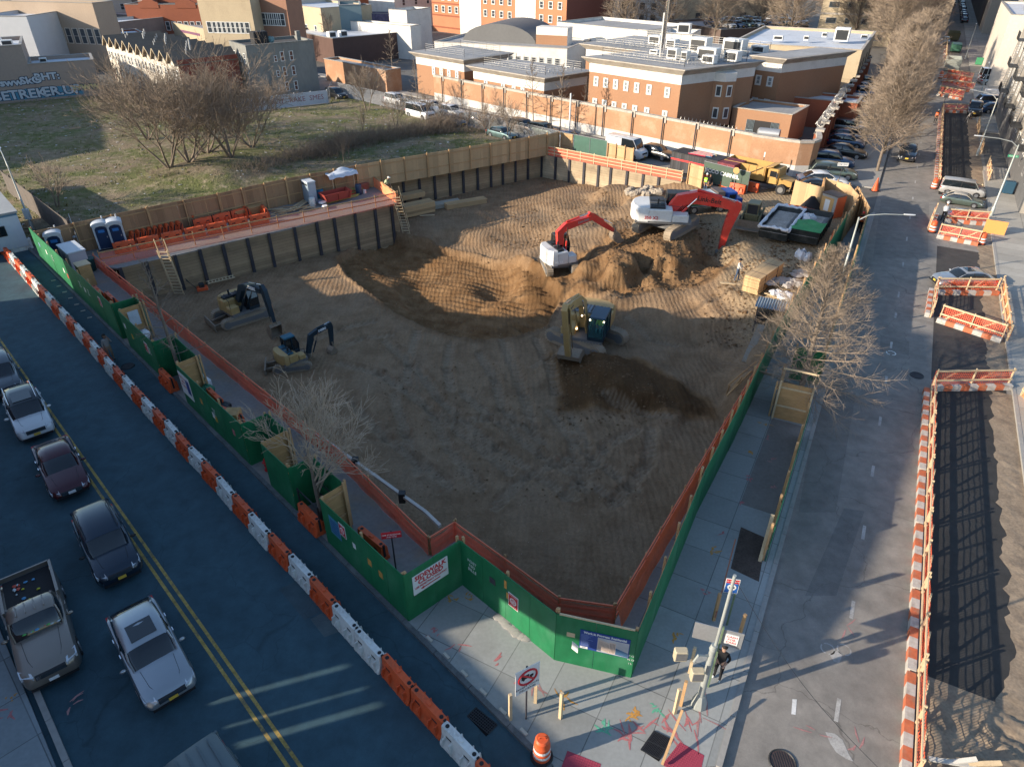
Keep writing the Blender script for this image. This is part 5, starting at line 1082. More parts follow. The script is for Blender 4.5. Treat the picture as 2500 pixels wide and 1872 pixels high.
for i in range(15):
 q=MB(); q.box(1+i*4.3,1.7+i*4.3,-.35,-.003,-.2,3.1); q.build('pier',BRKD,r); q=MB(); q.box(.9+i*4.3,1.8+i*4.3,-.45,.45,3.303,3.55); q.build('pier_cap',CORN,r)
q=MB(); q.box(0,66,-.05,.45,3.24,3.30); q.build('coping',CORN,r)
zw=Vector((0,0,3.5))
razor('razor_wire','thick coil of razor wire on the side wall by the parking bays',[S(59,-7.5)+zw,S(84,-7.5)+zw],.42,1.6,.03)
razor('razor_wire','thin razor wire coil on the street end of the brick wall',[T2(-17,8.9)+zw,T2(-8,8.9)+zw],.2,2,.015)
r=bldg('darker brick annex wall with a pale base at the left end of the compound wall',T2(62,6.9),134.4,17.5,3,3.3,WALLB,ROOFG,.3,name='perimeter_wall',cat='wall')
def prison(label,O,W,D,h,wins,az=134.4,skew=0,brick=BRK,roofobj=True,over=.8,z0=-.2):
 r=bldg(label,O,az,W,D,h-.5,brick,ROOFG,.05,skew=skew)
 hh=h-z0
 for nm,m_,za,zb,o_ in (('white_band',WST,hh-1.75,hh-.75,.03),):
  q=MB(); fp=[(-o_,-o_),(W+o_,-o_),(W+o_+skew*D,D+o_),(skew*D-o_,D+o_)]; q.ext(fp,'z',za,zb); q.build(nm,m_,r)
 q=MB(); a=[(-.04,-.04),(W+.04,-.04),(W+.04+skew*D,D+.04),(skew*D-.04,D+.04)]; b=[(-over,-over),(W+over,-over),(W+over+skew*D,D+over),(skew*D-over,D+over)]
 q.loft([[(x,y,hh-.75) for x,y in a],[(x,y,hh-.1) for x,y in b],[(x,y,hh) for x,y in b]],0,closed=True); q.build('cornice',CORN,r)
 q=MB(); c=[(-over+.35,-over+.35),(W+over-.35,-over+.35),(W+over-.35+skew*D,D+over-.35),(skew*D-over+.35,D+over-.35)]; q.add([(x,y,hh+.02) for x,y in c],[(0,1,2,3)]); q.build('roof_membrane',ROOFG,r)
 for (face,x,z,w_,h_) in wins: window(r,face,x,z,w_,h_,W,D,WINF,PANEL if face=='f' else PANE,.2,.08)
 return r
M_O=T2(7.6,11.9); W_=13.6
xf=lambda px_: (px_-1262)/(1200+0)*0
wx=[1.2,2.75,4.3,5.9,7.5,9.3,11.9]
wins=[('f',x,5.15,.72,1.15) for x in wx]+[('f',x,2.55,.72,1.15) for x in wx]+[('r',2.6,5.15,.8,1.2),('r',4.2,5.15,.8,1.2),('r',9.2,5.15,.9,1.2),('r',2.5,2.5,.8,1.2),('r',4.1,2.5,.8,1.2),('r',9.0,2.5,.8,1.2),('r',1.2,.2,.8,1.0),('r',2.6,.2,.9,1.1)]
pr=prison('three-storey tan brick block with two rows of white-framed windows, largest in the compound',M_O,W_,11.5,8.3,wins,skew=.27)
q=MB(); bx=W_+.27*5.4; q.ext([(bx-.2,5.0),(bx+1.2,5.4),(bx+1.9,6.6),(bx+.6,8.2),(bx-.2,8.0)],'z',1.8,7.0); q.build('oriel',BRK,pr)
q=MB(); q.ext([(bx-.2,4.95),(bx+1.23,5.36),(bx+1.95,6.6),(bx+.62,8.25),(bx-.2,8.05)],'z',6.75,7.7); q.build('oriel_band',WST,pr)
for z_ in (2.6,5.1):
 for (a,b) in (((bx+.0,5.06),(bx+1.2,5.4)),((bx+1.2,5.4),(bx+1.9,6.6))):
  c=((a[0]+b[0])/2,(a[1]+b[1])/2); q=MB(); d=Vector((b[0]-a[0],b[1]-a[1],0)).normalized(); q.beam(Vector((c[0],c[1],z_+.6))-d*.35,Vector((c[0],c[1],z_+.6))+d*.35,.12,1.3); w_=q.build('window',WINF,pr); q=MB(); q.beam(Vector((c[0],c[1],z_+.6))-d*.24,Vector((c[0],c[1],z_+.6))+d*.24,.16,1.0); q.build('pane',PANE,w_)
for x,y,w_,d_,h_ in [(9,5,1.4,1.0,1.3),(10.6,5.2,.8,1.0,1.1),(12.6,7,2.6,1.2,1.5),(14,5,1.6,1,1.0),(5,7,1.2,1,.6),(15,8.6,1.8,1.3,1.2)]: hvac(pr,x,y,8.5,w_,d_,h_)
for k,(x,h_) in enumerate([(7.0,6.5),(6.6,5.0)]):
 q=MB(); q.cyl((x,5.5+k*.3,8.4),(x,5.5+k*.3,8.4+h_),.22,n=12); q.build('flue',CHROME if k==0 else STEEL,pr,smooth=50)
prison('tan brick block behind the main block, right, with a shaded corner',T2(-7.0,27.9),3.4,12,8.3,[('f',.6,5.0,.8,1.2),('f',2.2,5.0,.8,1.2),('f',.6,2.3,.8,1.2),('f',2.3,2.3,.8,1.2),('r',3,5.0,.8,1.2),('r',2,2.3,.9,1.2),('r',6,5,.8,1.2),('r',6,2.3,.8,1.2),('r',9.5,5.0,.8,1.2)],skew=.27)
pw=prison('wide tan brick wing filling the back of the compound with rooftop machines',T2(18,24),24,12,7.9,[])
for x,y,w_,d_,h_ in [(17,3,2.6,1.6,1.9),(21.5,4,2.8,1.6,2.0),(12,4,1.5,1.2,1.2),(8,6,2,1.4,1.2),(19,8,1.3,1.2,1.0),(23,8,2,1.3,1.0)]: hvac(pw,x,y,8.1,w_,d_,h_)
p1=prison('low tan brick block with a shaded entry, left of the main block',T2(27.6,10.2),13.8,8,5.4,[('f',2.6,2.9,.7,1.1),('f',6.1,2.9,.7,1.1),('f',8.2,2.6,.7,1.2),('f',9.9,2.6,.7,1.2),('r',2.5,2.5,.9,1.2),('r',4.2,2.5,.9,1.2),('r',5.8,2.5,.9,1.2)],skew=.1)
prison('lowest tan brick block at the left end of the compound with four small windows',T2(41.6,10.9),11.2,9,5.9,[('f',4.2,3.2,.7,1.1),('f',6.0,3.2,.7,1.1),('f',7.8,3.2,.7,1.1),('f',9.6,3.2,.7,1.1)])
def roofrail(label,pts,z,h=1.1):
 m=MB()
 for a,b in zip(pts,pts[1:]):
  L_=(b-a).length; n=max(1,int(L_/1.5)); d=(b-a)/n
  for i in range(n+1): m.beam(a+d*i+Vector((0,0,z)),a+d*i+Vector((0,0,z+h)),.05,.05)
  for k in range(4): m.beam(a+Vector((0,0,z+h*(k+1)/4)),b+Vector((0,0,z+h*(k+1)/4)),.02,.03)
 o=m.build('roof_fence',RAZ); tag(o,label,'fence','security fences on the compound roofs'); return o
zf=8.3
roofrail('security fence round the main block roof edge',[T2(6.5,13),T2(-5.5,13),T2(-8.5,22),T2(5,22),T2(6.5,13)],8.3)
roofrail('security fence on the low block roof left of the main block',[T2(26.5,11.2),T2(14.5,11.2),T2(13.5,17.5),T2(26,17.5),T2(26.5,11.2)],5.4)
roofrail('security fence on the leftmost compound roof',[T2(40.5,12),T2(31.5,12),T2(31,19),T2(40,19),T2(40.5,12)],5.9)
roofrail('security fence on the back wing roof',[T2(17,25),T2(-5,25),T2(-5,35),T2(17,35)],7.9)
Rz=lambda p,z: p+Vector((0,0,z))
razor('razor_wire','coils of razor wire on the main block roof',[Rz(T2(5,14),8.4),Rz(T2(-5,14),8.4),Rz(T2(-7,20),8.4)],.3,2,.02)
razor('razor_wire','coils of razor wire on the low block roof',[Rz(T2(26,12),5.5),Rz(T2(15,12),5.5),Rz(T2(14,17),5.5)],.3,2,.02)
razor('razor_wire','coils of razor wire along the back wing roof',[Rz(T2(16,25.4),8.0),Rz(T2(-4,25.4),8.0)],.35,2,.02)
gh_=bldg('one-storey brick gatehouse with a blue barred gate in the compound',T2(-9.2,19.2),134.4-8,7.2,6.5,3.5,BRK,ROOFG,.25,capm=CORN)
q=MB(); q.box(2.0,5.9,-.02,.05,.2,2.6); q.build('gateway_opening',TRIM,gh_)
GATEB=mat('gate_blue_grey',(.25,.33,.38),.5,.4,.1)
for k in range(2):
 q=MB(); x0=2.0+k*3.0
 for i in range(7): q.box(x0+i*.15,x0+.03+i*.15,-.08,-.04,.2,2.6)
 q.box(x0,x0+.95,-.081,-.039,1.4,1.46); q.build('barred_gate',GATEB,gh_)
q=MB(); a=G('TR',510,850,2.6); b=G('TR',640,865,2.6); q.cyl(a,b,.55,n=16); q.blob(a,(.25,.5,.5),8,6); tag(q.build('storage_tank',STEEL,smooth=50),'horizontal steel tank on the wall behind the dump truck','tank')
bldg('flat-roofed shelter between the main block and the street wall',T2(-9.6,31),120,9.5,5,3.3,BRKD,ROOFS,.3)
gO=G('A3',1570,540,0); gO=T2(47.5,40);
gO=Vector((-14.5,141,0)); r=bldg('long white-banded hall with a row of tall windows under the barrel roof',gO,112,26,15,4.6,WST,ROOFG,.3,capm=CORN)
rowin(r,'f',26,15,1.2,25,16,1.6,.95,1.6,STEEL,PANE)
q=MB(); n=14; pr_=[(3+15*(1-math.cos(math.pi*i/n))/2,2.0+3.4*math.sin(math.pi*i/n)) for i in range(n+1)]
r2=thing('barrel_roof_hall','grey barrel-vaulted gym roof rising behind the long hall','building',(gO.x,gO.y,4.0),rz_of(112))
q.ext([(x,z-2) for x,z in pr_],'y',6,19); q.build('barrel_roof',mat('slate_roof',(.13,.13,.13),.7,.1,.1,.2,2),r2,smooth=40)
q=MB(); q.box(18,24,6,9,0,3.2); q.build('white_gable_block',WST,r2); q=MB(); q.box(17.98,24.02,5.98,6.0,.3,1.9); q.build('brick_band',BRK,r2)
def wallat(label,a,b,D,h,wm,rm=None,**k):
 az=az_of(a,b); return bldg(label,a,az,(b-a).length,D,h,wm,rm,**k)
def top(label,c0,x0,y0,c1,x1,y1,D,h,wm,rm=None,**k):
 a=G(c0,x0,y0,h); b=G(c1,x1,y1,h); a.z=b.z=0; return wallat(label,a,b,D,h,wm,rm,**k),(b-a).length
r,L_=top('long white and brick hall with big gridded windows right of the gym','A4',840,285,'A4',2000,400,14,7,WST,ROOFG)
rowin(r,'f',L_,14,L_*.25,L_*.85,6,1.6,1.3,2.0,STEEL,PANEL); q=MB(); q.box(0,L_,-.02,-.003,2.2,4.2); q.build('brick_band',BRK,r)
r,L_=top('white-walled service block with a maroon base right of the gridded hall','A5',60,430,'A5',470,450,8,7,WST,ROOFS)
hvac(r,L_-2,3,7,2.2,1.6,1.6)
so_=Vector((-21,204,0)); sL=46
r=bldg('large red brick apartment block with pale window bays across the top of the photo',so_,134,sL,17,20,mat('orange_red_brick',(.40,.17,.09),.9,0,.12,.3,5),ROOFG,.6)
for (a,b) in ((.235,.405),(.66,.80)):
 q=MB(); q.box(sL*a,sL*b,-.08,-.003,0,19.8); q.build('pale_bay',WST,r)
cols_=[.04,.10,.155,.21,.265,.32,.37,.44,.50,.56,.62,.69,.73,.77,.84,.90,.96]
for j in range(6):
 q=MB(); q.box(-.03,sL*.234,-.05,-.004,1.05+j*2.75,1.4+j*2.75); q.build('string_course',BRKD,r)
 if 1<=j<=5:
  for c_ in cols_: window(r,'f',sL*c_,1.9+j*2.75,1.25,1.55,sL,17,WINF,PANE,.16,.14)
q=MB(); q.box(sL-.0,sL+.03,.02,16.9,0,20); q.build('dark_side_wall',mat('maroon_side_brick',(.20,.07,.05),.9,0,.1,.2,4),r)  # side wall in a darker maroon than the front
r,L_=top('pale blue-grey block with square windows, top centre of the photo','A4',1330,-60,'A4',2000,-20,16,20,mat('pale_render',(.52,.52,.50),.9,0,.06,.2,3),ROOFG)
b0=G('A4',1325,290); b1=G('A4',2000,262)
bpy.data.objects.remove(r) if False else None
for ch in list(r.children_recursive): bpy.data.objects.remove(ch)
bpy.data.objects.remove(r)
bO=Vector((28.5,212,0)); bW=17.5
r=bldg('pale grey block with square dark windows, top centre of the photo',bO,118,bW,14,20,mat('pale_render',(.52,.52,.50),.9,0,.06,.2,3),ROOFG,.5)
for j in range(6):
 for c_ in (.11,.27,.42,.60,.90): window(r,'f',bW*c_,2.0+j*2.7,1.3,1.6,bW,14,TRIM,PANE,.1,.08)
r=bldg('maroon brick slab with purple bands right of the pale grey block',Vector((43.9,203.8,0)),112,11.5,12,20,mat('maroon_brick',(.21,.075,.06),.9,0,.1,.2,4),ROOFG,.5)
for j in range(4): q=MB(); q.box(-.02,11.52,-.03,-.003,3+j*4,4.1+j*4); q.build('purple_band',mat('purple_brick',(.13,.05,.06),.9,0,.1),r)
dk=bldg('brown parking deck edge carrying a row of cars',Vector((47,172,0)),68,25,22,3.4,mat('deck_brown',(.12,.085,.07),.9,0,.15),ROOFG,.5,name='parking_deck')
i=0
for rr in range(2):
 for k in range(9):
  p=Vector((49.5,176,0))+azv(68)*(k*2.6)+azv(-22)*(rr*6); p.z=3.3; i+=1
  if (k*3+rr)%7==5: continue
  copycar(['suv','sedan'][k%2],[WHITEC,BLUEC,TEALC,WHITEC][(k+rr)%4],['white','blue','teal','white'][(k+rr)%4]+' car parked on the deck behind the compound',p,158,'cars on the parking deck')
o_=S(96,-7.0);
r=bldg('beige low office block with a railed white roof beside the street trees',S(97,-7.4)-azv(118)*19,118,19,26,7.0,BEIG,ROOFS,.4,skew=.0,capm=CORN)
for z_ in (3.6,):
 for x_ in (4,9,14): window(r,'f',x_,z_,1.0,1.5,19,26,TRIM,PANE)
 for x_ in (4,9,15,21): window(r,'r',x_,z_,1.0,1.6,19,26,TRIM,PANE)
for x,y,w_,d_,h_ in [(13,10,2.2,1.6,2),(8,8,.8,.8,.8),(10,14,.8,.8,.8),(4,6,1.5,1,.8),(16,15,1,1,.7)]: hvac(r,x+2,y,7.1,w_,d_,h_)
bldg('low beige garden wall beside the beige office',S(90,-7.6),298,9,.5,2.0,CORN,None,.1,name='garden_wall',cat='wall')
tO=Vector((71,178,0))
r=bldg('tall tan brick tower with pale floor bands left of the street trees',tO,112,22,16,30,mat('tan_tower_brick',(.44,.36,.25),.9,0,.08,.2,4),ROOFG,.5,skew=.2)
tO2=tO
for j in range(7):
 q=MB(); q.box(-.02,22.02,-.04,-.003,3.0+j*3.2,3.35+j*3.2); q.build('floor_band',CRM,r)
 for k,c_ in enumerate((2.5,6,9.5,13,17,20)): window(r,'f',c_,1.2+j*3.2,1.1 if k%3 else 2.2,1.2,22,16,STEEL,PANE,.08)
tb=bldg('low brown office wing with shaded wall behind the parking deck',Vector((44,198,0)),82,27,14,8,BEIG,ROOFS,.4)
rowin(tb,'f',27,14,2,26,6,3.5,1.6,1.2,TRIM,PANE)
def rb(label,t,s,W,D,h,wm,rm=None,**k):   # face along the street, x runs away from camera
 p=S(t+W,s); return bldg(label,p,208.3,W,D,h,wm,rm,**k)
fe=rb('weathered grey facade with black fire escapes at the right edge',50,11.7,50,14,13,mat('facade_grey',(.30,.27,.23),.9,0,.2,.5,4,dirt=((.16,.14,.12),.5,.5)),ROOFG)
for j in range(4):
 for k in range(13): window(fe,'f',3+k*3.7,2.0+j*3,1.1,1.8,50,14,WINF,PANE)
q=MB(); q.box(0,50,-.05,-.003,.2,3.0); q.build('shopfront_shutters',mat('shutter_grey',(.16,.16,.16),.6,.3,.2,1,8),fe)
for k in range(4):
 f=MB(); x0=8+k*11
 ff=thing('fire_escape','black iron fire escape, number '+['four','three','two','one'][k]+' from the camera, on the grey facade','fire escape',fe.location,fe.rotation_euler.z,'fire escapes on the right facade')
 for j in range(3):
  z_=4.2+j*3; q=MB(); q.box(x0,x0+3.2,-1.15,-.06,z_,z_+.06); q.build('landing',DARK,ff)
  q=MB(); q.beam((x0,-1.14,z_+.95),(x0+3.2,-1.14,z_+.95),.04,.04)
  for i in range(12): q.beam((x0+i*.29,-1.14,z_),(x0+i*.29,-1.14,z_+.95),.025,.025)
  q.build('railing',DARK,ff)
  q=MB(); a=Vector((x0+.4,-.8,z_)); b=Vector((x0+2.6,-.8,z_+3))
  for sg in(-.25,.25): q.beam(a+Vector((0,sg,0)),b+Vector((0,sg,0)),.05,.12)
  for i in range(10): p_=a.lerp(b,(i+.5)/10); q.box(p_.x-.12,p_.x+.12,-1.05,-.55,p_.z,p_.z+.03)
  if j<2: q.build('stair',STEEL,ff)
cw_=bldg('blank cream gable wall with rooftop dishes on the right of the street',S(122,11.5),118.3,26,30,10.5,CRM,ROOFS,.3);
for k in range(4):
 q=MB(); x=2+k*6; q.tube([(x,1.5,10.7),(x,1.5,11.6)],.05,5); q.tube([(x,1.3,11.6),(x,1.1,11.7)],[.1,.75],10); q.build('satellite_dish',STEEL,cw_)
rb('narrow cream and orange tower beyond the cream wall',206,13,16,18,34,mat('tower_cream',(.48,.41,.33),.9,0,.1,.2,3),ROOFG)
r=rb('grey slab building beyond the cream wall',186,17,16,26,30,mat('slab_grey',(.30,.29,.28),.9,0,.06,.2,3),ROOFG)
r=rb('dark maroon tower with many small windows, top right corner',146,24,34,26,34,mat('dark_maroon_brick',(.14,.05,.045),.9,0,.12,.2,4),ROOFG)
for j in range(9):
 for k in range(10): window(r,'f',2+k*3.3,1.5+j*3.3,.9,1.5,34,26,WINF,PANEL,.1)
rb('dark row of shops far down the right side of the street',226,13,120,18,14,mat('far_shop_brown',(.20,.15,.12),.9,0,.3,.08,2),ROOFG)
bldg('long tan block far down the left side of the street',S(360,-13),208.3,150,18,16,mat('far_tan',(.30,.24,.18),.9,0,.3,.06,2),ROOFG)
mb_O=G('A1',1330,1215); dirb=azv(60)
ml=mb_O-dirb*26
r=bldg('mauve-brown warehouse with a graffiti mural facing the lawn, taller part',ml,60,17.3,12,7.6,TAUPE,ROOFS,.5)
hvac(r,13,4,7.4,1.2,1,1); hvac(r,15.5,3,7.4,1.5,1,.9); hvac(r,14,7,7.4,1.5,1,.8)
rg=bldg('lower step of the mauve-brown warehouse at the right end of the mural',ml+dirb*17.32,60,8.7,8,5.0,TAUPE,ROOFS,.5)
hvac(rg,2,3,4.8,1,.8,.8)
GW=mat('mural_pale',(.42,.47,.52),.8,0,.08); GB=mat('mural_outline',(.03,.05,.08),.8,0,.05); GY=mat('mural_yellow',(.50,.46,.22),.8,0,.08); GBL=mat('mural_blue',(.06,.20,.30),.8,0,.1)
def mural(txt,x,z,sz,m_=None,sx=1.2):
 M=frame((x,-.03,z),(1,0,0),(0,0,1)); text_part(txt,'mural_outline',sz,GB,r,frame((x,-.012,z),(1,0,0),(0,0,1)),ext=.002,sx=sx,bold=.14); text_part(txt,'mural_lettering',sz,m_ or GW,r,M,ext=.003,sx=sx,bold=.05)
q=MB(); q.box(11.5,23.4,-.008,-.002,.45,1.9); q.build('mural_background',GBL,r)
mural('SE',12.6,1.1,1.7); mural('TREK',16.0,1.15,1.75); mural('ER.UP',20.6,1.25,1.75); mural('www',23.9,1.6,1.5,GY); mural('sww',14.4,2.9,1.35); mural('SkO',17.0,3.0,1.35); mural('BHT:',19.2,3.35,1.3)
K0=Vector((-47.8,106.6,0)); hw_=3.07
SIDING=mat('cream_siding',(.52,.47,.40),.85,0,.1,.5,8); REDW=mat('red_party_wall',(.22,.06,.04),.9,0,.2,.6,3,stretch=(1,1,.3),dirt=((.13,.05,.04),.6,.8))
hl=['nearest of the gabled row houses, showing its dark red side wall','second gabled row house from the dark red wall','third gabled row house from the dark red wall','fourth gabled row house from the dark red wall','fifth gabled row house from the dark red wall','fifth gabled row house from the graffiti end','fourth gabled row house from the graffiti end','third gabled row house from the graffiti end','second gabled row house from the graffiti end','gabled row house closest to the graffiti warehouse']
def rowhouse(i):
 p=K0+azv(-44)*(hw_*i); r=thing('row_house',hl[i],'house',(p.x,p.y,-.2),rz_of(-44),'gabled row houses')
 D=9.0   # local x along the row, y<0 = away from the facade
 q=MB(); q.ext([(0,0),(hw_,0),(hw_,5.7),(hw_/2,7.2),(0,5.7)],'y',-D,0); q.build('wall',SIDING,r)
 for sg in (0,1):
  q=MB(); a=(hw_/2,7.22) ; b=((-.1,5.66) if sg==0 else (hw_+.1,5.66)); q.ext([a,b,(b[0],b[1]+.12),(a[0],a[1]+.14)],'y',-D,.45); q.build('roof',SHIN,r)
 q=MB(); q.beam((-.1,.47,5.7),(hw_/2,.47,7.3),.05,.14); q.beam((hw_+.1,.47,5.7),(hw_/2,.47,7.3),.05,.14); q.build('barge_board',BEIG,r)
 for x_,z_ in ((.9,3.7),(2.2,3.7),(.9,1.2)):
  o=window(r,'b',x_,z_,.8,1.3,hw_,0.0);
 q=MB(); q.box(1.9,2.6,.01,.06,.2,2.2); q.build('door',mat('house_door',(.10,.06,.05),.6,0,.1),r)
 q=MB(); q.cyl((hw_*.6,-3-(i%3)*1.2,6.6),(hw_*.6,-3-(i%3)*1.2,8.1),.12,n=8); q.build('vent_pipe',STEEL,r)
 q=MB(); q.cyl((hw_*.35,-2-(i%4)*1.3,6.6),(hw_*.35,-2-(i%4)*1.3,7.6),.09,n=8); q.build('vent_pipe',STEEL,r)
 if i==0:
  q=MB(); q.box(-.06,-.003,-D,0,0,6.4); q.build('side_wall',REDW,r)
for i in range(10): rowhouse(i)
gO_=Vector((-39.2,111.1,0)); r=bldg('grey stucco three-storey house with narrow white windows, black tarp on its roof',gO_,52,10.6,7,7.5,STUC,ROOFD,.3,capm=STUC)
for j,z_ in enumerate((5.0,2.9,.75)):
 for x_,w_,h_ in ((4.2,.5,.9),(5.3,.62,1.35),(6.75,.62,1.35)): window(r,'f',x_,z_+.2,w_,h_,10.6,7,WINF,mat('pane_red_brown',(.12,.06,.05),.2,0,.3),.09)
for z_ in (5.0,2.9,.75):
 for y_ in (1.2,3.2,5.2): window(r,'l',y_,z_+.2,.8,1.4,10.6,7,WINF,PANE,.09)
q=MB(); boxb(q,2.2,4.4,2.0,3.8,7.4,9.2,.1); q.build('tarped_bulkhead',BLACK,r); q=MB(); q.box(8.6,9.2,1.2,1.8,7.4,9.0); q.build('chimney',STUC,r); q=MB(); q.blob((5.0,2.6,7.9),(.6,.4,.5),7,5,jit=.3); q.build('tarpaulin',mat('tarp_teal',(.15,.25,.27),.7,0,.2),r)
wf=thing('board_fence','long white board fence with scribbled tags below the grey house','fence',(-46.5,97.4,0),rz_of(az_of((-46.5,97.4),(-27.7,109.4))))
q=MB(); wl_=22.3; q.box(0,wl_,-.03,.03,0,1.75); q.build('panel',mat('white_fence_paint',(.50,.52,.56),.8,0,.1,.5,4),wf)
for k in range(10): q=MB(); q.box(k*wl_/9-.05,k*wl_/9+.05,.031,.12,0,1.85); q.build('post',WINF,wf)
for k,t_ in enumerate(['OSN','SWS','BOY','RAKE','SMES']): text_part(t_,'tag_lettering',1.0,mat('tag_maroon',(.30,.12,.14),.8),wf,frame((9+k*2.9,-.04,.9),(1,0,0),(0,0,1)),ext=.002)
r,L_=top('mauve flat-roofed garage block behind the grey house','A2',540,345,'A2',1160,325,16,5,LAV,ROOFS,par=.3)
for x in (L_*.1,L_*.3,L_*.6): hvac(r,x,2.5,4.9,1.8,1.4,1.3)
r,L_=top('tan storefront with a purple stripe left of the mauve garage','A2',92,290,'A2',538,378,12,5,BEIG,ROOFG)
q=MB(); q.box(L_*.25,L_*.8,-.05,-.003,3.6,4.1); q.build('fascia_stripe',mat('purple_fascia',(.16,.07,.12),.8),r); rowin(r,'f',L_,12,.5,L_-.5,4,.6,1.2,1.6)
r,L_=top('pale two-storey house with shaded rear wall and bulkheads on its roof','A2',968,190,'A2',1560,192,16,6.5,WST,ROOFS)
rowin(r,'f',L_,16,.5,L_-.5,6,3.2,.8,1.4,STUC,PANE); hvac(r,1.2,6,6.5,1.8,1.8,2.2); hvac(r,L_*.5,6,6.5,2,2,2.2)
r,L_=top('blank beige side wall left of the pale two-storey house','A2',672,135,'A2',965,190,5,6.5,BEIG,ROOFG)
r,L_=top('long dark red brick building with a scalloped parapet across the top left','A1',1590,60,'A2',650,62,16,8.5,BRKD,ROOFD,par=.8)
rowin(r,'f',L_,16,1,L_-1,13,3.6,1.0,1.8,WINF,PANE)
for c_ in (.27,.68):
 q=MB(); x_=L_*c_; q.ext([(x_-2.2,8.0),(x_+2.2,8.0),(x_+2.2,9.0),(x_+1.3,9.4),(x_,10.2),(x_-1.3,9.4),(x_-2.2,9.0)],'y',-.1,.35); q.build('scalloped_gable',BRKD,r)
r,L_=top('blue-fronted shop at the foot of the long red brick building','A1',1760,285,'A1',2100,290,6,4,TAUPE,ROOFS); rowin(r,'f',L_,6,.3,L_-.3,4,.5,1.3,1.8)
r,L_=top('tan stone institution with arched windows at the top left','A1',-200,10,'A1',1180,45,5,11,mat('tan_stone',(.33,.26,.20),.9,0,.1,.3,4),ROOFG)
for k in range(15): window(r,'f',L_*(k+.5)/15,4.5,1.2,2.6,L_,18,CRM,PANE)
r,L_=top('white-roofed row of garages left of the row houses','A1',380,235,'A1',1440,300,14,6,mat('brown_rear_wall',(.22,.17,.15),.9,0,.15),ROOFS,par=.35)  # walls in one dull brown
r,L_=top('white boxy building behind the graffiti warehouse','A1',-300,212,'A1',335,214,14,9.5,mat('white_box_wall',(.45,.47,.50),.9,0,.06),ROOFS)
r,L_=top('red brick store with a silver roof left of the long red brick building','A1',1450,290,'A1',1760,280,9,5,BRKD,ROOFS)
r,L_=top('maroon low wall and silver roof behind the row houses','A1',620,495,'A1',1830,420,7,5.2,BRKD,ROOFS,par=.3)
r,L_=top('dark brick market hall with a silver roof behind the lawn trees','A3',60,500,'A3',1150,400,20,4.6,mat('dark_market_brick',(.10,.06,.05),.9,0,.15),ROOFS,par=.3); hvac(r,2,4,4.4,1.5,1.2,1.2); hvac(r,4.5,4,4.4,1.5,1.2,1.2)
r,L_=top('stepped white parapet wall behind the silver roof','A3',160,265,'A3',1060,340,3,6,WST,ROOFS,par=.3)
r,L_=top('blank white wall panel below the apartment block','A3',780,125,'A3',1010,140,8,8,WST,ROOFS)
r,L_=top('long mural wall painted blue and red behind the white parapet','A3',160,175,'A3',780,180,4,7,mat('mural_band',(.12,.10,.16),.9,0,.5,.5,2),ROOFG)
r,L_=top('teal-grey shed behind the painted mural wall','A3',140,70,'A3',425,65,10,9,mat('teal_shed',(.16,.22,.24),.9,0,.06),ROOFG)
r,L_=top('dark open-fronted bus shelter roof topped by coiled wire','A3',0,560,'A3',1180,470,8,2.6,TRIM,ROOFD,par=.1)
razor('razor_wire','long glittering razor wire above the dark shelter',[G('A3',0,560,2.9),G('A3',1180,470,2.9)],.35,1.6,.03)
r,L_=top('tan house fronts at the top centre left','A2',420,-10,'A2',1100,0,5,12,BEIG,ROOFG); rowin(r,'f',L_,14,1,L_-1,9,7,1.2,1.8)
r,L_=top('brown apartment house at the top, right of the tan house fronts','A2',1160,-20,'A2',1560,-10,5,12,mat('brown_apartment',(.28,.15,.10),.9,0,.1),ROOFG); rowin(r,'f',L_,14,1,L_-1,5,8,1.4,2)
random.seed(77)
cc=[('tan',BEIG),('brown',mat('far_brown',(.20,.13,.10),.9,0,.15)),('grey',STUC),('cream',CRM),('red brick',BRKD),('pale',WST)]
def faraway(x0,x1,y0,y1,n):
 for k in range(n):
  x=random.uniform(x0,x1); y=random.uniform(y0,y1);
  d=(Vector((x,y,0))-SK); u,v=d.dot(ST),d.dot(SN)
  if -26<v<32: continue
  nm,m_=cc[random.randrange(6)]; w_=random.uniform(9,24); h=random.uniform(6,13); r=bldg('distant '+nm+' flat-roofed building among the blocks at the top of the photo',(x,y),random.choice((134,44))+random.uniform(-3,3) if random.random()<.8 else 100,w_,random.uniform(9,16),h,m_,random.choice((ROOFG,ROOFS,ROOFD)),.4,group='distant '+nm+' buildings')
  rowin(r,'f',w_,9,1,w_-1,int(w_/4),h*.45,1.1,1.6)
faraway(-190,30,236,460,60); faraway(-150,-95,130,235,14); faraway(-85,-30,165,230,9); faraway(90,230,235,420,16); faraway(150,240,120,230,7)
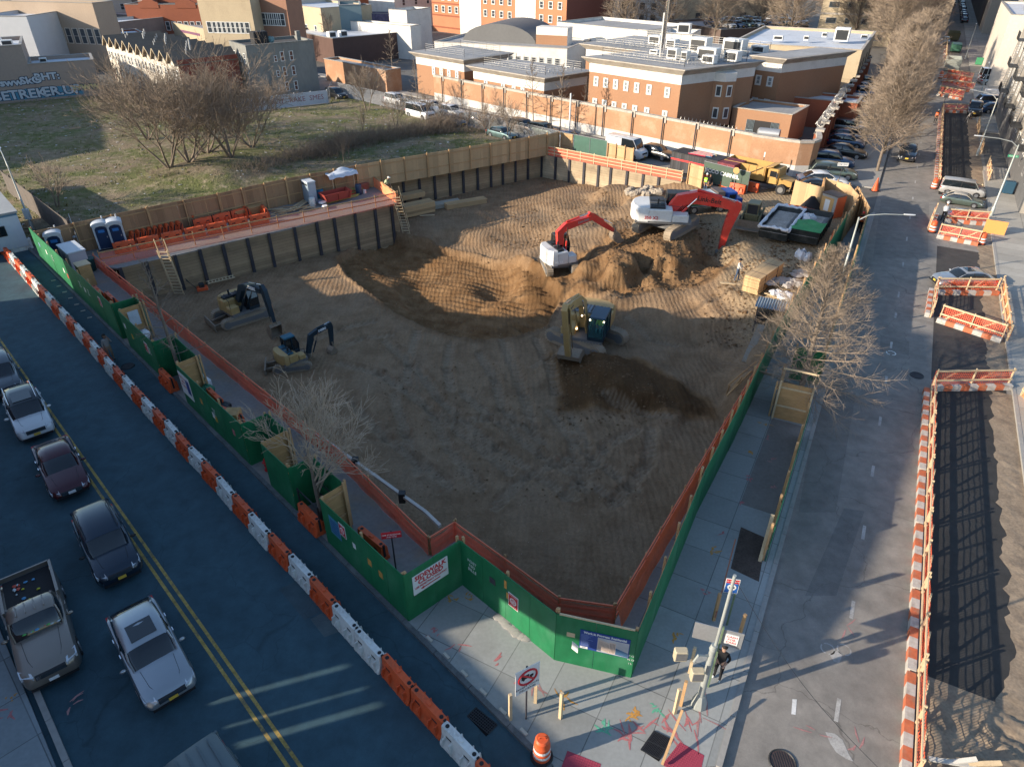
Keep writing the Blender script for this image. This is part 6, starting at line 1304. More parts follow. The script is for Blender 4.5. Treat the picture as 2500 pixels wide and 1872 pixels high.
# ---------------------------------------------------------------- vacant lot
def lotmat():
 m=bpy.data.materials.new('rough_grass_lot'); m.use_nodes=True; nt=m.node_tree; N=nt.nodes; L=nt.links; b=N['Principled BSDF']; b.inputs['Roughness'].default_value=1; b.inputs['Specular IOR Level'].default_value=.1
 tc=N.new('ShaderNodeTexCoord')
 def nz(s,d=6,r=.65):
  n=N.new('ShaderNodeTexNoise'); n.inputs['Scale'].default_value=s; n.inputs['Detail'].default_value=d; n.inputs['Roughness'].default_value=r; L.new(tc.outputs['Object'],n.inputs['Vector']); return n.outputs[0]
 def rg(s,a,c,e=0,f=1):
  r=N.new('ShaderNodeMapRange'); r.inputs[1].default_value=a; r.inputs[2].default_value=c; r.inputs[3].default_value=e; r.inputs[4].default_value=f; L.new(s,r.inputs[0]); return r.outputs[0]
 def mx(a,c,f):
  x=N.new('ShaderNodeMix'); x.data_type='RGBA'
  for k,v in ((6,a),(7,c)):
   if isinstance(v,tuple): x.inputs[k].default_value=(*v,1)
   else: L.new(v,x.inputs[k])
  L.new(f,x.inputs[0]); return x.outputs[2]
 c=mx((.215,.17,.115),(.125,.135,.055),rg(nz(.22),.42,.58)); c=mx(c,(.085,.12,.035),rg(nz(.55),.52,.66,0,.85)); c=mx(c,(.32,.26,.18),rg(nz(1.1),.50,.66,0,.9)); c=mx(c,(.10,.08,.06),rg(nz(2.3),.60,.72,0,.8))
 s=N.new('ShaderNodeVectorMath'); s.operation='SCALE'; L.new(c,s.inputs[0]); L.new(rg(nz(9),.3,.7,.65,1.3),s.inputs['Scale']); L.new(s.outputs[0],b.inputs['Base Color'])
 bp=N.new('ShaderNodeBump'); bp.inputs['Strength'].default_value=1; bp.inputs['Distance'].default_value=.15; L.new(nz(3.5),bp.inputs['Height']); L.new(bp.outputs[0],b.inputs['Normal']); return m
LOTM=lotmat()
LOT=[A(42.5,.4),FT[1]-AN*-.15,FT[2],FT[3],FT[4],FT[5],FT[6]+Vector((0,.2,0)),T2(-3,.5),T2(8,.4),T2(22,.4),T2(50,.2),Vector((-27.5,109.2,0)),Vector((-46.5,97.3,0)),Vector((-52,107,0)),mb_O+Vector((1,0,0)),ml,A(110,.4)]
LOT=[Vector((p.x,p.y,0)) for p in LOT]
x0,x1=min(p.x for p in LOT),max(p.x for p in LOT); y0,y1=min(p.y for p in LOT),max(p.y for p in LOT); st=.9
vs=[];ids={};qs=[]
def lz(x,y):
 h=.10*noise.noise(Vector((x*.3,y*.3,2)))+.25*noise.noise(Vector((x*.08,y*.08,7)))+.12
 for c_,px_,py_,rr,hh in MND:
  p=G(c_,px_,py_); h+=hh*math.exp(-((x-p.x)**2+(y-p.y)**2)/rr**2)
 d=min(((x-a.x)**2+(y-a.y)**2) for a in LOT)
 return max(h,-.05)
MND=[('TL',1200,1150,4.0,.9),('TL',1500,1080,5,1.0),('TL',1450,1180,2.5,.6)]
nxl=int((x1-x0)/st)+2; nyl=int((y1-y0)/st)+2
def edged(x,y):
 P=np.array([[x,y]]); return min(float(segd(P,LOT[i],LOT[(i+1)%len(LOT)])[0]) for i in range(len(LOT)))
for j in range(nyl):
 for i in range(nxl):
  x=x0+i*st; y=y0+j*st
  if inreg(x,y,LOT):
   ids[(i,j)]=len(vs); e_=min(1,edged(x,y)/2); vs.append((x,y,lz(x,y)*e_))
for (i,j) in list(ids):
 k=[(i,j),(i+1,j),(i+1,j+1),(i,j+1)]
 if all(q in ids for q in k): qs.append(tuple(ids[q] for q in k))
mb=MB(); mb.add(vs,qs); o=mb.build('vacant_lot',LOTM,smooth=60); kind(o)
sheet('vacant_lot_edge',LOT,-.03,LOTM)
random.seed(21)
def inlot():
 while True:
  x=random.uniform(x0,x1); y=random.uniform(y0,y1)
  if y<160 and inreg(x,y,LOT) and x>-75: return x,y
tm=MB()
for k in range(9000):
 x,y=inlot()
 if noise.noise(Vector((x*.25,y*.25,0)))+random.uniform(-.3,.3)<.0: continue
 z=lz(x,y)-.03; s=random.uniform(.08,.24)
 for q in range(3):
  a=random.uniform(0,6.28); dx,dy=math.cos(a)*s,math.sin(a)*s
  tm.add([(x,y,z),(x+dx*.6-dy*.2,y+dy*.6+dx*.2,z),(x+dx,y+dy,z+s*random.uniform(.5,1.3))],[(0,1,2)])
kind(tm.build('grass_tufts',mat('dry_grass',(.16,.17,.06),1,0,.4,.4,3)),'stuff','patchy green and straw grass tufts over the vacant lot')
lm=MB()
for k in range(420):
 x,y=inlot(); z=lz(x,y); s=random.uniform(.04,.16); a=random.uniform(0,3.14); lm.blob((x,y,z+.02),(s*random.uniform(.6,1.6),s,.03),5,3,jit=.4)
kind(lm.build('litter',mat('pale_litter',(.42,.42,.42),.8,0,.4,.3,3)),'stuff','pale scraps of litter scattered over the vacant lot')
# ---------------------------------------------------------------- bare trees
BARK=mat('bark_grey_brown',(.17,.135,.105),.95,0,.3,3,20); TWIG=mat('twigs_tan',(.235,.185,.14),.95,0,.25,1,9); TWIGD=mat('twigs_brown',(.205,.16,.12),.95,0,.25,1,9); TWIGP=mat('twigs_pale',(.36,.285,.21),.95,0,.2,1,9)
def rv(rnd,d,ang):
 u=d.orthogonal().normalized(); w=d.cross(u); a=rnd.uniform(0,2*math.pi); return (d*math.cos(ang)+(u*math.cos(a)+w*math.sin(a))*math.sin(ang)).normalized()
def limb(mb,rnd,p,d,L_,r,n,wob,bend,minr,sides):
 pts=[p.copy()]; q=p.copy(); dd=d.copy(); dirs=[d.copy()]
 for i in range(n):
  dd=(dd+Vector((rnd.uniform(-wob,wob),rnd.uniform(-wob,wob),rnd.uniform(-wob,wob)+bend))).normalized(); q=q+dd*(L_/n); pts.append(q.copy()); dirs.append(dd.copy())
 mb.tube(pts,[max(minr,r*(1-.75*i/n)) for i in range(n+1)],sides,cap=False); return pts,dirs
def tree_oak(rnd,H,sp,r0,nb,sub,tw,low=.12,droop=.0,minr=.006,shape='cone'):
 T=MB(); C=MB(); tp,td=limb(T,rnd,Vector((0,0,-.1)),Vector((0,0,1)),H,r0,9,.05,.05,.02,8)
 T2_=tp
 def at(t):
  f=t*(len(tp)-1); i=min(int(f),len(tp)-2); return tp[i].lerp(tp[i+1],f-i)
 for k in range(nb):
  t=low+(1-low)*(k/nb)**.9; a=k*2.4+rnd.uniform(-.4,.4);
  ln=sp*((1-t)**.7*.95+.12) if shape=='cone' else sp*(math.sin(math.pi*min(1,.25+t*.72))**.8)
  el=R_(-12)+t*R_(75)+rnd.uniform(-.15,.15) if shape=='cone' else R_(25)+t*R_(45)+rnd.uniform(-.2,.2)
  d=Vector((math.cos(a)*math.cos(el),math.sin(a)*math.cos(el),math.sin(el)))
  bp,bd=limb(C,rnd,at(t),d,ln*rnd.uniform(.8,1.15),r0*.28*(1-t*.6),5,.10,.03-droop,minr*1.3,4)
  for j in range(sub):
   f=.18+.8*(j/sub); i=min(int(f*5),4); p=bp[i].lerp(bp[i+1],f*5-i); d2=rv(rnd,bd[i],R_(rnd.uniform(25,55)))
   sp2,sd2=limb(C,rnd,p,d2,ln*(.50-.25*f)*rnd.uniform(.6,1.2),minr*2.2,3,.14,.04,minr,3)
   for q in range(tw):
    f2=.2+.75*q/tw; i2=min(int(f2*3),2); p2=sp2[i2].lerp(sp2[i2+1],f2*3-i2); d3=rv(rnd,sd2[i2],R_(rnd.uniform(20,60))); l3=ln*.16*rnd.uniform(.6,1.3)
    C.tube([p2,p2+d3*l3*.5,p2+(d3+Vector((0,0,.1))).normalized()*l3],[minr,minr*.8,minr*.5],3,cap=False)
 return T,C
def tree_vase(rnd,H,r0,stems,levels=4,spread=38,kids=(4,4,4,3),minr=.006,lean=22,wob=.12,split=.35):
 T=MB(); C=MB()
 def rec(p,d,L_,r,lv):
  mb=T if lv==0 else C
  pts,dirs=limb(mb,rnd,p,d,L_,r,4 if lv<2 else 3,wob+lv*.03,.05,minr,6 if lv==0 else (4 if lv==1 else 3))
  if lv>=levels: return
  n=kids[min(lv,len(kids)-1)]
  for k in range(n):
   f=split+(1-split)*(k+.6)/n; i=min(int(f*(len(pts)-1)),len(pts)-2); q=pts[i].lerp(pts[i+1],f*(len(pts)-1)-i)
   rec(q,rv(rnd,dirs[i],R_(rnd.uniform(.5,1.1)*spread)),L_*rnd.uniform(.45,.72),max(minr,r*(.5 if lv==0 else .55)*(1-f*.4)),lv+1)
 for s in range(stems):
  a=s*2.4+rnd.uniform(-.3,.3); t=R_(lean if stems>1 else 4)*rnd.uniform(.5,1.2); d=Vector((math.cos(a)*math.sin(t),math.sin(a)*math.sin(t),math.cos(t)))
  rec(Vector((math.cos(a)*.15*(stems>1),math.sin(a)*.15*(stems>1),-.1)),d,H*rnd.uniform(.42,.55),r0*(1 if s==0 else .8),0)
 return T,C
def tree(label,loc,T,C,bm=BARK,tm_=TWIG,rz=0,group=None,s=1,name='bare_tree'):
 r=thing(name,label,'tree',loc,rz,group); r.scale=(s,s,s); T.build('trunk',bm,r,smooth=60); C.build('crown',tm_,r); return r
rnd=random.Random(5)
p=G('MR',800,820,0); P1_=S(9.2,-1.05)
Ht=HG(P1_,'MR',960,30);
T,C=tree_oak(rnd,8.3,3.95,.17,84,15,7,low=.10,minr=.0055)
tree('large pyramidal bare tree growing from the plywood box beside the street',P1_,T,C,BARK,TWIG)
T,C=tree_vase(random.Random(11),6.9,.15,1,4,42,(9,6,5,4),minr=.008,wob=.16)
tree('bare tree with pale knobbly twigs in the notch nearest the corner',A(-1.3,.55),T,C,BARK,TWIGP)
T,C=tree_oak(random.Random(3),7.4,2.3,.13,26,6,3,low=.3,minr=.007)
tree('thin dark bare tree in the first hoarding notch, near the far end',A(13.0,.55),T,C,BARK,TWIGD)
To,Co=tree_oak(random.Random(8),9.0,4.4,.17,76,13,6,low=.2,minr=.011,shape='round')
T3,C3=tree_oak(random.Random(18),9.0,4.6,.17,74,13,6,low=.2,minr=.011,shape='round')
base1=tree('dense bare street tree with lower trunk leaning over the median, nearest of the street row',S(58.5,-.7),To,Co,BARK,TWIG,group='bare street trees along the wall bays')
base2=tree('dense bare street tree in the long row beside the parking bays',S(66.5,-.6),T3,C3,BARK,TWIG,group='bare street trees along the wall bays')
for i,t_ in enumerate([74,81,88,95,102,109,116,123]):
 dup([base1,base2][i%2],S(t_,-.7+.6*math.sin(i)),i*1.3,'dense bare street tree in the long row beside the parking bays','bare street trees along the wall bays',scale=1+.12*math.sin(i*2.1))
for i,(t_,s_,sc) in enumerate([(138,-5,1.5),(150,-3,1.7),(160,-6,1.9),(172,-2,1.7),(184,-5,1.9),(198,-2,1.7),(166,-14,1.8),(178,-20,1.8),(152,-26,1.6),(160,-34,1.7),(150,-42,1.6),(146,-52,1.5),(140,-60,1.5),(215,-3,1.6),(235,-3,1.6),(260,-3,1.6)]):
 dup([base1,base2][i%2],S(t_,s_),i*1.7,'large bare tree in the grove beyond the beige office' if s_<-9 else 'tall bare tree lining the far left side of the street','tall bare trees beyond the beige office',scale=sc)
gl_='multi-stemmed bare trees on the vacant lot'
vt=[tree_vase(random.Random(31),11.5,.15,6,4,36,(7,5,4,3),minr=.012,lean=44,wob=.17),tree_vase(random.Random(32),10.8,.14,6,4,38,(7,6,4,3),minr=.012,lean=50,wob=.17)]
spots=[('TL',1110,1150,0,1.0,'multi-stemmed bare tree at the left of the lot thicket, on the small mound'),('TL',1235,1130,1,1.02,'multi-stemmed bare tree in the middle of the lot thicket'),('TL',1500,1090,0,1.0,'multi-stemmed bare tree with a dark forked trunk right in the lot thicket'),('TL',1330,1000,1,1.05,'multi-stemmed bare tree behind the middle of the lot thicket'),('TL',950,900,0,.85,'multi-stemmed bare tree at the far left of the lot thicket'),('TL',1620,960,1,.9,'multi-stemmed bare tree at the right back of the lot thicket')]
vb={}
for c_,x_,y_,k_,s_,l_ in spots:
 p=G(c_,x_,y_); p.z=lz(p.x,p.y)
 if k_ not in vb: vb[k_]=tree(l_,p,*vt[k_],BARK,TWIGD,0,gl_,s_)
 else: dup(vb[k_],p,x_*.01,l_,gl_,scale=s_)
def small(label,p,s,k=0,g='young bare trees and saplings'):
 if ('s',k) not in vb:
  T,C=tree_vase(random.Random(40+k),5.0,.07,[1,3,2][k],3,34,(7,5,4),minr=.011,lean=14); vb[('s',k)]=tree(label,p,T,C,BARK,[TWIGD,TWIG,TWIGD][k],0,g,s)
 else: dup(vb[('s',k)],p,p[0],label,g,scale=s)
for c_,x_,y_,k_,s_,l_ in [('TL',370,1340,1,1.05,'spreading bare tree in the corner of the lot by the alley'),('TL',560,380,0,2.2,'tall pale bare tree between the warehouse and the row houses'),('TL',1760,720,1,.9,'bush-like bare tree before the white board fence'),('TL',780,600,2,1.3,'bare tree in front of the row houses'),
   ('A3',510,1420,1,1.5,'leaning brown bare tree at the back corner of the lot'),('TM',150,870,0,1.0,'slim sapling in the middle of the back lot'),('TM',360,830,2,1.05,'pair of saplings on the lot by the chain-link fence'),('TM',545,790,1,1.0,'sapling clump beside the chain-link fence, left'),('TM',660,800,0,1.1,'slim sapling beside the chain-link fence'),('TM',950,870,1,1.0,'tangled sapling clump at the lot corner'),('TM',1075,900,1,1.15,'pale sapling clump behind the far plywood fence'),('TM',820,850,0,.9,'thin sapling between the clumps by the chain-link'),('TM',50,1030,2,.9,'leaning pale sapling just behind the plywood fence'),('TL',2208,1050,0,.9,'slim leaning sapling behind the upper plywood fence')]:
 p=G(c_,x_,y_); p.z=0; small(l_,p,s_,k_)
T,C=tree_oak(random.Random(55),7.0,1.9,.07,26,5,2,low=.18,minr=.012); bt=None
for i,(c_,x_,y_) in enumerate([('TM',345,520),('TM',790,740),('TM',1240,800),('TM',1410,845),('TM',1550,840),('TM',1735,700),('TM',720,520),('TM',500,640)]):
 p=G(c_,x_,y_); p.z=0; l_=['slim pyramidal bare tree inside the compound, left','slim bare tree before the brick wall, leftmost','slim bare tree before the brick wall, in front of the low block','slim bare tree before the brick wall, by the lamp pole','slim bare tree before the brick wall, right of the lamp pole','slim bare tree against the main tan block','small bare tree against the lowest tan block','slim bare tree at the left end of the parked row'][i]
 s_=[1.15,.8,1.15,1.15,.85,.95,.7,.8][i]
 if bt is None: bt=tree(l_,p,T,C,BARK,TWIGD,0,'slim pyramidal trees round the compound',s_,)
 else: dup(bt,p,i*1.1,l_,'slim pyramidal trees round the compound',scale=s_)
for i,(x_,y_,z_) in enumerate([(-140,150,2.0),(-120,190,2.2),(-95,215,2.0),(-60,160,1.7),(-45,150,1.7),(-30,235,2.2),(-10,260,2.2),(-52,180,1.8),(20,250,2),(35,200,1.5),(-2,262,2.0),(-80,260,2.3),(-160,260,2.3),(-110,300,2.5),(-30,300,2.5),(-38,158,2.3)]):
 dup(vb[('s',i%3)],(x_,y_,0),i,'distant bare tree standing among the blocks at the top of the photo','distant bare trees',scale=z_)
bmx=MB(); rnd=random.Random(9)
def brush(c_,pts,n,h,jit):
 P=[G(c_,a,b) for a,b in pts]
 for k in range(n):
  i=rnd.randrange(len(P)-1); p=P[i].lerp(P[i+1],rnd.random())+Vector((rnd.uniform(-jit,jit),rnd.uniform(-jit,jit),0)); p.z=0
  d=Vector((rnd.uniform(-.6,.6),rnd.uniform(-.6,.6),1)).normalized(); l=h*rnd.uniform(.4,1.1); m_=p+d*l*.5; e_=p+d*l+Vector((rnd.uniform(-.4,.4),rnd.uniform(-.4,.4),-.1*l))
  bmx.tube([p,m_,e_],[.014,.011,.006],3,cap=False)
  for q in range(3):
   s=m_.lerp(e_,rnd.random()); bmx.tube([s,s+rv(rnd,d,.7)*l*.35],[.008,.005],3,cap=False)
brush('TM',[(-150,1000),(120,930),(400,880),(650,850),(700,800)],2600,1.9,1.8)
brush('TL',[(1000,1180),(1300,1150),(1600,1130),(1900,1030),(2150,1000)],2200,1.5,1.6)
brush('TM',[(600,860),(900,850)],300,1.0,1.0)
brush('TM',[(950,830),(1010,820)],400,1.6,.7)
kind(bmx.build('undergrowth',TWIGD),'stuff','dark leafless brushwood behind the plywood fence')
cl_=[T2(-1.5,.5),T2(21,.45),T2(31,.45),T2(50,.3)]
for i,l_ in enumerate(['chain-link fence beside the back street, near the parked cars','chain-link fence beside the back street, behind the white van','chain-link fence at the far left of the back street']):
 chain('chain_link_fence',l_,cl_[i],cl_[i+1],1.9,2.2,CHAINM,group='chain-link fences of the lot')
a=G('TL',400,1430,2.2); b=G('TL',0,1090,2.4); a.z=b.z=0
hoard('alley_fence','dark board fence with sagging cable along the alley left of the lot','fence',a+Vector((.2,.3,0)),b,2.3,mat('dark_board',(.10,.085,.075),.9,0,.2),2.4,side=-1,pm=PILE)
a=T2(50,.3); chain('chain_link_fence','short chain-link fence return at the corner of the white board fence',Vector((-27.6,109.2,0)),a,1.8,2.2,CHAINM)
razor('razor_wire','faint coil of barbed wire behind the plywood fence by the toilets',[Rz(FT[0]+Vector((2,2.6,0)),1.2),Rz(FT[1]+Vector((-.5,.6,0)),1.2)],.22,1.2,.012)
# ---------------------------------------------------------------- people
SKIN=mat('skin',(.30,.17,.11),.6,0,.05); HAIRM=mat('hair_black',(.015,.012,.01),.7,0,.1)
def cloth(n,c): return mat('cloth_'+n,c,.9,0,.12,3,20)
JEAN=cloth('denim',(.05,.08,.14)); BLKC=cloth('black',(.012,.012,.014)); GREYH=cloth('grey_hoodie',(.28,.27,.26)); TANT=cloth('khaki',(.28,.21,.15)); SAGE=cloth('sage',(.25,.27,.18)); WHT=cloth('white',(.5,.5,.48))
def person(label,loc,az,top_,trou,pose='stand',hat=None,vest=None,s=1.0,shoes=None,hairlen=0,group=None,skin=None):
 r=thing('person',label,'person',loc,rz_of(az),group); r.scale=(s,s,s)
 J={}; E=[]
 def j(n,p,rad,par=None):
  J[n]=(Vector(p),rad);
  if par: E.append((par,n))
 lean={'bend':.55}.get(pose,0); sit=pose=='sit'
 hipz=.5 if sit else (.86 if pose=='bend' else .93)
 j('pelvis',(0,0,hipz),.13)
 def up(x,y,z):   # torso points, rotated forward about the hips
  a=lean; dz=z-.93; return (x+math.sin(a)*dz, y, hipz+math.cos(a)*dz-math.sin(a)*x)
 j('waist',up(.0,0,1.08),.115,'pelvis'); j('chest',up(.01,0,1.28),.135,'waist'); j('neck0',up(0,0,1.43),.07,'chest'); j('neck',up(.01,0,1.50),.052,'neck0')
 j('head0',up(.02,0,1.57),.075,'neck'); j('head',up(.025,0,1.66),.092,'head0'); j('crown',up(.015,0,1.72),.075,'head'); j('nose',up(.115,0,1.62),.016,'head'); j('chin',up(.075,0,1.56),.03,'head0')
 j('ear1',up(.01,.085,1.62),.018,'head'); j('ear2',up(.01,-.085,1.62),.018,'head')
 for sg,n in ((1,'l'),(-1,'r')):
  j('sh'+n,up(0,sg*.17,1.40),.065,'chest')
  if pose=='phone' and sg>0: el=up(.16,.26,1.20); wr=up(.12,.13,1.52); kn=up(.10,.10,1.58)
  elif pose=='bend' or pose=='work': el=up(.16,sg*.22,1.15); wr=up(.36,sg*.14,1.05); kn=up(.43,sg*.12,1.03)
  elif sit: el=up(.12,sg*.22,1.12); wr=up(.34,sg*.16,1.08); kn=up(.41,sg*.14,1.06)
  elif pose=='pocket': el=up(-.04,sg*.25,1.14); wr=up(.10,sg*.17,.97); kn=up(.15,sg*.14,.93)
  else:
   w_=.10*sg if pose=='walk' else 0; el=up(-.02+w_,sg*.22,1.13); wr=up(.05+w_*2,sg*.23,.90); kn=up(.07+w_*2.2,sg*.225,.82)
  j('el'+n,el,.045,'sh'+n); j('wr'+n,wr,.032,'el'+n); j('palm'+n,kn,.030,'wr'+n)
  d=(Vector(kn)-Vector(wr)).normalized(); sd=Vector((0,1,0))-d*d.y; sd=sd.normalized() if sd.length>.1 else Vector((1,0,0)); cur=d.cross(sd)*(.3)
  for k in range(4):
   o_=(k-1.5)*.019; l=[.060,.072,.068,.052][k]; b_=Vector(kn)+sd*o_+d*.022
   j('f%s%d'%(n,k),b_+d*l*.4,.0095,'palm'+n); j('g%s%d'%(n,k),b_+(d*.9+cur*.6).normalized()*l,.008,'f%s%d'%(n,k))
  tb=Vector(wr).lerp(Vector(kn),.5)+sd*sg*-.028; j('t%s0'%n,tb+d*.012,.011,'wr'+n); j('t%s1'%n,tb+d*.04+sd*sg*-.012,.009,'t%s0'%n)
  hx=sg*.095
  if sit: j('hip'+n,(.02,hx,.50),.095,'pelvis'); j('kn'+n,(.44,sg*.13,.50),.065,'hip'+n); j('an'+n,(.46,sg*.13,.09),.045,'kn'+n); j('toe'+n,(.62,sg*.14,.04),.038,'an'+n)
  else:
   st_=.22*sg if pose=='walk' else (.12*sg if pose in('work','bend') else .03*sg)
   j('hip'+n,(0,hx,hipz-.07),.095,'pelvis'); j('kn'+n,(st_*.55+.03,hx*1.05,.49),.062,'hip'+n); j('an'+n,(st_-.02,hx*1.1,.09),.045,'kn'+n); j('toe'+n,(st_+.14,hx*1.25,.04),.036,'an'+n)
 names=list(J); me=bpy.data.meshes.new('tmp'); me.from_pydata([J[n][0] for n in names],[(names.index(a),names.index(b)) for a,b in E],[])
 o=bpy.data.objects.new('tmp',me); COL.objects.link(o); m=o.modifiers.new('s','SKIN');
 for i,n in enumerate(names):
  v=me.skin_vertices[0].data[i]; v.radius=(J[n][1],J[n][1]*(1.25 if n in('chest','waist','pelvis') else 1)); v.use_root=(i==0)
 if hasattr(m,'use_smooth_shade'): m.use_smooth_shade=True
 ss=o.modifiers.new('u','SUBSURF'); ss.levels=1
 bpy.context.view_layer.update(); dg=bpy.context.evaluated_depsgraph_get(); bm_=bpy.data.meshes.new_from_object(o.evaluated_get(dg)); bpy.data.objects.remove(o)
 bm_.materials.clear()
 sk=skin or SKIN; sh=shoes or BLKC
 for q in (sk,trou,sh,top_): bm_.materials.append(q)
 torso_top=J['neck0'][0]; hp=J['pelvis'][0]
 keys=[(J[n][0],n) for n in names]
 for f in bm_.polygons:
  c=f.center; n=min(keys,key=lambda k:(k[0]-c).length_squared)[1]
  if n.startswith(('toe',)) : f.material_index=2
  elif n.startswith(('hip','kn','an')) or n=='pelvis': f.material_index=1
  elif n in('waist','chest','neck0') or n.startswith(('sh','el')): f.material_index=3
  elif n.startswith('wr'): f.material_index=0
  else: f.material_index=0
 bm_.shade_smooth(); b=bpy.data.objects.new('body',bm_); COL.objects.link(b); b.parent=r
 hd=J['head'][0]; q=MB()
 for sg in(-1,1): e=MB(); e.blob(hd+Vector((.088,sg*.032,.0)),.011,6,4); e.build('eye',BLKC,r)
 if hat:
  q.blob(hd+Vector((-.0,0,.035)),(.125,.108,.105),12,6); q.box(hd.x-.02,hd.x+.19,hd.y-.08,hd.y+.08,hd.z+.03,hd.z+.045); q.build('hard_hat' if hat is not BLKC else 'cap',hat,r,smooth=50)
 else:
  q.blob(hd+Vector((-.022,0,.028)),(.105,.10,.095),12,6)
  if hairlen: q.blob(hd+Vector((-.07,0,-.06)),(.07,.11,.15),10,6)
  q.build('hair',HAIRM,r,smooth=60)
 if vest:
  ch,wa=J['chest'][0],J['waist'][0]; up_=(ch-wa).normalized(); q=MB(); secs=[]
  for c,rx,ry in ((wa-up_*.10,.165,.20),(wa,.165,.20),(ch-up_*.02,.185,.225),(ch+up_*.10,.14,.19)):
   f_=Vector((0,1,0)).cross(up_); secs.append([c+f_*math.cos(t)*rx+Vector((0,1,0))*math.sin(t)*ry for t in [i*math.pi/5 for i in range(10)]])
  q.loft(secs,0,closed=True,caps=False); v=q.build('safety_vest',vest,r,smooth=50)
  q=MB(); c=wa.lerp(ch,.35); f_=Vector((0,1,0)).cross(up_); ring=lambda c,k:[c+f_*math.cos(t)*.178*k+Vector((0,1,0))*math.sin(t)*.218*k for t in [i*math.pi/5 for i in range(10)]]
  q.loft([ring(c-up_*.025,1.03),ring(c+up_*.025,1.03)],0,closed=True,caps=False); q.build('reflective_stripe',mat('reflective_tape',(.7,.72,.72),.3,.2,.03),v)
 return r
def pat(label,c,x,y,az,*a,z=0,**k):
 p=G(c,x,y,z); p.z=z if 'zz' not in k else k.pop('zz'); return person(label,p,az,*a,**k)
pat('person in a grey hoodie with a hand to the head walking down the walkway','ML',722,680,135,GREYH,TANT,z=RZ,pose='phone',hairlen=1)
pat('person in black with fair hair and white shoes standing at the corner pole','BR',235,1085,215,BLKC,BLKC,pose='pocket',shoes=WHT,skin=mat('skin_fair',(.42,.26,.19),.6,0,.05),hat=None)
pat('worker in an orange and red vest walking away inside the far walkway','TR',1145,1490,205,BLKC,BLKC,pose='walk',hat=REDM,vest=HIVISO)
p=GT('Y3',1095,915,-.6); person('worker in a white top and jeans beside the big lumber bundle',p,120,WHT,JEAN,pose='work',hat=BLKC)
pat('worker with a white hard hat and green vest standing by the blue truck, left','Y3',830,170,200,BLKC,JEAN,pose='stand',hat=WHITEP,vest=HIVIS,s=1.05)
pat('worker in all dark clothes standing by the blue truck, right','Y3',858,175,180,BLKC,BLKC,pose='stand',s=1.05)
pat('worker in a sage vest beside the maroon container','TR',60,1175,150,BLKC,SAGE,pose='work',hat=WHITEP,vest=SAGE)
pat('worker in a pale vest leaning over the rail at the top of the ladder','Y2',1693,485,110,SAGE,cloth('grey_trousers',(.12,.11,.10)),pose='bend',hat=WHITEP,vest=mat('pale_lime',(.45,.50,.25),.8,0,.1))
pat('worker bending over tools between the blue toilets and the gate panel','Y1',545,1085,60,BLKC,ORANGE,pose='bend',hat=mat('hat_grey',(.3,.32,.34),.5,0,.05))
pat('worker in dark clothes beside the white bucketed barricade in the street','RS',183,628,20,GREYH,BLKC,z=RZ,pose='work',hat=WHITEP,vest=mat('silver_vest',(.4,.42,.45),.6,.1,.1))
pat('worker in an orange vest at the far end of the long trench','RS',150,185,200,BLKC,BLKC,z=RZ,pose='stand',hat=WHITEP,vest=HIVISO)
pat('pair of workers in the far trench, the bending one','RS',290,185,150,GREYH,GREYH,z=RZ,pose='bend',hat=WHITEP)
M=e1.matrix_world; ym=.975
op=person('machine operator in a lime hi-vis jacket seated in the tan excavator cab',Vector(O1)+azv(az)*.55+Vector((-azv(az).y,azv(az).x,0))*ym+Vector((0,0,z01+.12)),az,mat('lime_jacket',(.40,.75,.05),.7,0,.08),cloth('teal_trousers',(.06,.22,.24)),pose='sit',hat=None)
# ---------------------------------------------------------------- road markings and pavement marks
def strip(name,pts,w,z,m,gaps=None,dash=None):
 mb=MB()
 for a,b in zip(pts,pts[1:]):
  L_=(b-a).length; d=(b-a)/L_; n=Vector((-d.y,d.x,0))*w/2; s=0
  while s<L_:
   e=min(L_,s+(dash[0] if dash else L_)); p,q=a+d*s,a+d*e
   mb.add([(p.x-n.x,p.y-n.y,z),(q.x-n.x,q.y-n.y,z),(q.x+n.x,q.y+n.y,z),(p.x+n.x,p.y+n.y,z)],[(3,2,1,0)] if True else []); s=e+(dash[1] if dash else 1)
 o=mb.build(name,m);
 return kind(o)
YP=[G('BL',790,-20,RZ),G('BL',1240,640,RZ),G('BL',1990,1656,RZ),G('BL',2400,2250,RZ)]
YP=[A(t_,-5.62) for t_ in (60,18,-1,-16,-30)]
YW=mat('worn_yellow_line',(.36,.25,.07),.8,0,.45,2.5,14,dirt=((.06,.075,.085),.95,3.0))
for o_ in (-.14,.14): strip('road_marking',[p+AN*o_ for p in YP],.11,RZ+.005,YW)
WWORN=mat('worn_white_line',(.36,.35,.33),.8,0,.3,3,20,dirt=((.19,.18,.16),1.0,1.6))
strip('road_marking',[S(-9,3.05),S(26,3.05)],.13,RZ+.009,WWORN,dash=(.9,3.6))
strip('road_marking',[S(26,3.05),S(80,3.05)],.12,RZ+.009,WWORN,dash=(1.0,5))
for i in range(5): strip('road_marking',[G('TR',520+i*6,1205+i*8,RZ),G('TR',640+i*4,1225+i*6,RZ)],.12,RZ+.008,WPAINT)
def flat(name,c,pts,z,m,label=None):
 P=[G(c,x,y,z) for x,y in pts]; mb=MB(); tri=tessellate_polygon([[Vector((p.x,p.y,0)) for p in P]]); fs=[]
 for t in tri:
  a,b,d=[P[i] for i in t]; o=(b.x-a.x)*(d.y-a.y)-(b.y-a.y)*(d.x-a.x); fs.append(tuple(t) if o>0 else tuple(reversed(t)))
 mb.add([(p.x,p.y,z) for p in P],fs); return kind(mb.build(name,m),label=label)
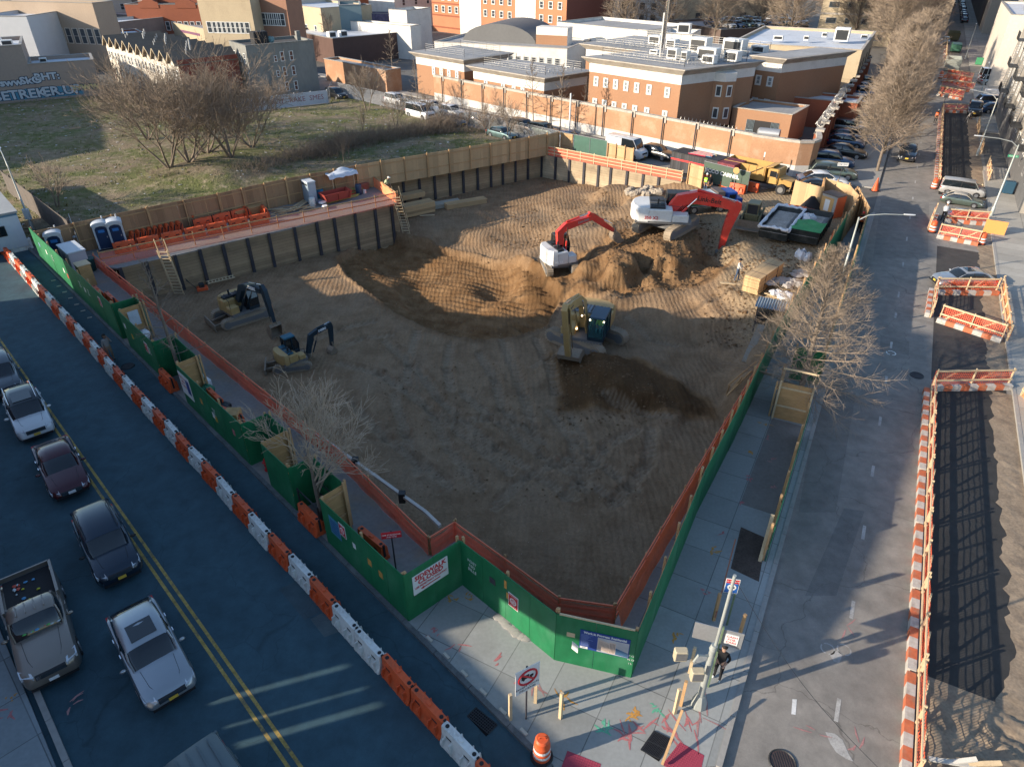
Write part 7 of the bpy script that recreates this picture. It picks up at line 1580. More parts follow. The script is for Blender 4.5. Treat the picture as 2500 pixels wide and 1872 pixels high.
def ring(c,x,y,ra,w,z,m,n=14):
 p=G(c,x,y,z); mb=MB()
 for i in range(n):
  if i%5==4: continue
  a,b=2*math.pi*i/n,2*math.pi*(i+1)/n; mb.add([(p.x+r_*math.cos(t_),p.y+r_*math.sin(t_),z) for r_,t_ in ((ra,a),(ra+w,a),(ra+w,b),(ra,b))],[(0,1,2,3)])
 kind(mb.build('road_marking',m))
ring('BR',945,898,.20,.05,RZ+.009,WWORN); ring('BR',1050,905,.20,.05,RZ+.009,WWORN)
flat('road_marking','BR',[(975,915),(1010,910),(1040,935),(1020,990),(985,980),(960,940)],RZ+.009,WWORN)
flat('road_marking','BR',[(930,1430),(990,1440),(1040,1480),(1080,1570),(1110,1620),(1060,1600),(1000,1560),(960,1500)],RZ+.009,WWORN)
flat('road_marking','BR',[(720,1220),(748,1222),(740,1320),(712,1316)],RZ+.009,WPAINT)
flat('road_marking','BR',[(230,1570),(290,1580),(262,1656),(205,1656)],RZ+.009,WPAINT)
ring('MR',1355,635,.22,.07,RZ+.009,WPAINT)
PATCH=asphalt('patched_asphalt',(.175,.165,.15),.3,.2)
flat('road_patch','BL',[(1785,520),(1890,465),(2065,650),(1950,715)],RZ+.004,asphalt('avenue_patch',(.045,.075,.09),.2,.2)); flat('road_patch','BL',[(1985,710),(2080,660),(2195,780),(2075,825)],RZ+.004,asphalt('avenue_patch2',(.07,.10,.11),.2,.2))
flat('road_patch','MR',[(900,870),(1130,890),(1000,1656),(760,1656)],RZ+.006,PATCH); flat('road_patch','BR',[(1050,0),(1180,20),(1000,560),(800,560),(880,380)],RZ+.0065,asphalt('dark_patch',(.165,.16,.15),.2,.3)); flat('road_patch','MR',[(1290,520),(1470,560),(1470,650),(1280,620)],RZ+.0066,PATCH)
flat('road_patch','TR',[(1290,1280),(1600,1300),(1590,1656),(1240,1656)],RZ+.0058,asphalt('mid_patch',(.18,.17,.155),.4,.3))
flat('soil_bed','BR',[(390,120),(550,190),(505,470),(325,385)],.006,mat('damp_soil',(.075,.055,.045),.95,0,.4,3,12,bump=.5))
slabd=mat('dark_wet_slab',(.19,.17,.155),.85,0,.2,.7,6,dirt=((.26,.25,.24),.5,.6))
sheet('sidewalk_strip',[S(6.9,-1.95),S(-.4,-1.95),S(-.4,-.35),S(6.9,-.35)],.004,slabd)
SPR=mat('spray_red',(.42,.15,.15),.85,0,.3,6,20); SPO=mat('spray_orange',(.50,.25,.06),.85,0,.3,6,20); SPG=mat('spray_green',(.12,.38,.25),.85,0,.3,6,20); SPF=mat('spray_faded',(.35,.18,.17),.85,0,.3,6,20)
random.seed(12)
def spray(c,x,y,m,k=6,L_=.5,z=.005):
 p=G(c,x,y,z); mb=MB()
 for i in range(k):
  a=random.uniform(0,6.28); l=L_*random.uniform(.3,.95); d=Vector((math.cos(a),math.sin(a),0)); n=Vector((-d.y,d.x,0))*random.uniform(.02,.05); q=p+Vector((random.uniform(-.15,.15),random.uniform(-.15,.15),0)); e=q+d*l; m_=q.lerp(e,.5)+n*random.uniform(-1.5,1.5)
  zz=z+i*.0002; mb.add([(v.x,v.y,zz) for v in (q-n*.4,m_-n,e-n*.3,e+n*.3,m_+n,q+n*.4)],[(0,1,2,3,4,5)])
 kind(mb.build('spray_marking',m))
for c_,x_,y_,m_,k_,l_ in [('BM',600,800,SPR,6,.25),('BM',760,880,SPR,3,.7),('BM',820,570,SPO,6,.25),('BM',700,580,SPO,4,.3),('BM',1150,1090,SPR,6,.3),('BM',1430,1200,SPO,5,.5),('BM',1700,1410,SPG,10,.45),('BM',2020,1280,SPG,8,.3),('BM',1870,1320,SPO,12,.4),('BM',1960,1420,SPR,4,.9),('BM',1850,1470,SPR,7,.7),('BM',2060,1380,SPR,4,.6),('BM',2120,1440,SPR,6,.7),('BM',2150,820,SPO,8,.3),
   ('BR',20,200,SPR,2,.3),('BR',205,265,SPO,8,.35),('BR',165,540,SPR,5,.25),('BR',255,170,SPR,2,.4),('BR',60,1410,SPR,6,.9),('BR',160,1350,SPF,4,1.0),('MR',400,1590,SPR,5,.3),('MR',440,1430,SPR,5,.3),('MR',460,1280,SPO,6,.3),('MR',545,1180,SPR,3,.35),('MR',545,1085,SPO,4,.3),('MR',600,1320,SPF,4,.3),('MR',600,1480,SPF,4,.3),
   ('BL',60,1310,SPR,4,.7),('BL',450,1250,SPF,4,.5),('BL',65,1210,SPO,5,.15),('BM',1000,990,SPR,3,.5),('BM',1250,1130,SPF,3,.7)]: spray(c_,x_,y_,m_,k_,l_,.034 if c_=='BL' and x_<300 else .005)
for c_,x_,y_ in [('BR',1050,760),('BR',870,1440),('BR',1130,1520)]: spray(c_,x_,y_,SPF,3,.8,RZ+.01)
TACT=mat('tactile_red',(.32,.045,.075),.7,0,.12,2,20)
for nm,pts in (('BM',[(1455,1550),(1670,1635),(1640,1760),(1400,1700)]),('BM',[(2175,1495),(2330,1580),(2290,1760),(2060,1640)])):
 P=[G('BM',x,y) for x,y in pts]; mb=MB(); mb.add([(p.x,p.y,.006) for p in P],[(3,2,1,0)])
 u=P[1]-P[0]; v=P[3]-P[0]; nu,nv=int(u.length/.075),int(v.length/.075)
 for i in range(nu):
  for j in range(nv): p=P[0]+u*((i+.5)/nu)+v*((j+.5)/nv); mb.tube([(p.x,p.y,.006),(p.x,p.y,.014)],[.018,.011],5)
 kind(mb.build('tactile_paving',TACT))
def grate(label,c,pts,z,bars=14,cross=5):
 P=[G(c,x,y,z) for x,y in pts]; mb=MB(); mb.add([(p.x,p.y,z+.002) for p in P],[(3,2,1,0)]); u=P[1]-P[0]; v=P[3]-P[0]
 r=thing('drain_grate',label,'drain grate',(0,0,0)); mb.build('pit',mat('void_black',(.006,.006,.007),1),r)
 for k in range(bars+1): b=MB(); a=P[0]+u*(k/bars); b.beam(Vector((a.x,a.y,z+.012)),Vector((a.x+v.x,a.y+v.y,z+.012)),.035 if k in(0,bars) else .018,.02); b.build('bar',PILE if k%2 else DARK,r)
 for k in range(cross+1): b=MB(); a=P[0]+v*(k/cross); b.beam(Vector((a.x,a.y,z+.014)),Vector((a.x+u.x,a.y+u.y,z+.014)),.03,.02); b.build('cross_bar',DARK,r)
grate('long rectangular drain grate in the walkway gutter near the corner','BM',[(870,1275),(1005,1385),(935,1460),(815,1330)],RZ+.004,12,5)
grate('square tree-well grate with four quarters on the corner sidewalk','BM',[(2010,1425),(2125,1480),(2040,1620),(1925,1545)],.002,14,2)
def manhole(label,c,x,y,r_=.36,m=None):
 p=G(c,x,y,RZ); r=thing('manhole_cover',label,'manhole cover',(p.x,p.y,RZ+.008)); q=MB(); q.cyl((0,0,-.01),(0,0,.006),r_,n=24); q.build('lid',m or mat('rusty_iron',(.09,.06,.055),.7,.3,.2),r); q=MB(); q.tube([(r_*1.08*math.cos(t_),r_*1.08*math.sin(t_),.002) for t_ in [2*math.pi*i/24 for i in range(25)]],.03,4); q.build('ring',DARK,r)
 for i in range(-4,5):
  q=MB(); w_=math.sqrt(max(0,r_*r_*.85-(i*.075)**2)); q.box(i*.075-.012,i*.075+.012,-w_,w_,.006,.014); q.build('tread',DARK,r)
manhole('rusty manhole cover at the bottom of the street','BR',655,1625); manhole('dark manhole ring in the shaded street','MR',1520,780,.33,PILE); manhole('faint manhole in the walkway lane by the barriers','ML',820,722,.33,PILE)
for i in range(15):
 t_=34-i*1.35 if i<7 else -9.3-(i-7)*.95
 q=MB(); q.box(-.14,.14,-.05,.05,0,.05); o=q.build('kerb_block',mat('timber_block',(.45,.42,.36),.9,0,.2),loc=A(t_,-.42,RZ) if i<7 else A(t_,.0,.0)+Vector((0,0,.022)),rz=None) if False else None
 p=A(t_,-.5 if i<7 else .08); o=q.build('kerb_block',mat('timber_block',(.45,.42,.36),.9,0,.2)); o.location=(p.x,p.y,RZ if i<7 else .022); o.rotation_euler=(0,0,rz_of(-44.3 if i>=7 else 60)); tag(o,'small pale timber block on the walkway asphalt, far end' if i<7 else 'small pale block set on the dark kerb near the corner','block','timber blocks on the walkway' if i<7 else 'pale blocks on the kerb')
q=MB(); a=G('BM',1030,700); b=G('BM',1190,830)
for i in range(9): p=a.lerp(b,i/8); q.blob((p.x+random.uniform(-.05,.05),p.y+random.uniform(-.05,.05),.02),(.30,.20,.07),8,5,jit=.10)
tag(q.build('concrete_berm',CONC,smooth=40),'lumpy strip of spilled concrete at the foot of the green panel','concrete')
# ---------------------------------------------------------------- signs
SIGNW=mat('sign_white',(.66,.66,.64),.5,0,.03); SIGNR=mat('sign_red',(.50,.02,.03),.5,0,.04); SIGNB=mat('sign_blue',(.02,.05,.22),.5,0,.04); SIGNT=mat('sign_text_blue',(.20,.26,.45),.5,0,.03)
def board(par,x,z,w,h,m,out=.02,side=-1,nm='sign_board'):
 q=MB(); y0,y1=(-.018-out,-.018) if side<0 else (.018,.018+out); q.box(x-w/2,x+w/2,y0,y1,z,z+h); return q.build(nm,m,par)
def wtext(par,t,x,z,sz,m,y=-.042,sx=1.0,nm='lettering',bold=0,al='CENTER'): return text_part(t,nm,sz,m,par,frame((x,y,z),(1,0,0),(0,0,1)),ext=.002,sx=sx,bold=bold,align=al)
board(hs,1.1,1.15,1.55,.95,SIGNW); wtext(hs,'SIDEWALK',1.1,1.93,.30,SIGNR,bold=.012,sx=.95); wtext(hs,'CLOSED',1.1,1.68,.30,SIGNR,bold=.012); wtext(hs,'USE PEDESTRIAN WALKWAY',1.1,1.46,.135,SIGNR,sx=.8,bold=.004)
q=MB(); q.ext([(.62,1.30),(.78,1.37),(.78,1.325),(1.5,1.325),(1.5,1.275),(.78,1.275),(.78,1.23)],'y',-.042,-.039); q.build('arrow',SIGNR,hs)
hL=(c3-c2).length
for i,t_ in enumerate(['POST','NO','BILLS']): wtext(hf,t_,.62,1.72-i*.22,.2,WPAINT,y=-.02,sx=1.0)
q=MB(); q.box(1.55,1.85,-.024,-.019,1.45,1.75); q.build('peephole',PILE,hf)
def noent(par,x,z,s=.8,y0=-.018):
 q=MB(); q.box(x-.3*s,x+.3*s,y0-.02,y0,z,z+.85*s); q.build('notice',SIGNW,par); q=MB(); q.box(x-.27*s,x+.27*s,y0-.024,y0-.02,z+.04*s,z+.81*s); q.build('notice_field',SIGNR,par)
 q=MB(); q.cyl((x,y0-.028,z+.42*s),(x,y0-.024,z+.42*s),.2*s,n=20); q.build('disc',SIGNW,par)
 q=MB(); q.tube([(x+.13*s*math.cos(t),y0-.03,z+.42*s+.13*s*math.sin(t)) for t in [2*math.pi*i/16 for i in range(17)]],.014*s,4); q.tube([(x-.09*s,y0-.03,z+.51*s),(x+.09*s,y0-.03,z+.33*s)],.014*s,4); q.build('no_smoking_mark',SIGNR,par)
 wtext(par,'NO SMOKING',x,z+.76*s,.07*s,SIGNW,y=y0-.026); wtext(par,'NO FUMAR',x,z+.10*s,.07*s,SIGNW,y=y0-.026)
noent(hf,2.75,1.05); noent(he,1.55,1.45,.75); noent(ha,15.5,1.35,.75); noent(hb,3.9,1.2,.75)
for x_,z_,w_,h_,m_ in [(2.35,1.75,.12,.4,SPO),(2.45,1.3,.1,.3,SPO)]: board(hf,x_,z_,w_,h_,m_,out=.003,nm='spray_letter')
board(hf,5.55,1.35,.26,.38,SIGNW,out=.008,nm='paper_notice')
kids0=set(hg.children); board(hg,1.95,1.32-.45,2.05,1.02,SIGNB,nm='poster',out=.02); wtext(hg,'Work in Progress: Residential',1.95,1.79,.155,SIGNW,bold=.006,sx=.93)
hg_x=1.62
q=MB(); q.box(1.66,2.94,-.043,-.0385,.90,1.68); q.build('poster_picture',mat('poster_sky',(.42,.42,.44),.5,0,.2,1,3),hg)
q=MB(); q.add([(1.68,-.045,1.60),(1.68,-.045,1.05),(2.15,-.045,.92),(2.15,-.045,1.50)],[(0,1,2,3)]); q.add([(2.15,-.0452,1.58),(2.15,-.0452,.92),(2.42,-.0452,.95),(2.42,-.0452,1.55)],[(0,1,2,3)]); q.build('poster_building',mat('poster_tan',(.50,.40,.33),.5,0,.1,3,30),hg)
for k in range(9): q=MB(); q.add([(1.72+k*.05,-.046,1.50-k*.012),(1.72+k*.05,-.046,1.06-k*.012),(1.735+k*.05,-.046,1.06-k*.012),(1.735+k*.05,-.046,1.50-k*.012)],[(0,1,2,3)]); q.build('poster_window_line',mat('poster_dark',(.20,.15,.14),.5),hg)
for k in range(4): q=MB(); q.add([(2.19+k*.055,-.046,1.50),(2.19+k*.055,-.046,.98),(2.215+k*.055,-.046,.98),(2.215+k*.055,-.046,1.50)],[(0,1,2,3)]); q.build('poster_window_line',mat('poster_dark',(.20,.15,.14),.5),hg)
q=MB(); q.add([(2.42,-.0455,1.30),(2.42,-.0455,.94),(2.93,-.0455,.91),(2.93,-.0455,1.15)],[(0,1,2,3)]); q.build('poster_water',mat('poster_blue',(.05,.12,.22),.5),hg)
for k in range(13): q=MB(); w_=[.5,.3,.4,.32,.28,.5,.22,.3,.36,.3,.4,.34,.42][k]; q.box(.98,.98+w_,-.041,-.0385,1.655-k*.05,1.668-k*.05); q.build('poster_text_line',SIGNT,hg)
q=MB(); q.box(.96,1.28,-.042,-.0385,.89,1.0); q.build('poster_logo_box',SIGNW,hg); wtext(hg,'NYC',1.12,.955,.08,SIGNB,y=-.045)
hgl=(c4-c3).length
for ch in set(hg.children)-kids0:
 for v_ in ch.data.vertices: v_.co.x=hgl*.31+(v_.co.x-.925)*(hgl*.62/2.05); v_.co.z=v_.co.z*.92+.22
q=MB(); q.box(.38,.66,-.022,-.0175,1.45,1.66); q.build('peephole',TIMBERL,hg)
q=MB(); q.box(.1,hgl-.1,-.03,.02,2.445,2.50); q.build('capping_board',TIMBERL,hg)
for i,(t_,x_) in enumerate([('P O',3.08),('N O',3.08),('I L',3.08)]): wtext(hg,t_,hgl-.10,1.15-i*.2,.12,WPAINT,y=-.02)
board(hc,.75,.75,1.35,1.35,SIGNW); wtext(hc,'HARD HAT',.55,1.85,.17,SIGNR); wtext(hc,'AREA',.55,1.6,.17,SIGNR); wtext(hc,'NO ENTRY',.55,1.35,.15,SIGNR); board(hc,1.12,1.05,.42,.85,SIGNB,out=.024)
board(he,.95,1.0,.75,.95,mat('poster_cyan',(.05,.20,.30),.5,0,.2,4,20),out=.01,nm='permit_board')
for k in range(6): q=MB(); q.box(.65,1.25,-.032,-.0285,1.15+k*.12,1.19+k*.12); q.build('permit_text_line',SIGNB,he)
board(he,2.3,1.35,.2,.28,SIGNW,out=.005,nm='paper_notice')
for h_,x_,z_,m_ in [(he,3.3,1.2,SPO),(he,4.0,1.1,SPO),(hc,2.6,1.2,SPO),(hc,3.9,1.0,SIGNW),(hc,4.15,.9,YPAINT),(hb,1.5,1.1,YPAINT),(ha,3.5,1.3,SIGNW),(ha,7.5,1.1,SIGNW),(ha,8.2,.9,SIGNR),(ha,1.8,1.4,SIGNT),(hc,6.2,1.2,SPR),(hb,.5,1.4,SIGNW),(ha,12.2,1.2,SIGNW)]: board(h_,x_,z_,.26,.34,m_,out=.004,nm='sprayed_mark' if m_ in (SPO,SPR) else 'sticker')
for h_,x_ in ((ha,11.2),(ha,13.0),(hc,4.1),(hb,4.3),(ha,5.0)):
 for i,t_ in enumerate(['POST','NO','BILLS']): wtext(h_,t_,x_,1.6-i*.16,.15,WPAINT,y=-.02)
def polesign(label,base,h,w,hh,az,txts=(),m=None,pole=None,tilt=0,cat='sign',name='street_sign',pr=.03):
 r=thing(name,label,cat,base,rz_of(az)); q=MB(); q.cyl((0,0,0),(0,0,h),pr,n=8); q.build('pole',pole or PILE,r)
 q=MB(); q.box(-w/2,w/2,-.05,-.035,h-hh,h-.0); q.build('sign_plate',m or SIGNW,r); return r
b_=G('BM',1190,1345); r=polesign('white no-trucks sign with a red slashed circle, except local deliveries, on a black pole',b_,2.75,.85,1.15,60)
q=MB(); q.tube([(.32*math.cos(t),-.06,2.30+.32*math.sin(t)) for t in [2*math.pi*i/24 for i in range(25)]],.035,5); q.tube([(-.23,-.065,2.53),(.23,-.065,2.07)],.035,4); q.build('prohibition_ring',SIGNR,r)
q=MB(); q.box(-.22,.05,-.056,-.051,2.24,2.42); q.box(.07,.2,-.056,-.051,2.24,2.35); q.cyl((-.14,-.056,2.22),(-.14,-.051,2.22),.04,n=8); q.cyl((.12,-.056,2.22),(.12,-.051,2.22),.04,n=8); q.build('truck_symbol',BLACK,r)
for i,t_ in enumerate(['EXCEPT LOCAL','DELIVERIES']): wtext(r,t_,0,1.85-i*.14,.12,BLACK,y=-.053)
b_=G('BM',360,405); r=polesign('small red no-standing sign on a pole inside the corner hoarding',G('BM',365,440,.0),2.5,.75,.32,80,m=SIGNR); wtext(r,'NO STANDING',0,2.36,.1,SIGNW,y=-.053); wtext(r,'ANYTIME',0,2.25,.09,SIGNW,y=-.053)
for i,(c_,x_,y_,h_,l_) in enumerate([('BM',1090,1350,1.35,'timber post nearest the kerb, left of the no-trucks sign'),('BM',1250,1240,1.35,'timber post behind the no-trucks sign'),('BM',1410,1340,1.35,'timber post right of the no-trucks sign'),('BM',2140,1310,1.3,'timber post left of the signal pole with caution tape at its foot'),('BR',60,1050,1.35,'timber post behind the pedestrian signal heads'),('BR',370,850,1.45,'two-tone timber post on the kerb beside the bus sign'),('BR',215,715,1.45,'two-tone timber post left of the bus sign'),('BR',5,1260,1.3,'short timber post left of the traffic signal base')]):
 p=G(c_,x_,y_); q=MB(); q.box(-.05,.05,-.05,.05,0,h_); o=q.build('timber_post',TIMBERL if i<5 else TIMBER,loc=p,rotz=.4+i); tag(o,l_,'post','timber posts at the corner')
 q=MB();
GRN_=mat('signal_pole_grey',(.36,.38,.36),.5,.3,.08); b_=G('BR',120,1255)
r=thing('signal_pole','grey traffic signal pole with a slim mast at the street corner','signal pole',b_)
q=MB(); q.tube([(0,0,0),(0,0,.12),(0,0,.5),(0,0,.55)],[.26,.26,.15,.13],8); q.build('base',GRN_,r,smooth=30); q=MB(); q.tube([(0,0,.5),(0,0,2.9)],[.11,.095],10); q.tube([(0,0,2.9),(.02,0,3.1)],[.12,.10],10); q.build('shaft',GRN_,r,smooth=60)
a_top=HG(b_,'BR',330,430); q=MB(); q.tube([(.05,0,2.9),(.08,.0,max(4.5,a_top))],.05,8); q.build('mast',GRN_,r,smooth=60)
q=MB(); q.tube([(0,0,2.55),(-.45,-.1,2.75),(-.55,-.12,2.45)],.035,6); q.build('bracket',GRN_,r)
for (x_,y_,z_) in ((-.95,.0,2.45),(-.45,-.35,1.95)):
 q=MB(); boxb(q,x_-.2,x_+.2,y_-.12,y_+.12,z_,z_+.42,.03); s_=q.build('signal_head',mat('signal_head_tan',(.42,.36,.25),.5,0,.1),r); q=MB(); q.box(x_-.16,x_+.16,y_-.135,y_-.121,z_+.05,z_+.37); q.build('lens_panel',GREYM,s_)
q=MB(); p0=Vector((.08,0,max(4.5,a_top)-.1)); p1=G('BR',1300,1690,3.2)-b_; q.tube([p0.lerp(p1,i/12)-Vector((0,0,.5*math.sin(math.pi*i/12))) for i in range(13)],.008,3); q.build('guy_wire',DARK,r)
r=thing('street_sign','back of a large grey sign with a cash-for-cars sticker on a green post','sign',G('BR',180,1140),rz_of(108))
q=MB(); q.beam((0,0,0),(0,0,3.1),.07,.05); q.build('post',mat('green_post',(.14,.20,.12),.6,.2,.1),r); q=MB(); q.box(-.85,.65,.04,.06,2.2,2.95); q.build('sign_plate',STEEL,r)
q=MB(); q.box(.12,.52,.02,.038,2.35,2.8); q.build('sticker',SIGNW,r)
for i,t_ in enumerate(['CASH','FOR','CARS']): text_part(t_,'lettering',.13,SIGNR,r,frame((.32,.015,2.70-i*.13),(1,0,0),(0,0,1)),ext=.002,sx=1.0)
r=thing('bus_sign','red and blue no-standing bus stop sign on a green post','sign',G('BR',300,745),rz_of(100))
q=MB(); q.beam((0,0,0),(0,0,2.3),.07,.05); q.build('post',mat('green_post',(.14,.20,.12)),r); q=MB(); q.box(-.42,.05,-.05,-.03,1.75,2.45); q.build('sign_plate',SIGNW,r); q=MB(); q.box(-.40,.03,-.055,-.051,2.25,2.43); q.build('red_header',SIGNR,r); q=MB(); q.box(-.40,.03,-.055,-.051,1.77,2.24); q.build('blue_field',mat('bus_sign_blue',(.02,.10,.35),.5),r)
q=MB(); q.cyl((-.18,-.06,2.05),(-.18,-.056,2.05),.15,n=16); q.build('disc',SIGNW,r); q=MB(); q.box(-.27,-.09,-.064,-.061,2.0,2.09); q.build('bus_symbol',BLACK,r); wtext(r,'NO STANDING',-.18,2.34,.07,SIGNW,y=-.058); wtext(r,'BUS',-.18,1.84,.08,SIGNW,y=-.058)
q=MB(); a=G('BM',2190,1290,.9); b=G('BM',2060,1640,.1); q.beam(a,b,.08,.05); tag(q.build('leaning_board',TIMBER),'thin timber board leaning beside the square grate','board')
q=MB(); a=G('BR',355,200,1.0); b=G('BR',225,700,.5); q.beam(a,b,.05,.05); tag(q.build('leaning_board',mat('reddish_timber',(.30,.12,.07),.8)),'long reddish batten along the dug tree pit','board')
q=MB(); a=G('BR',595,40,1.9); b=G('BR',510,340,0); q.beam(a,b,.14,.05); tag(q.build('leaning_board',TIMBERL),'pale plank leaning on the end of the walkway fence','board')
def drum(label,c,x,y,z=0,s=1.0,group='orange traffic drums'):
 p=G(c,x,y,z)
 if 'drum' not in KIDS:
  r=thing('traffic_drum',label,'traffic drum',(p.x,p.y,z),0,group); q=MB(); q.tube([(0,0,.0),(0,0,.08)],[.36,.33],16); q.build('rubber_base',BLACK,r)
  q=MB(); q.tube([(0,0,.06),(0,0,.1),(0,0,.38),(0,0,.40),(0,0,.68),(0,0,.70),(0,0,.92),(0,0,.98)],[.28,.275,.27,.255,.25,.235,.22,.17],18); q.build('barrel',ORANGE,r,smooth=35)
  for za,zb,ra,rb_ in ((.22,.34,.279,.277),(.46,.58,.262,.258)):
   q=MB(); q.tube([(0,0,za),(0,0,zb)],[ra,rb_],18,cap=False); q.build('reflective_band',SIGNW,r)
  q=MB(); q.tube([(-.1,0,.97),(-.08,0,1.05),(.08,0,1.05),(.1,0,.97)],.02,5); q.build('handle',ORANGE,r); r.scale=(s,s,s); KIDS['drum']=r; return r
 return dup(KIDS['drum'],(p.x,p.y,z),x*.1,label,group,scale=s)
drum('orange traffic drum with two white bands on the corner sidewalk','BM',1290,1585,0,1.0)
for c_,x_,y_,l_ in [('RS',138,675,'orange and white drum at the left front of the netted pen'),('RS',357,730,'orange and white drum at the right front of the netted pen'),('RS',145,480,'orange and white drum at the near end of the long trench'),('TR',1670,505,'orange drum in the cluster before the dump box, left'),('TR',1690,530,'orange drum in the cluster before the dump box, front'),('TR',1745,495,'orange drum before the dump box, right')]: drum(l_,c_,x_,y_,RZ,1.0 if c_=='RS' else 1.2)
def cone(label,c,x,y,z,h=.9,r0=.18):
 p=G(c,x,y,z); r=thing('traffic_cone',label,'traffic cone',(p.x,p.y,z)); q=MB(); q.box(-r0*1.2,r0*1.2,-r0*1.2,r0*1.2,0,.05); q.build('base',BLACK,r); q=MB(); q.tube([(0,0,.05),(0,0,h)],[r0,.04],12); q.build('cone',HIVISO if False else ORANGE,r,smooth=60)
cone('tall orange cone by the street tree trunk on the median','TR',1250,1225,RZ,1.3,.32); cone('slim tall orange marker beside the green hoarding, near the tarpaulins','Y3',1865,700,0,2.0,.22); cone('orange cone with a dark wheel behind the compound wall','TR',720,830,0,1.2,.25)
r=thing('fire_hydrant','red fire hydrant in the notch of the green hoarding','fire hydrant',A(3.3,.45)); HR=mat('hydrant_red',(.45,.02,.02),.45,0,.1)
q=MB(); q.tube([(0,0,0),(0,0,.05),(0,0,.06),(0,0,.55),(0,0,.58),(0,0,.66),(0,0,.72)],[.16,.16,.10,.10,.13,.10,.03],12); q.build('barrel',HR,r,smooth=40); q=MB(); q.cyl((-.18,0,.42),(.18,0,.42),.055,n=10); q.build('outlet',HR,r); q=MB(); q.cyl((0,-.17,.40),(0,.0,.40),.07,n=10); q.build('outlet',HR,r)
r=thing('tree_guard','black metal tree guard round the second street tree','tree guard',A(-1.3,.55),rz_of(-44.3))
for x_ in(-.8,.8):
 for y_ in(-.45,.45): q=MB(); q.beam((x_,y_,0),(x_,y_,1.5),.06,.06); q.build('post',DARK,r)
for z_ in(.7,1.45):
 q=MB(); q.beam((-.8,-.45,z_),(.8,-.45,z_),.05,.05); q.build('rail',DARK,r); q=MB(); q.beam((-.8,.45,z_),(.8,.45,z_),.05,.05); q.build('rail',DARK,r)
# ---------------------------------------------------------------- street lamps
def lamp(label,base,h,arm_az,arm,m=None,r0=.09,name='street_lamp',rise=.6,style=1):
 r=thing(name,label,'street lamp',base,rz_of(arm_az)); m=m or GRN_
 q=MB(); q.tube([(0,0,0),(0,0,.8),(0,0,.85),(0,0,h)],[.15,.14,r0,r0*.6],10); q.build('pole',m,r,smooth=50)
 q=MB(); q.tube([(0,0,h-.2),(arm*.2,0,h+rise*.5),(arm*.55,0,h+rise*.9),(arm,0,h+rise)],[.045,.04,.035,.03],6); q.build('arm',m,r,smooth=60)
 q=MB(); q.loft([[(arm-.05+a,b*k,h+rise+c) for b,c in ((-.06,0),(-.09,.04),(0,.08),(.09,.04),(.06,0),(0,-.03))] for a,k in ((0,.6),(.2,1.4),(.55,1.5),(.7,.7))],0,closed=True); q.build('luminaire',WINF,r,smooth=50); return r
Lb=G('MR',1015,235); Lh=HG(Lb,'TR',1130,1395)
lp=lamp('tall grey street lamp leaning its arm over the street from the walkway',Lb,Lh,az_of(G('TR',1130,1385,Lh),G('TR',1430,1375,Lh+.3)),(G('TR',1130,1385,Lh)-G('TR',1425,1375,Lh+.4)).length,rise=.35)
for i,(c_,x_,y_,ct,xt,yt,ax_,ay_,l_) in enumerate([('TR',1995,1385,'TR',2140,930,1940,885,'street lamp on the right sidewalk beside the blue hatchback'),('TR',1905,1000,'TR',2020,632,1900,590,'street lamp on the right sidewalk beside the long trench'),('TR',1912,650,'TR',1985,440,1930,300,'street lamp on the right sidewalk at the far trench end'),('TR',1830,380,'TR',1885,160,1850,235,'far street lamp by the cream wall'),
     ('TR',1465,520,'TR',1480,430,1590,340,'curved street lamp rising out of the street trees'),('TR',1540,300,'TR',1560,160,1630,205,'street lamp and mast at the far junction'),('TM',1470,875,'TM',1478,600,1478,598,'slim pale pole standing before the brick wall')]):
 b=G(c_,x_,y_,0); h=HG(b,ct,xt,yt); h=min(max(h,4),11); t=G(ct,ax_,ay_,h+.3); d=Vector((t.x-b.x,t.y-b.y,0))
 if i==6: q=MB(); q.tube([(0,0,0),(0,0,h)],[.13,.1],8); o=q.build('utility_pole',WINF,loc=b); tag(o,l_,'pole'); continue
 lamp(l_,b,h,az_of(b,t),min(d.length,2.8),rise=.4)
b=G('TL',215,1480); h=HG(b,'TL',75,1070); t=G('TL',0,965,h+.6); lamp('street lamp with a curved arm by the white trailer at the left edge',b,max(4,h),az_of(b,t),min(2.4,(Vector((t.x,t.y,0))-b).length),rise=.9)
q=MB(); q.box(-.22,.22,-.13,.13,1.0,1.9); o=q.build('pole_box',SIGNW,loc=b); tag(o,'white box notice strapped to the lamp pole by the trailer','box')
for i,(c_,x_,y_,hh) in enumerate([('TR',1920,1045,6),('TR',1700,690,2.3)]):
 pass
r=polesign('small square sign on a thin pole at the head of the long trench',G('TR',1680,705),2.2,.6,.6,100,m=STEEL,pole=PILE)
r=polesign('arrow-shaped one way sign by the black sedan, upper',G('TR',1005,1215),2.6,1.0,.32,100,m=SIGNW,pole=PILE); wtext(r,'ONE WAY',0,2.44,.2,BLACK,y=-.053)
r=polesign('dark square sign before the curved brick wall',G('TR',675,1110),2.1,.5,.6,120,m=PILE,pole=PILE)
r=polesign('thin pole with a small side plate before the brick wall',G('TR',515,1140),2.6,.12,.5,120,m=SIGNW,pole=PILE)
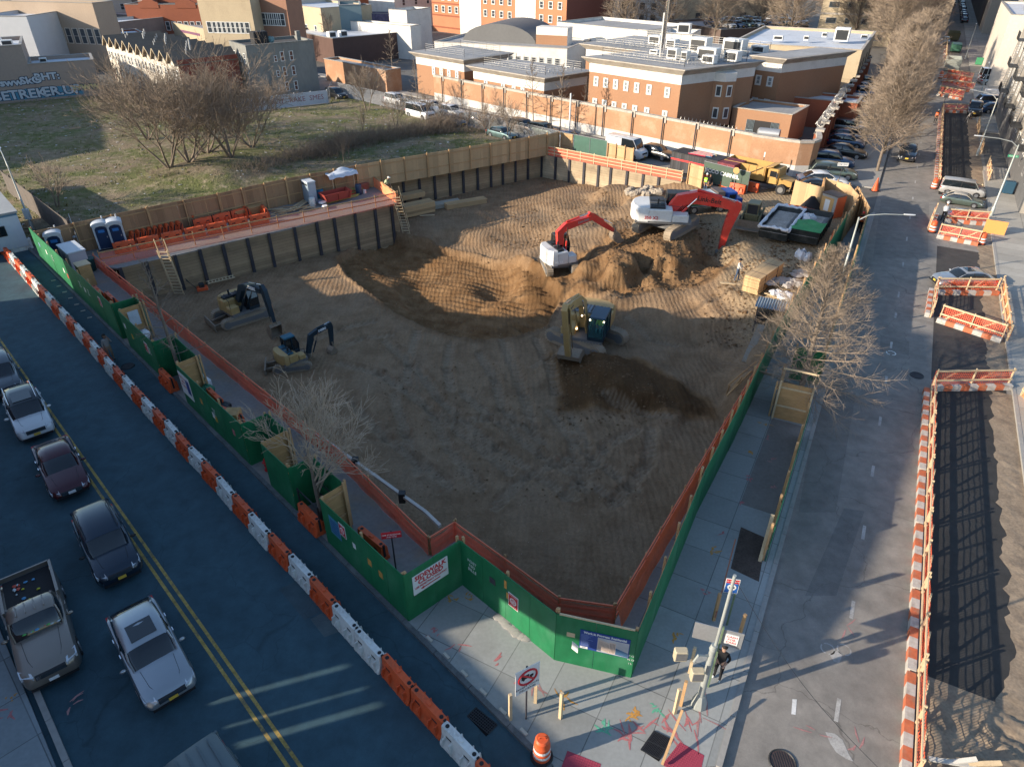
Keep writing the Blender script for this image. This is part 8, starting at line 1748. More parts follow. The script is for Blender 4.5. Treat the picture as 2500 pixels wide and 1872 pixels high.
# ---------------------------------------------------------------- timber-and-net street barricades
BEAMO=mat('worn_orange_paint',(.46,.13,.06),.7,0,.25,2,9,dirt=((.25,.17,.12),.8,3)); BEAMW=mat('worn_white_paint',(.44,.42,.39),.7,0,.2,2,9,dirt=((.27,.22,.18),.8,3))
def barricade(label,a,b,beam=True,h=1.15,m=NETG,beamw=.27,brace=True,group='netted timber barricades in the street',stripes=True):
 az=az_of(a,b); L_=(b-a).length; r=thing('barricade',label,'barricade',(a.x,a.y,RZ),rz_of(az),group)
 if beam:
  n=max(2,int(L_/.48))
  for i in range(n):
   q=MB(); q.box(i*L_/n,(i+1)*L_/n,-beamw/2,beamw/2,0,.32); q.build('beam_stripe',BEAMO if i%2 else BEAMW,r)
 k=max(1,round(L_/2.0)); d_=(b-a); sg=-1 if d_.x*(-a.y)-d_.y*(-a.x)>0 else 1; y=sg*(beamw/2+.07) if beam else 0
 for i in range(k+1):
  x=min(max(i*L_/k,.06),L_-.06); q=MB(); q.beam((x,y,0),(x,y,h+.1),.09,.05); q.build('post',TIMBERL,r)
  if brace and i<k: q=MB(); q.beam((x+.1,y+sg*.10,.1),(x+min(1.2,L_/k*.8),y+sg*.10,h-.1),.05,.09); q.build('brace',TIMBERL,r)
 for z in (.55,h): q=MB(); q.beam((0,y-sg*.045,z),(L_,y-sg*.045,z),.04,.10); q.build('rail',TIMBERL,r)
 q=MB(); ns=max(4,int(L_/.3)); vs=[]
 for j in range(5):
  for i in range(ns+1): vs.append((L_*i/ns,y+sg*.06+random.uniform(-.03,.03),.05+(h-.05)*j/4+(random.uniform(-.12,.0) if j==4 else 0)))
 q.add(vs,[(j*(ns+1)+i,j*(ns+1)+i+1,(j+1)*(ns+1)+i+1,(j+1)*(ns+1)+i) for j in range(4) for i in range(ns)]); q.build('netting',m,r)
 return r
random.seed(31)
for i in range(6):
 t0=-10+i*3.95; barricade('orange and white striped timber barricade in the long run beside the dug lane',S(t0,5.05),S(t0+3.85,5.05),group='barricade run beside the near dug lane')
barricade('netted barricade closing the top of the near dug lane',S(14.0,5.4),S(16.2,9.2))
barricade('orange lattice panel on the sidewalk edge at the near dug lane',S(15.5,9.6),S(11.5,10.6),beam=False,m=netmat('yellow_orange_lattice',(.75,.30,.10),.7,cell=.14))
barricade('skewed striped barricade at the front of the small pen',G('MR',1650,425),G('MR',2060,560))
barricade('netted barricade at the back of the small pen, by the silver sedan',G('MR',1645,250),G('MR',2040,255))
barricade('short striped barricade on the left side of the small pen',G('MR',1585,395),G('MR',1610,235))
barricade('pale orange folding panels on the right side of the small pen',G('MR',2050,230),G('MR',2095,560),beam=False,m=netmat('yellow_orange_lattice',(.75,.30,.10),.7,cell=.14))
barricade('striped front barricade of the pen below the blue hatchback',G('RS',160,695),G('RS',345,730))
barricade('back barricade of the pen below the blue hatchback',G('RS',195,625),G('RS',390,640))
barricade('left barricade of the pen below the blue hatchback',G('RS',135,665),G('RS',160,600))
for k in range(5):
 q=MB(); p=G('RS',395+k*9,680+k*1.5); q.box(-.03,.03,-.5,.5,0,1.1); o=q.build('stacked_panel',mat('panel_orange',(.70,.28,.08),.6,0,.1)); o.location=(p.x,p.y,0); o.rotation_euler=(0,.12,rz_of(28)); tag(o,'orange folding panel in the stack right of the netted pen','panel','stacked orange panels')
for i in range(9):
 t0=55+i*4.4; barricade('orange netted barricade along the left side of the long far trench',S(t0,4.85),S(t0+4.3,4.85),group='barricade run beside the long far trench',brace=False)
barricade('netted barricade across the far end of the long trench',S(95,5),S(96.5,8.6)); barricade('low netted barricade at the near end of the long trench',S(54.5,5.2),S(53.8,8.6))
for i,(t_,s_,l_) in enumerate([(72,9.3,'orange folding fence on the right sidewalk, nearer'),(82,9.2,'orange folding fence on the right sidewalk, farther'),(60,9.6,'leaning orange barrier sheet by the passenger van')]): barricade(l_,S(t_,s_),S(t_+6,s_+.1),beam=False,m=netmat('yellow_orange_lattice',(.75,.30,.10),.7,cell=.14))
for i,(a,b) in enumerate([((1650,610),(1810,640)),((1670,570),(1880,590)),((1690,520),(1860,550)),((1700,495),(1870,520))]):
 barricade(['striped netted barricade in the junction, nearest','striped netted barricade in the junction, second','striped netted barricade in the junction, third','striped netted barricade in the junction, farthest'][i],G('TR',*a),G('TR',*b),h=1.4)
for i in range(6): barricade('far orange barricade beyond the dump box in the street',S(150+i*9,5.0),S(156+i*9,5.0),h=1.3,group='far barricades beyond the dump box')
sheet('dug_lane',[S(-6.5,5.35),S(13.9,5.35),S(16.2,9.0),S(-6.5,8.75)],RZ+.012,ASPH_N)
sheet('dug_lane',[S(15.2,5.3),S(38,5.3),S(38,8.8),S(17,8.9)],RZ+.010,asphalt('dark_lane_asphalt',(.055,.05,.047),.3,.3))
sheet('dug_lane',[S(53,5.2),S(95,5.2),S(96,8.9),S(53.5,8.6)],RZ+.012,ASPH_N)
DIRTB=mat('roadside_dirt',(.26,.20,.14),.95,0,.35,1.2,10,bump=.8,bs=4,dirt=((.12,.09,.07),.7,1.0))
lm=MB(); n1=60;
def wob(t,k): return .35*noise.noise(Vector((t*.8,k,0)))+.2*noise.noise(Vector((t*2.4,k,3)))
for nm,ta,tb in (('a',-9,15.5),('b',17,40),('c',53,92)):
 mb=MB(); n=int((tb-ta)/.3); vs=[]
 for i in range(n+1):
  t=ta+(tb-ta)*i/n; e0=8.2+wob(t,1)-(1.6*max(0,1-(t+9)/5) if nm=='a' else 0);
  for j in range(4):
   s_=e0+(9.3-e0)*j/3; p=S(t,s_); vs.append((p.x,p.y,RZ+.018+(.05*abs(noise.noise(Vector((p.x*2,p.y*2,0)))) if j in(1,2) else 0)))
 mb.add(vs,[(i*4+j,(i+1)*4+j,(i+1)*4+j+1,i*4+j+1) for i in range(n) for j in range(3)]); mb.f=[tuple(reversed(f)) for f in mb.f]; kind(mb.build('lane_edge_dirt',DIRTB))
mb=MB(); n=40; vs=[]
for i in range(n+1):
 for j in range(n+1):
  t=-12+6.2*i/n; s_=5.3+4.0*j/n; p=S(t,s_); k=min(1,i/6,(n-i)/6,j/4,(n-j)/4); vs.append((p.x,p.y,RZ+.015+k*(.12*noise.fractal(Vector((p.x*1.4,p.y*1.4,0)),1,2,4)+.08+.05*math.sin(t*14+s_*5)*(1 if 7<s_<8.6 else .1))))
mb.add(vs,[(i*(n+1)+j,i*(n+1)+j+1,(i+1)*(n+1)+j+1,(i+1)*(n+1)+j) for i in range(n) for j in range(n)]); kind(mb.build('churned_dirt',DIRTB,smooth=60))
for k in range(4):
 q=MB(); a=G('BR',1590+k*70,1600+k*12,.3); q.beam(a,a+Vector((random.uniform(.6,1.4),random.uniform(-.6,.3),random.uniform(-.1,.3))),.14,.05); tag(q.build('scrap_plank',TIMBERL if k%2 else CONCL),'pale plank in the heap at the bottom right of the photo','plank','planks heaped at the bottom right')
def steelbox(label,p,az,L_,W,h,m,name='dump_box',cat='skip',top=None,wheels=False,taper=.12,z=0,ribs=5,rimm=None,group=None):
 r=thing(name,label,cat,(p.x,p.y,z),rz_of(az),group); t=.07
 q=MB(); o_=[(-L_/2,-W/2),(L_/2,-W/2),(L_/2,W/2),(-L_/2,W/2)]; b=[(x*(1-taper),y*(1-taper*.4)) for x,y in o_]; i_=[(x-math.copysign(t,x),y-math.copysign(t,y)) for x,y in o_]; ib=[(x-math.copysign(t,x),y-math.copysign(t,y)) for x,y in b]
 q.loft([[(x,y,.25) for x,y in b],[(x,y,h) for x,y in o_],[(x,y,h) for x,y in i_],[(x,y,h*.62) for x,y in [(a*.55+c*.45,d*.55+e*.45) for (a,d),(c,e) in zip(i_,ib)]]],0,closed=True); q.build('shell',m,r)
 for k in range(ribs):
  x=-L_*.42+k*L_*.84/(ribs-1)
  for sg in(-1,1): q=MB(); q.beam((x*(1-taper*.8),sg*(W/2*(1-taper*.4)+.03),.25),(x,sg*(W/2+.03),h-.02),.08,.06,up=(1,0,0)); q.build('rib',m,r)
 q=MB()
 if top: q.loft([[(x*.97,y*.95,h*.66) for x,y in o_],[(x*.6,y*.6,h*.66+top[1]) for x,y in o_]],0,closed=True); q.build('load',top[0],r)
 return r
SK=mat('skip_black',(.03,.035,.035),.6,.2,.3,2,10,dirt=((.12,.11,.10),.5,2))
d1=steelbox('black skip full of rubble with white sheeting over its rim',G('Y3',1470,470,.4),32,6.0,2.3,1.35,SK,'skip',top=(mat('rubble_load',(.30,.27,.24),.95,0,.4,2,9,bump=1),.35))
d2=steelbox('black skip with a green tarp covering its front half',G('Y3',1715,500,.4),32,5.8,2.3,1.35,SK,'skip',top=(mat('rubble_load',(.30,.27,.24)),.25))
q=MB(); n=8; q.add([(-2.9+2.7*i/n,-1.2+2.4*j/n,1.36+.10*math.sin(i*1.3)*math.sin(j*1.1)+.03) for i in range(n+1) for j in range(n+1)],[(i*(n+1)+j,(i+1)*(n+1)+j,(i+1)*(n+1)+j+1,i*(n+1)+j+1) for i in range(n) for j in range(n)]); q.build('green_tarp',mat('tarp_green',(.06,.26,.09),.8,0,.2,1,5),d2,smooth=60)
SHT=mat('white_sheeting',(.60,.60,.62),.6,0,.1,2,8)
for (a,b) in (((-3,-1.15),(3,-1.15)),((-3,1.15),(3,1.15)),((-3,-1.15),(-3,1.15)),((3,-1.15),(3,1.15))):
 q=MB(); q.tube([(a[0]+(b[0]-a[0])*i/10,a[1]+(b[1]-a[1])*i/10,1.33+random.uniform(-.06,.08)) for i in range(11)],[.12+random.uniform(-.03,.06) for _ in range(11)],6); q.build('sheeting',SHT,d1,smooth=60)
q=MB()
for k in range(9): q.blob(G('Y3',1700+random.uniform(-30,60),385+random.uniform(-15,15),1.2),(random.uniform(.2,.5),random.uniform(.2,.4),.3),8,5,jit=.25)
tag(q.build('sheeting_pile',SHT,smooth=60),'white bulk bag lump behind the green-tarped skip','bag')
for i,(x_,y_,s_,l_) in enumerate([(1665,720,.9,'white bulk bag at the kink of the green hoarding'),(1420,910,1.2,'crumpled grey plastic sheet beside the lumber bundle, left'),(1560,930,1.4,'crumpled grey plastic sheet beside the lumber bundle, middle'),(1620,860,1.0,'crumpled grey plastic sheet by the hoarding, upper'),(1480,1040,1.0,'white plastic sheet strip near the little shed')]):
 q=MB(); p=G('Y3',x_,y_,.1);
 for k in range(7): q.blob((p.x+random.uniform(-.5,.5)*s_,p.y+random.uniform(-.5,.5)*s_,.12),(random.uniform(.2,.5)*s_,random.uniform(.2,.45)*s_,(.5 if i==0 else .14)),9,5,jit=.35)
 tag(q.build('plastic_sheet',SHT if i in(0,4) else mat('grey_sheeting',(.38,.35,.32),.7,0,.2),smooth=40),l_,'plastic sheet')
def lumber(label,p,az,L_,W,H,z=0,m=None,rows=5,strap=True,name='lumber_stack'):
 r=thing(name,label,'lumber stack',(p.x,p.y,z),rz_of(az)); m=m or TIMBERL
 for j in range(rows):
  q=MB(); o=random.uniform(-.04,.04); q.box(-L_/2+o,L_/2+o,-W/2+random.uniform(0,.03),W/2-random.uniform(0,.03),H*j/rows+.02,H*(j+1)/rows); q.build('board_layer',m,r)
 if strap:
  for x in(-L_*.25,L_*.25): q=MB(); q.box(x-.02,x+.02,-W/2-.012,W/2+.012,0,H+.012); q.build('strap',PILE,r)
 return r
LUM=planks('stacked_lumber',(.50,.34,.18),.13,1,.2,groove=.08)
p=(G('Y3',1110,965,-.3)+G('Y3',1390,870,-.3))/2
lumber('big strapped honey-coloured lumber bundle at the edge of the pit',Vector((18.3,45.9,0)),42,4.0,1.2,1.25,z=-.35,m=LUM,rows=6)
for i,(c_,x_,y_,L_,W_,H_,az_,z_,l_) in enumerate([('TM',500,1350,3.4,1.3,1.1,55,-2.8,'tall lumber stack by the ladder at the step wall, lower'),('TM',460,1250,2.6,1.0,.5,55,-1.7,'short lumber pieces on top of the tall stack by the ladder'),('TM',640,1310,4.6,1.1,.45,62,-2.8,'loose pale battens piled between the two lumber stacks'),('TM',805,1300,4.6,1.0,.5,62,-2.8,'flat lumber stack with buckets on it below the far lagging wall')]):
 p=G(c_,x_,y_,z_+.3); lumber(l_,p,az_,L_,W_,H_,z=z_,m=LUM if i!=2 else mat('grey_timber',(.36,.33,.27),.9,0,.3,1,6,stretch=(1,6,6)),rows=4,strap=False)
for c_,x_,y_,L_,a_,l_ in [('Y3',1050,945,1.6,105,'single pale plank on the soil left of the lumber bundle'),('Y3',1410,1050,1.4,140,'short plank under the plastic sheets'),('TM',560,1385,1.5,80,'short board in the shade below the lumber stack')]:
 p=GT(c_,x_,y_,-.5); q=MB(); q.box(-L_/2,L_/2,-.1,.1,.02,.07); o=q.build('plank',TIMBERL,loc=p,rotz=rz_of(a_)); tag(o,l_,'plank')
q=MB(); a=G('Y3',1310,1290,-.3); b=G('Y3',1170,1600,-1.2); q.beam(a,b,.45,.08); tag(q.build('plank_walkway',mat('grey_plank',(.22,.21,.18),.9,0,.2)),'long grey plank walkway sloping into the pit beside the little shed','plank')
q=MB(); a=G('MR',310,850,-1.5); b=G('MR',480,700,.3);
r=thing('timber_handrail','rough pale timber handrail at the top of the pit ramp','handrail',(0,0,0))
for a_,b_ in (((310,840,-1.2),(490,690,.6)),((300,910,-1.6),(560,650,.9)),((330,870,-1.6),(400,790,-.2)),((480,650,.3),(560,650,1.1)),((300,900,-2.2),(320,840,-1.0))):
 q=MB(); q.beam(G('MR',*a_),G('MR',*b_),.08,.08); q.build('board',TIMBER,r)
p=G('Y3',1330,1280,-1.0); r=thing('open_shed','small dark open shed with a corrugated blue-grey roof','shed',(17.2,40.6,-1.3),rz_of(116))
for x in(-.8,.8):
 for y in(-.6,.6): q=MB(); q.beam((x,y,0),(x,y,1.95),.08,.08); q.build('post',PILE,r)
for k in range(6): q=MB(); q.beam((-.8+k*.32,-.6,0),(-.8+k*.32,-.6,1.8),.05,.03); q.build('slat',PILE,r)
q=MB(); q.box(-.8,.8,.55,.6,.1,1.8); q.build('back_panel',DARK,r); q=MB(); n=24; q.loft([[(-1+2*i/n,y,2.0+.04*math.cos(i*math.pi)) for i in range(n+1)] for y in(-.85,.85)],0,caps=False); q.build('corrugated_roof',mat('blue_grey_sheet',(.22,.28,.33),.5,.3,.15),r)
def ladder(label,a,b,w=.5,n=14,m=None,rail=False,group=None):
 r=thing('ladder',label,'ladder',(a.x,a.y,a.z),0,group); d=b-a; m=m or TIMBERL; s=Vector((0,0,1)).cross(d) if abs(d.normalized().z)<.95 else Vector((1,0,0)); s.z=0; s=s.normalized()*w/2
 if d.z<.3 and d.length>0: pass
 for sg in(-1,1): q=MB(); q.beam(s*sg,d+s*sg,.09,.05); q.build('stile',m,r)
 for i in range(n): q=MB(); c=d*((i+.5)/n); q.beam(c-s,c+s,.08,.04); q.build('rung',m,r)
 if rail:
  for sg in(-1,1): q=MB(); q.beam(s*sg+Vector((0,0,.7)),d*1.0+s*sg+Vector((0,0,.9)),.06,.05); q.build('hand_rail',m,r)
 return r
a=G('Y1',1670,1500,-3.0); b=Vector((W1a+(W1b-W1a)*.115)); top1=G('Y1',1500,1090,.5)
ladder('pale wooden ladder stair down the front lagging wall, left',a,Vector((top1.x,top1.y,1.0)),.75,14,rail=True)
a=G('Y2',1915,940,-2.9); t_=G('Y2',1800,560,.6); ladder('pale wooden ladder stair beside the lumber at the step wall',a,Vector((t_.x,t_.y,.9)),.65,14,rail=True)
a=G('Y4',130,110,-2.2); b=G('Y4',520,20,-2.2); r=ladder('pale ladder lying on edge against the front lagging wall',Vector((a.x,a.y,-2.6)),Vector((b.x,b.y,-2.6)),.5,8)
r.rotation_euler=(0,0,0);
for ch in r.children: pass
a=G('Y2',660,680,.15); b=G('Y2',830,570,.15); ladder('short pale ladder lying on planks in the yard',a,b,.6,9)
def block(label,name,cat,p,az,parts,z=0,group=None,scale=1):
 r=thing(name,label,cat,(p[0],p[1],z),rz_of(az),group); r.scale=(scale,)*3
 for nm,m_,x0,x1,y0,y1,z0,z1,bv in parts: q=MB(); (boxb(q,x0,x1,y0,y1,z0,z1,bv) if bv else q.box(x0,x1,y0,y1,z0,z1)); q.build(nm,m_,r,smooth=30 if bv else 0)
 return r
p=G('Y1',1925,1460,-3); r=block('small orange plate compactor below the front lagging wall','plate_compactor','compactor',p,60,[('base_plate',BUCK,-.5,.5,-.3,.3,0,.1,0),('frame',ORANGE,-.42,.42,-.28,.28,.12,.38,.05),('engine',DARK,-.2,.2,-.2,.2,.38,.7,.05)],z=-3)
q=MB(); q.tube([(-.4,.0,.3),(-.8,.0,.9),(-1.0,.2,1.2),(-1.0,-.2,1.2),(-.8,0,.9)],.03,5); q.build('handle',DARK,r)
TB=mat('toilet_blue',(.012,.03,.075),.45,0,.08); TW=mat('toilet_white',(.50,.53,.56),.45,0,.06)
def toilet(label,p,az):
 r=thing('portable_toilet',label,'portable toilet',(p.x,p.y,0),rz_of(az),'portable toilets')
 q=MB(); q.box(-.55,.55,-.57,.57,0,.12); q.build('base',BLACK,r); q=MB(); q.box(-.54,.52,-.55,.55,.12,2.05); q.build('cabin',TW,r)
 q=MB(); q.ext([(-.42,.16),(.42,.16),(.42,1.75),(.3,1.9),(0,1.96),(-.3,1.9),(-.42,1.75)],'x',.521,.55); q.build('door',TB,r)
 q=MB(); q.box(.551,.556,-.22,.22,1.45,1.68); q.build('door_label',mat('label_blue',(.03,.16,.42),.5),r); q=MB(); q.box(.551,.575,.26,.33,1.0,1.12); q.build('latch',STEEL,r)
 q=MB(); secs=[]
 for x in(-.58,.60): secs.append([(x,y,2.04+.24*math.sqrt(max(0,1-(y/.62)**2))) for y in [-.6+1.2*i/10 for i in range(11)]]+[(x,.6,2.0),(x,-.6,2.0)])
 q.loft(secs,0,closed=True); q.build('roof',TW,r,smooth=50); q=MB(); q.cyl((-.35,.3,2.1),(-.35,.3,2.5),.05,n=8); q.build('vent_pipe',TW,r)
tz_=az_of(G('Y1',870,1000),G('Y1',990,1030))
toilet('blue and white portable toilet nearest the green hoarding corner',G('Y1',395,1105),150); toilet('blue and white portable toilet of the pair, left one',G('Y1',890,995),150); toilet('blue and white portable toilet of the pair, right one',G('Y1',1040,975),150)
PINKW=mat('pale_pink_panel',(.42,.38,.42),.6,0,.08)
block('grey and white job cabin roof box behind the green hoarding','job_box','cabinet',G('Y1',590,1230),135,[('cabin',PINKW,-1.3,1.1,-.6,.6,0,1.7,.04),('lid',TW,-1.35,1.15,-.65,.65,1.71,1.8,.03),('vent',mat('vent_mauve',(.22,.19,.25),.6),-.6,.2,-.62,-.601,.9,1.4,0)])
block('tall plywood box behind the green hoarding by the job cabin','plywood_crate','crate',G('Y1',700,1390),135,[('box',PLY,-.45,.45,-.4,.4,0,1.6,.0),('lid',TIMBERL,-.5,.5,-.45,.45,1.603,1.66,0)])
block('white wire cage locker against the plywood fence','cage_locker','locker',G('Y1',1640,735),140,[('cage',PINKW,-.55,.55,-.4,.4,0,1.4,.03),('top',TW,-.6,.6,-.45,.45,1.41,1.48,.02),('door_bar',TW,-.03,.03,-.43,-.403,0,1.4,0)])
block('blue-white two-door cabinet against the plywood fence','tool_cabinet','cabinet',G('Y2',885,590),140,[('cabinet',mat('cabinet_blue_grey',(.33,.40,.46),.5,.1,.06),-.62,.62,-.4,.4,0,1.95,.03),('sloped_top',TW,-.65,.65,-.43,.43,1.96,2.08,.03),('door',mat('cabinet_door',(.25,.32,.38),.5,.1,.05),-.58,-.03,-.42,-.402,.1,1.6,0),('door',mat('cabinet_door',(.25,.32,.38)),.03,.58,-.42,-.402,.1,1.6,0),('louvre',DARK,-.5,.5,-.425,-.402,1.7,1.85,0)])
for i,(x_,y_,m_,l_) in enumerate([(740,1240,mat('bin_dark_teal',(.01,.05,.05),.6),'dark wheeled bin at the corner of the red net rail'),(745,960,mat('bin_green',(.03,.12,.09),.6),'tilted green barrel beside the pallet')]):
 p=G('Y1',x_,y_); r=thing('waste_bin',l_,'bin',(p.x,p.y,0),.5); q=MB(); q.tube([(0,0,.05),(0,0,.95)],[.27,.34],10); q.build('body',m_,r,smooth=40); q=MB(); q.tube([(0,0,.95),(0,0,1.02)],[.37,.33],10); q.build('lid',m_,r)
p=G('Y1',690,990); r=thing('pallet','pale timber pallet on the yard floor beside the green barrel','pallet',(p.x,p.y,0),.6)
for k in range(6): q=MB(); q.box(-.5+k*.19,-.38+k*.19,-.5,.5,.1,.13); q.build('slat',TIMBERL,r)
for y in(-.45,0,.45): q=MB(); q.box(-.5,.57,y-.04,y+.04,0,.098); q.build('bearer',TIMBER,r)
chain('fence_panel','upright grey mesh gate panel standing across the yard by the pallet',G('Y1',640,1090),G('Y1',560,870),1.9,2.4,netmat('panel_mesh',(.30,.32,.34),.5,cell=.12),'fence panel')
chain('fence_panel','grey gate panel leaning behind the plywood stack',G('Y2',60,680),G('Y2',290,610),1.3,2.6,netmat('panel_mesh',(.30,.32,.34),.5,cell=.12),'fence panel')
lumber('plywood sheet stack at the right end of the stored barriers',G('Y2',200,690,.3),50,2.6,1.3,.75,m=PLY,rows=7,strap=False,name='plywood_stack')
random.seed(8)
for i in range(16):
 p=G('Y2',random.uniform(440,860),random.uniform(600,730)); q=MB(); l=random.uniform(1.2,3); q.box(-l/2,l/2,-.06,.06,.0,.05); o=q.build('loose_board',TIMBER if i%3 else TIMBERL,loc=(p.x,p.y,.01+i*.012),rotz=rz_of(60+random.uniform(-35,30))); tag(o,'loose timber board scattered round the short ladder in the yard','board','loose boards in the yard')
for i in range(7):
 p=G('Y2',1200+i*8,560-i*14,.1); q=MB(); q.box(-1.9,1.9,-.09,.09,0,.09); o=q.build('long_beam',[mat('beam_olive',(.35,.33,.10),.8,0,.15),mat('beam_red',(.38,.08,.05),.8,0,.15)][i in(2,4)],loc=(p.x,p.y,.02+.03*i),rotz=rz_of(52+random.uniform(-6,6))); tag(o,['olive painted beam','red painted beam'][i in(2,4)]+' in the bundle before the red skip','beam','painted beams before the red skip')
for x_,y_,h_,r_,m_,l_ in [(900,630,.75,.28,WHITEP,'tall white drum beside the cement bags'),(1460,495,.35,.16,SIGNW,'small white bucket at the right of the blue barrel'),(1400,505,.95,.30,mat('barrel_navy',(.02,.05,.10),.5),'dark blue barrel right of the painted beams'),(985,540,.8,.33,mat('tank_blue',(.03,.20,.34),.5),'bright blue round tank left of the red skip')]:
 p=G('Y2',x_,y_); q=MB(); q.tube([(0,0,0),(0,0,.04),(0,0,h_-.04),(0,0,h_)],[r_*.95,r_,r_,r_*.92],14); o=q.build('drum',m_,loc=p,smooth=40); tag(o,l_,'drum')
for k in range(5):
 p=G('Y2',985+k*12,585+k*10,.05+.06*k); q=MB(); boxb(q,-.35,.35,-.22,.22,0,.14,.05); o=q.build('cement_bag',[SIGNW,SIGNT][k%2],loc=(p.x,p.y,.02+.10*(k%3)),rotz=k*.5); tag(o,'white and blue cement bag in the pile by the white drum','bag','cement bags in the yard')
steelbox('rust-red open skip in the yard below the plywood fence',G('Y2',1150,545,.3),50,2.9,1.3,.95,mat('skip_rust_red',(.30,.05,.035),.6,0,.15,2,10),'skip',ribs=3,taper=.18)
for k in range(2): lumber(['red-brown brick stack left of the blue barrel','red-brown brick stack right of the blue barrel'][k],G('Y2',1320+k*130,450+k*0),50,.9,.6,.6,m=mat('new_brick',(.33,.12,.08),.9,0,.2),rows=5,strap=False,name='brick_stack')
r=thing('canopy','crumpled white tarpaulin canopy on posts against the plywood fence','canopy',G('Y2',1215,500),rz_of(52))
for x in(-1.0,1.2):
 for y in(-.5,.5): q=MB(); q.beam((x,y,0),(x,y,2.0),.06,.06); q.build('post',TIMBERL,r)
q=MB(); n=9; q.add([(-1.4+3.0*i/n,-.8+1.6*j/n,2.1+.35*math.exp(-((i-5)**2+(j-5)**2)/6)+random.uniform(-.09,.09)-(.25 if j==0 else 0)) for i in range(n+1) for j in range(n+1)],[(i*(n+1)+j,(i+1)*(n+1)+j,(i+1)*(n+1)+j+1,i*(n+1)+j+1) for i in range(n) for j in range(n)]); q.build('tarpaulin',mat('tarp_white_blue',(.52,.56,.62),.7,0,.1),r,smooth=60)
for i,(c_,x_,y_,m_,l_) in enumerate([('ML',1290,830,SHT,'white sacks heaped behind the hard-hat notice hoarding'),('ML',1320,870,mat('bag_green',(.03,.14,.08),.7),'green sack behind the hard-hat notice hoarding'),('ML',1420,985,DARK,'black machine under a sheet behind the hoarding'),('ML',920,480,DARK,'dark tarp bundle behind the first tree hoarding'),('ML',930,525,SHT,'white sheet bundle behind the first tree hoarding'),('ML',1500,1060,PLY,'pale box behind the hoarding left of the hydrant')]):
 p=G(c_,x_,y_,.5); q=MB()
 if m_ is PLY: q.box(p.x-.35,p.x+.35,p.y-.35,p.y+.35,0,1.0)
 else:
  for k in range(4): q.blob((p.x+random.uniform(-.35,.35),p.y+random.uniform(-.35,.35),.35+.2*(k%2)),(.35,.3,.3),9,6,jit=.2)
 tag(q.build('sack' if m_ is not PLY else 'box',m_,smooth=50),l_,'sack' if m_ is not PLY else 'box')
q=MB(); p=G('ML',895,415,1.6); d_=A(19.9,.2);
board_=MB(); board_.box(-.3,.3,-.02,.0,0,.95); o=board_.build('notice_board',mat('notice_blue_white',(.45,.50,.58),.5,0,.15,3,8)); o.location=(A(19.9,.75).x,A(19.9,.75).y,1.2); o.rotation_euler=(0,0,rz_of(45.7)+math.pi); tag(o,'blue and white notice pinned inside the first notch','notice')
q=MB(); a=G('BM',480,-20,-.5); b=G('BM',640,120,-.5); c_=G('BM',790,215,-.4); q.beam(G('MM',60,1290,-.5),a,.22,.2); q.beam(a,b,.22,.2); q.build('x',CONC) if False else None
r=thing('waler_beam','pale concrete beam running inside the pit edge behind the red net','beam',(0,0,0)); q=MB(); q.beam(G('MM',-200,1120,-.6),G('MM',550,1656,-.6),.15,.14); q.build('beam',CONCL,r); q=MB(); q.beam(G('MM',550,1656,-.59),G('BM',640,115,-.5),.15,.14); q.build('beam',CONCL,r)
for x_,y_ in ((100,1340),(400,1560)): q=MB(); p=G('MM',x_,y_,-.7); q.box(p.x-.15,p.x+.15,p.y-.15,p.y+.15,-.95,-.40); q.build('bracket',DARK,r)
random.seed(6); q=None
for k in range(26):
 x_=random.uniform(1830,2100); y_=random.uniform(1215,1265)-(x_-1830)*.02; p=GT('TM',x_,y_,-.8); s=random.uniform(.25,.62); q=MB(); q.blob((0,0,s*.35),(s,s*random.uniform(.6,.9),s*random.uniform(.5,.8)),7,5,jit=.22); o=q.build('boulder',mat('boulder_tan',(.34,.29,.23),.95,0,.2,2,8),loc=p,rotz=k); tag(o,'angular tan boulder in the heap below the back lagging wall','boulder','boulders below the back wall')
q=MB(); random.seed(15)
def clods(c,pts,n,s0,s1,z0=-2):
 P=[G(c,a,b,z0) for a,b in pts]; xs=[p.x for p in P]; ys=[p.y for p in P]; pv=[Vector((p.x,p.y,0)) for p in P]; k=0
 while k<n:
  x=random.uniform(min(xs),max(xs)); y=random.uniform(min(ys),max(ys))
  if not inreg(x,y,pv): continue
  k+=1; s=random.uniform(s0,s1)**1.0*random.choice((.6,.8,1,1.3)); q.blob((x,y,tz(x,y)+s*.2),(s,s*random.uniform(.6,1),s*.6),5,3,jit=.3)
clods('Y3',[(0,480),(250,440),(760,560),(1120,720),(1000,900),(700,1040),(300,1080),(0,1130)],1500,.04,.13)
clods('MM',[(1380,650),(1650,600),(2150,900),(2150,1040),(1400,1020)],380,.03,.09)
clods('MM',[(0,100),(900,0),(1250,130),(1330,420),(700,540),(300,350)],350,.03,.08,-3.5)
clods('MM',[(100,500),(2000,900),(1900,1600),(500,1600)],600,.025,.06,-3)
clods('Y3',[(850,1000),(1500,600),(1700,900),(1400,1300),(800,1250)],700,.04,.12,-.6)
clods('TM',[(900,1500),(1100,1330),(1700,1260),(1800,1400),(1400,1600)],800,.03,.10,-2)
kind(q.build('soil_clods',mat('clod_brown',(.15,.092,.048),.95,0,.35,.3,5)),'stuff','clods and stones strewn over the excavated soil')
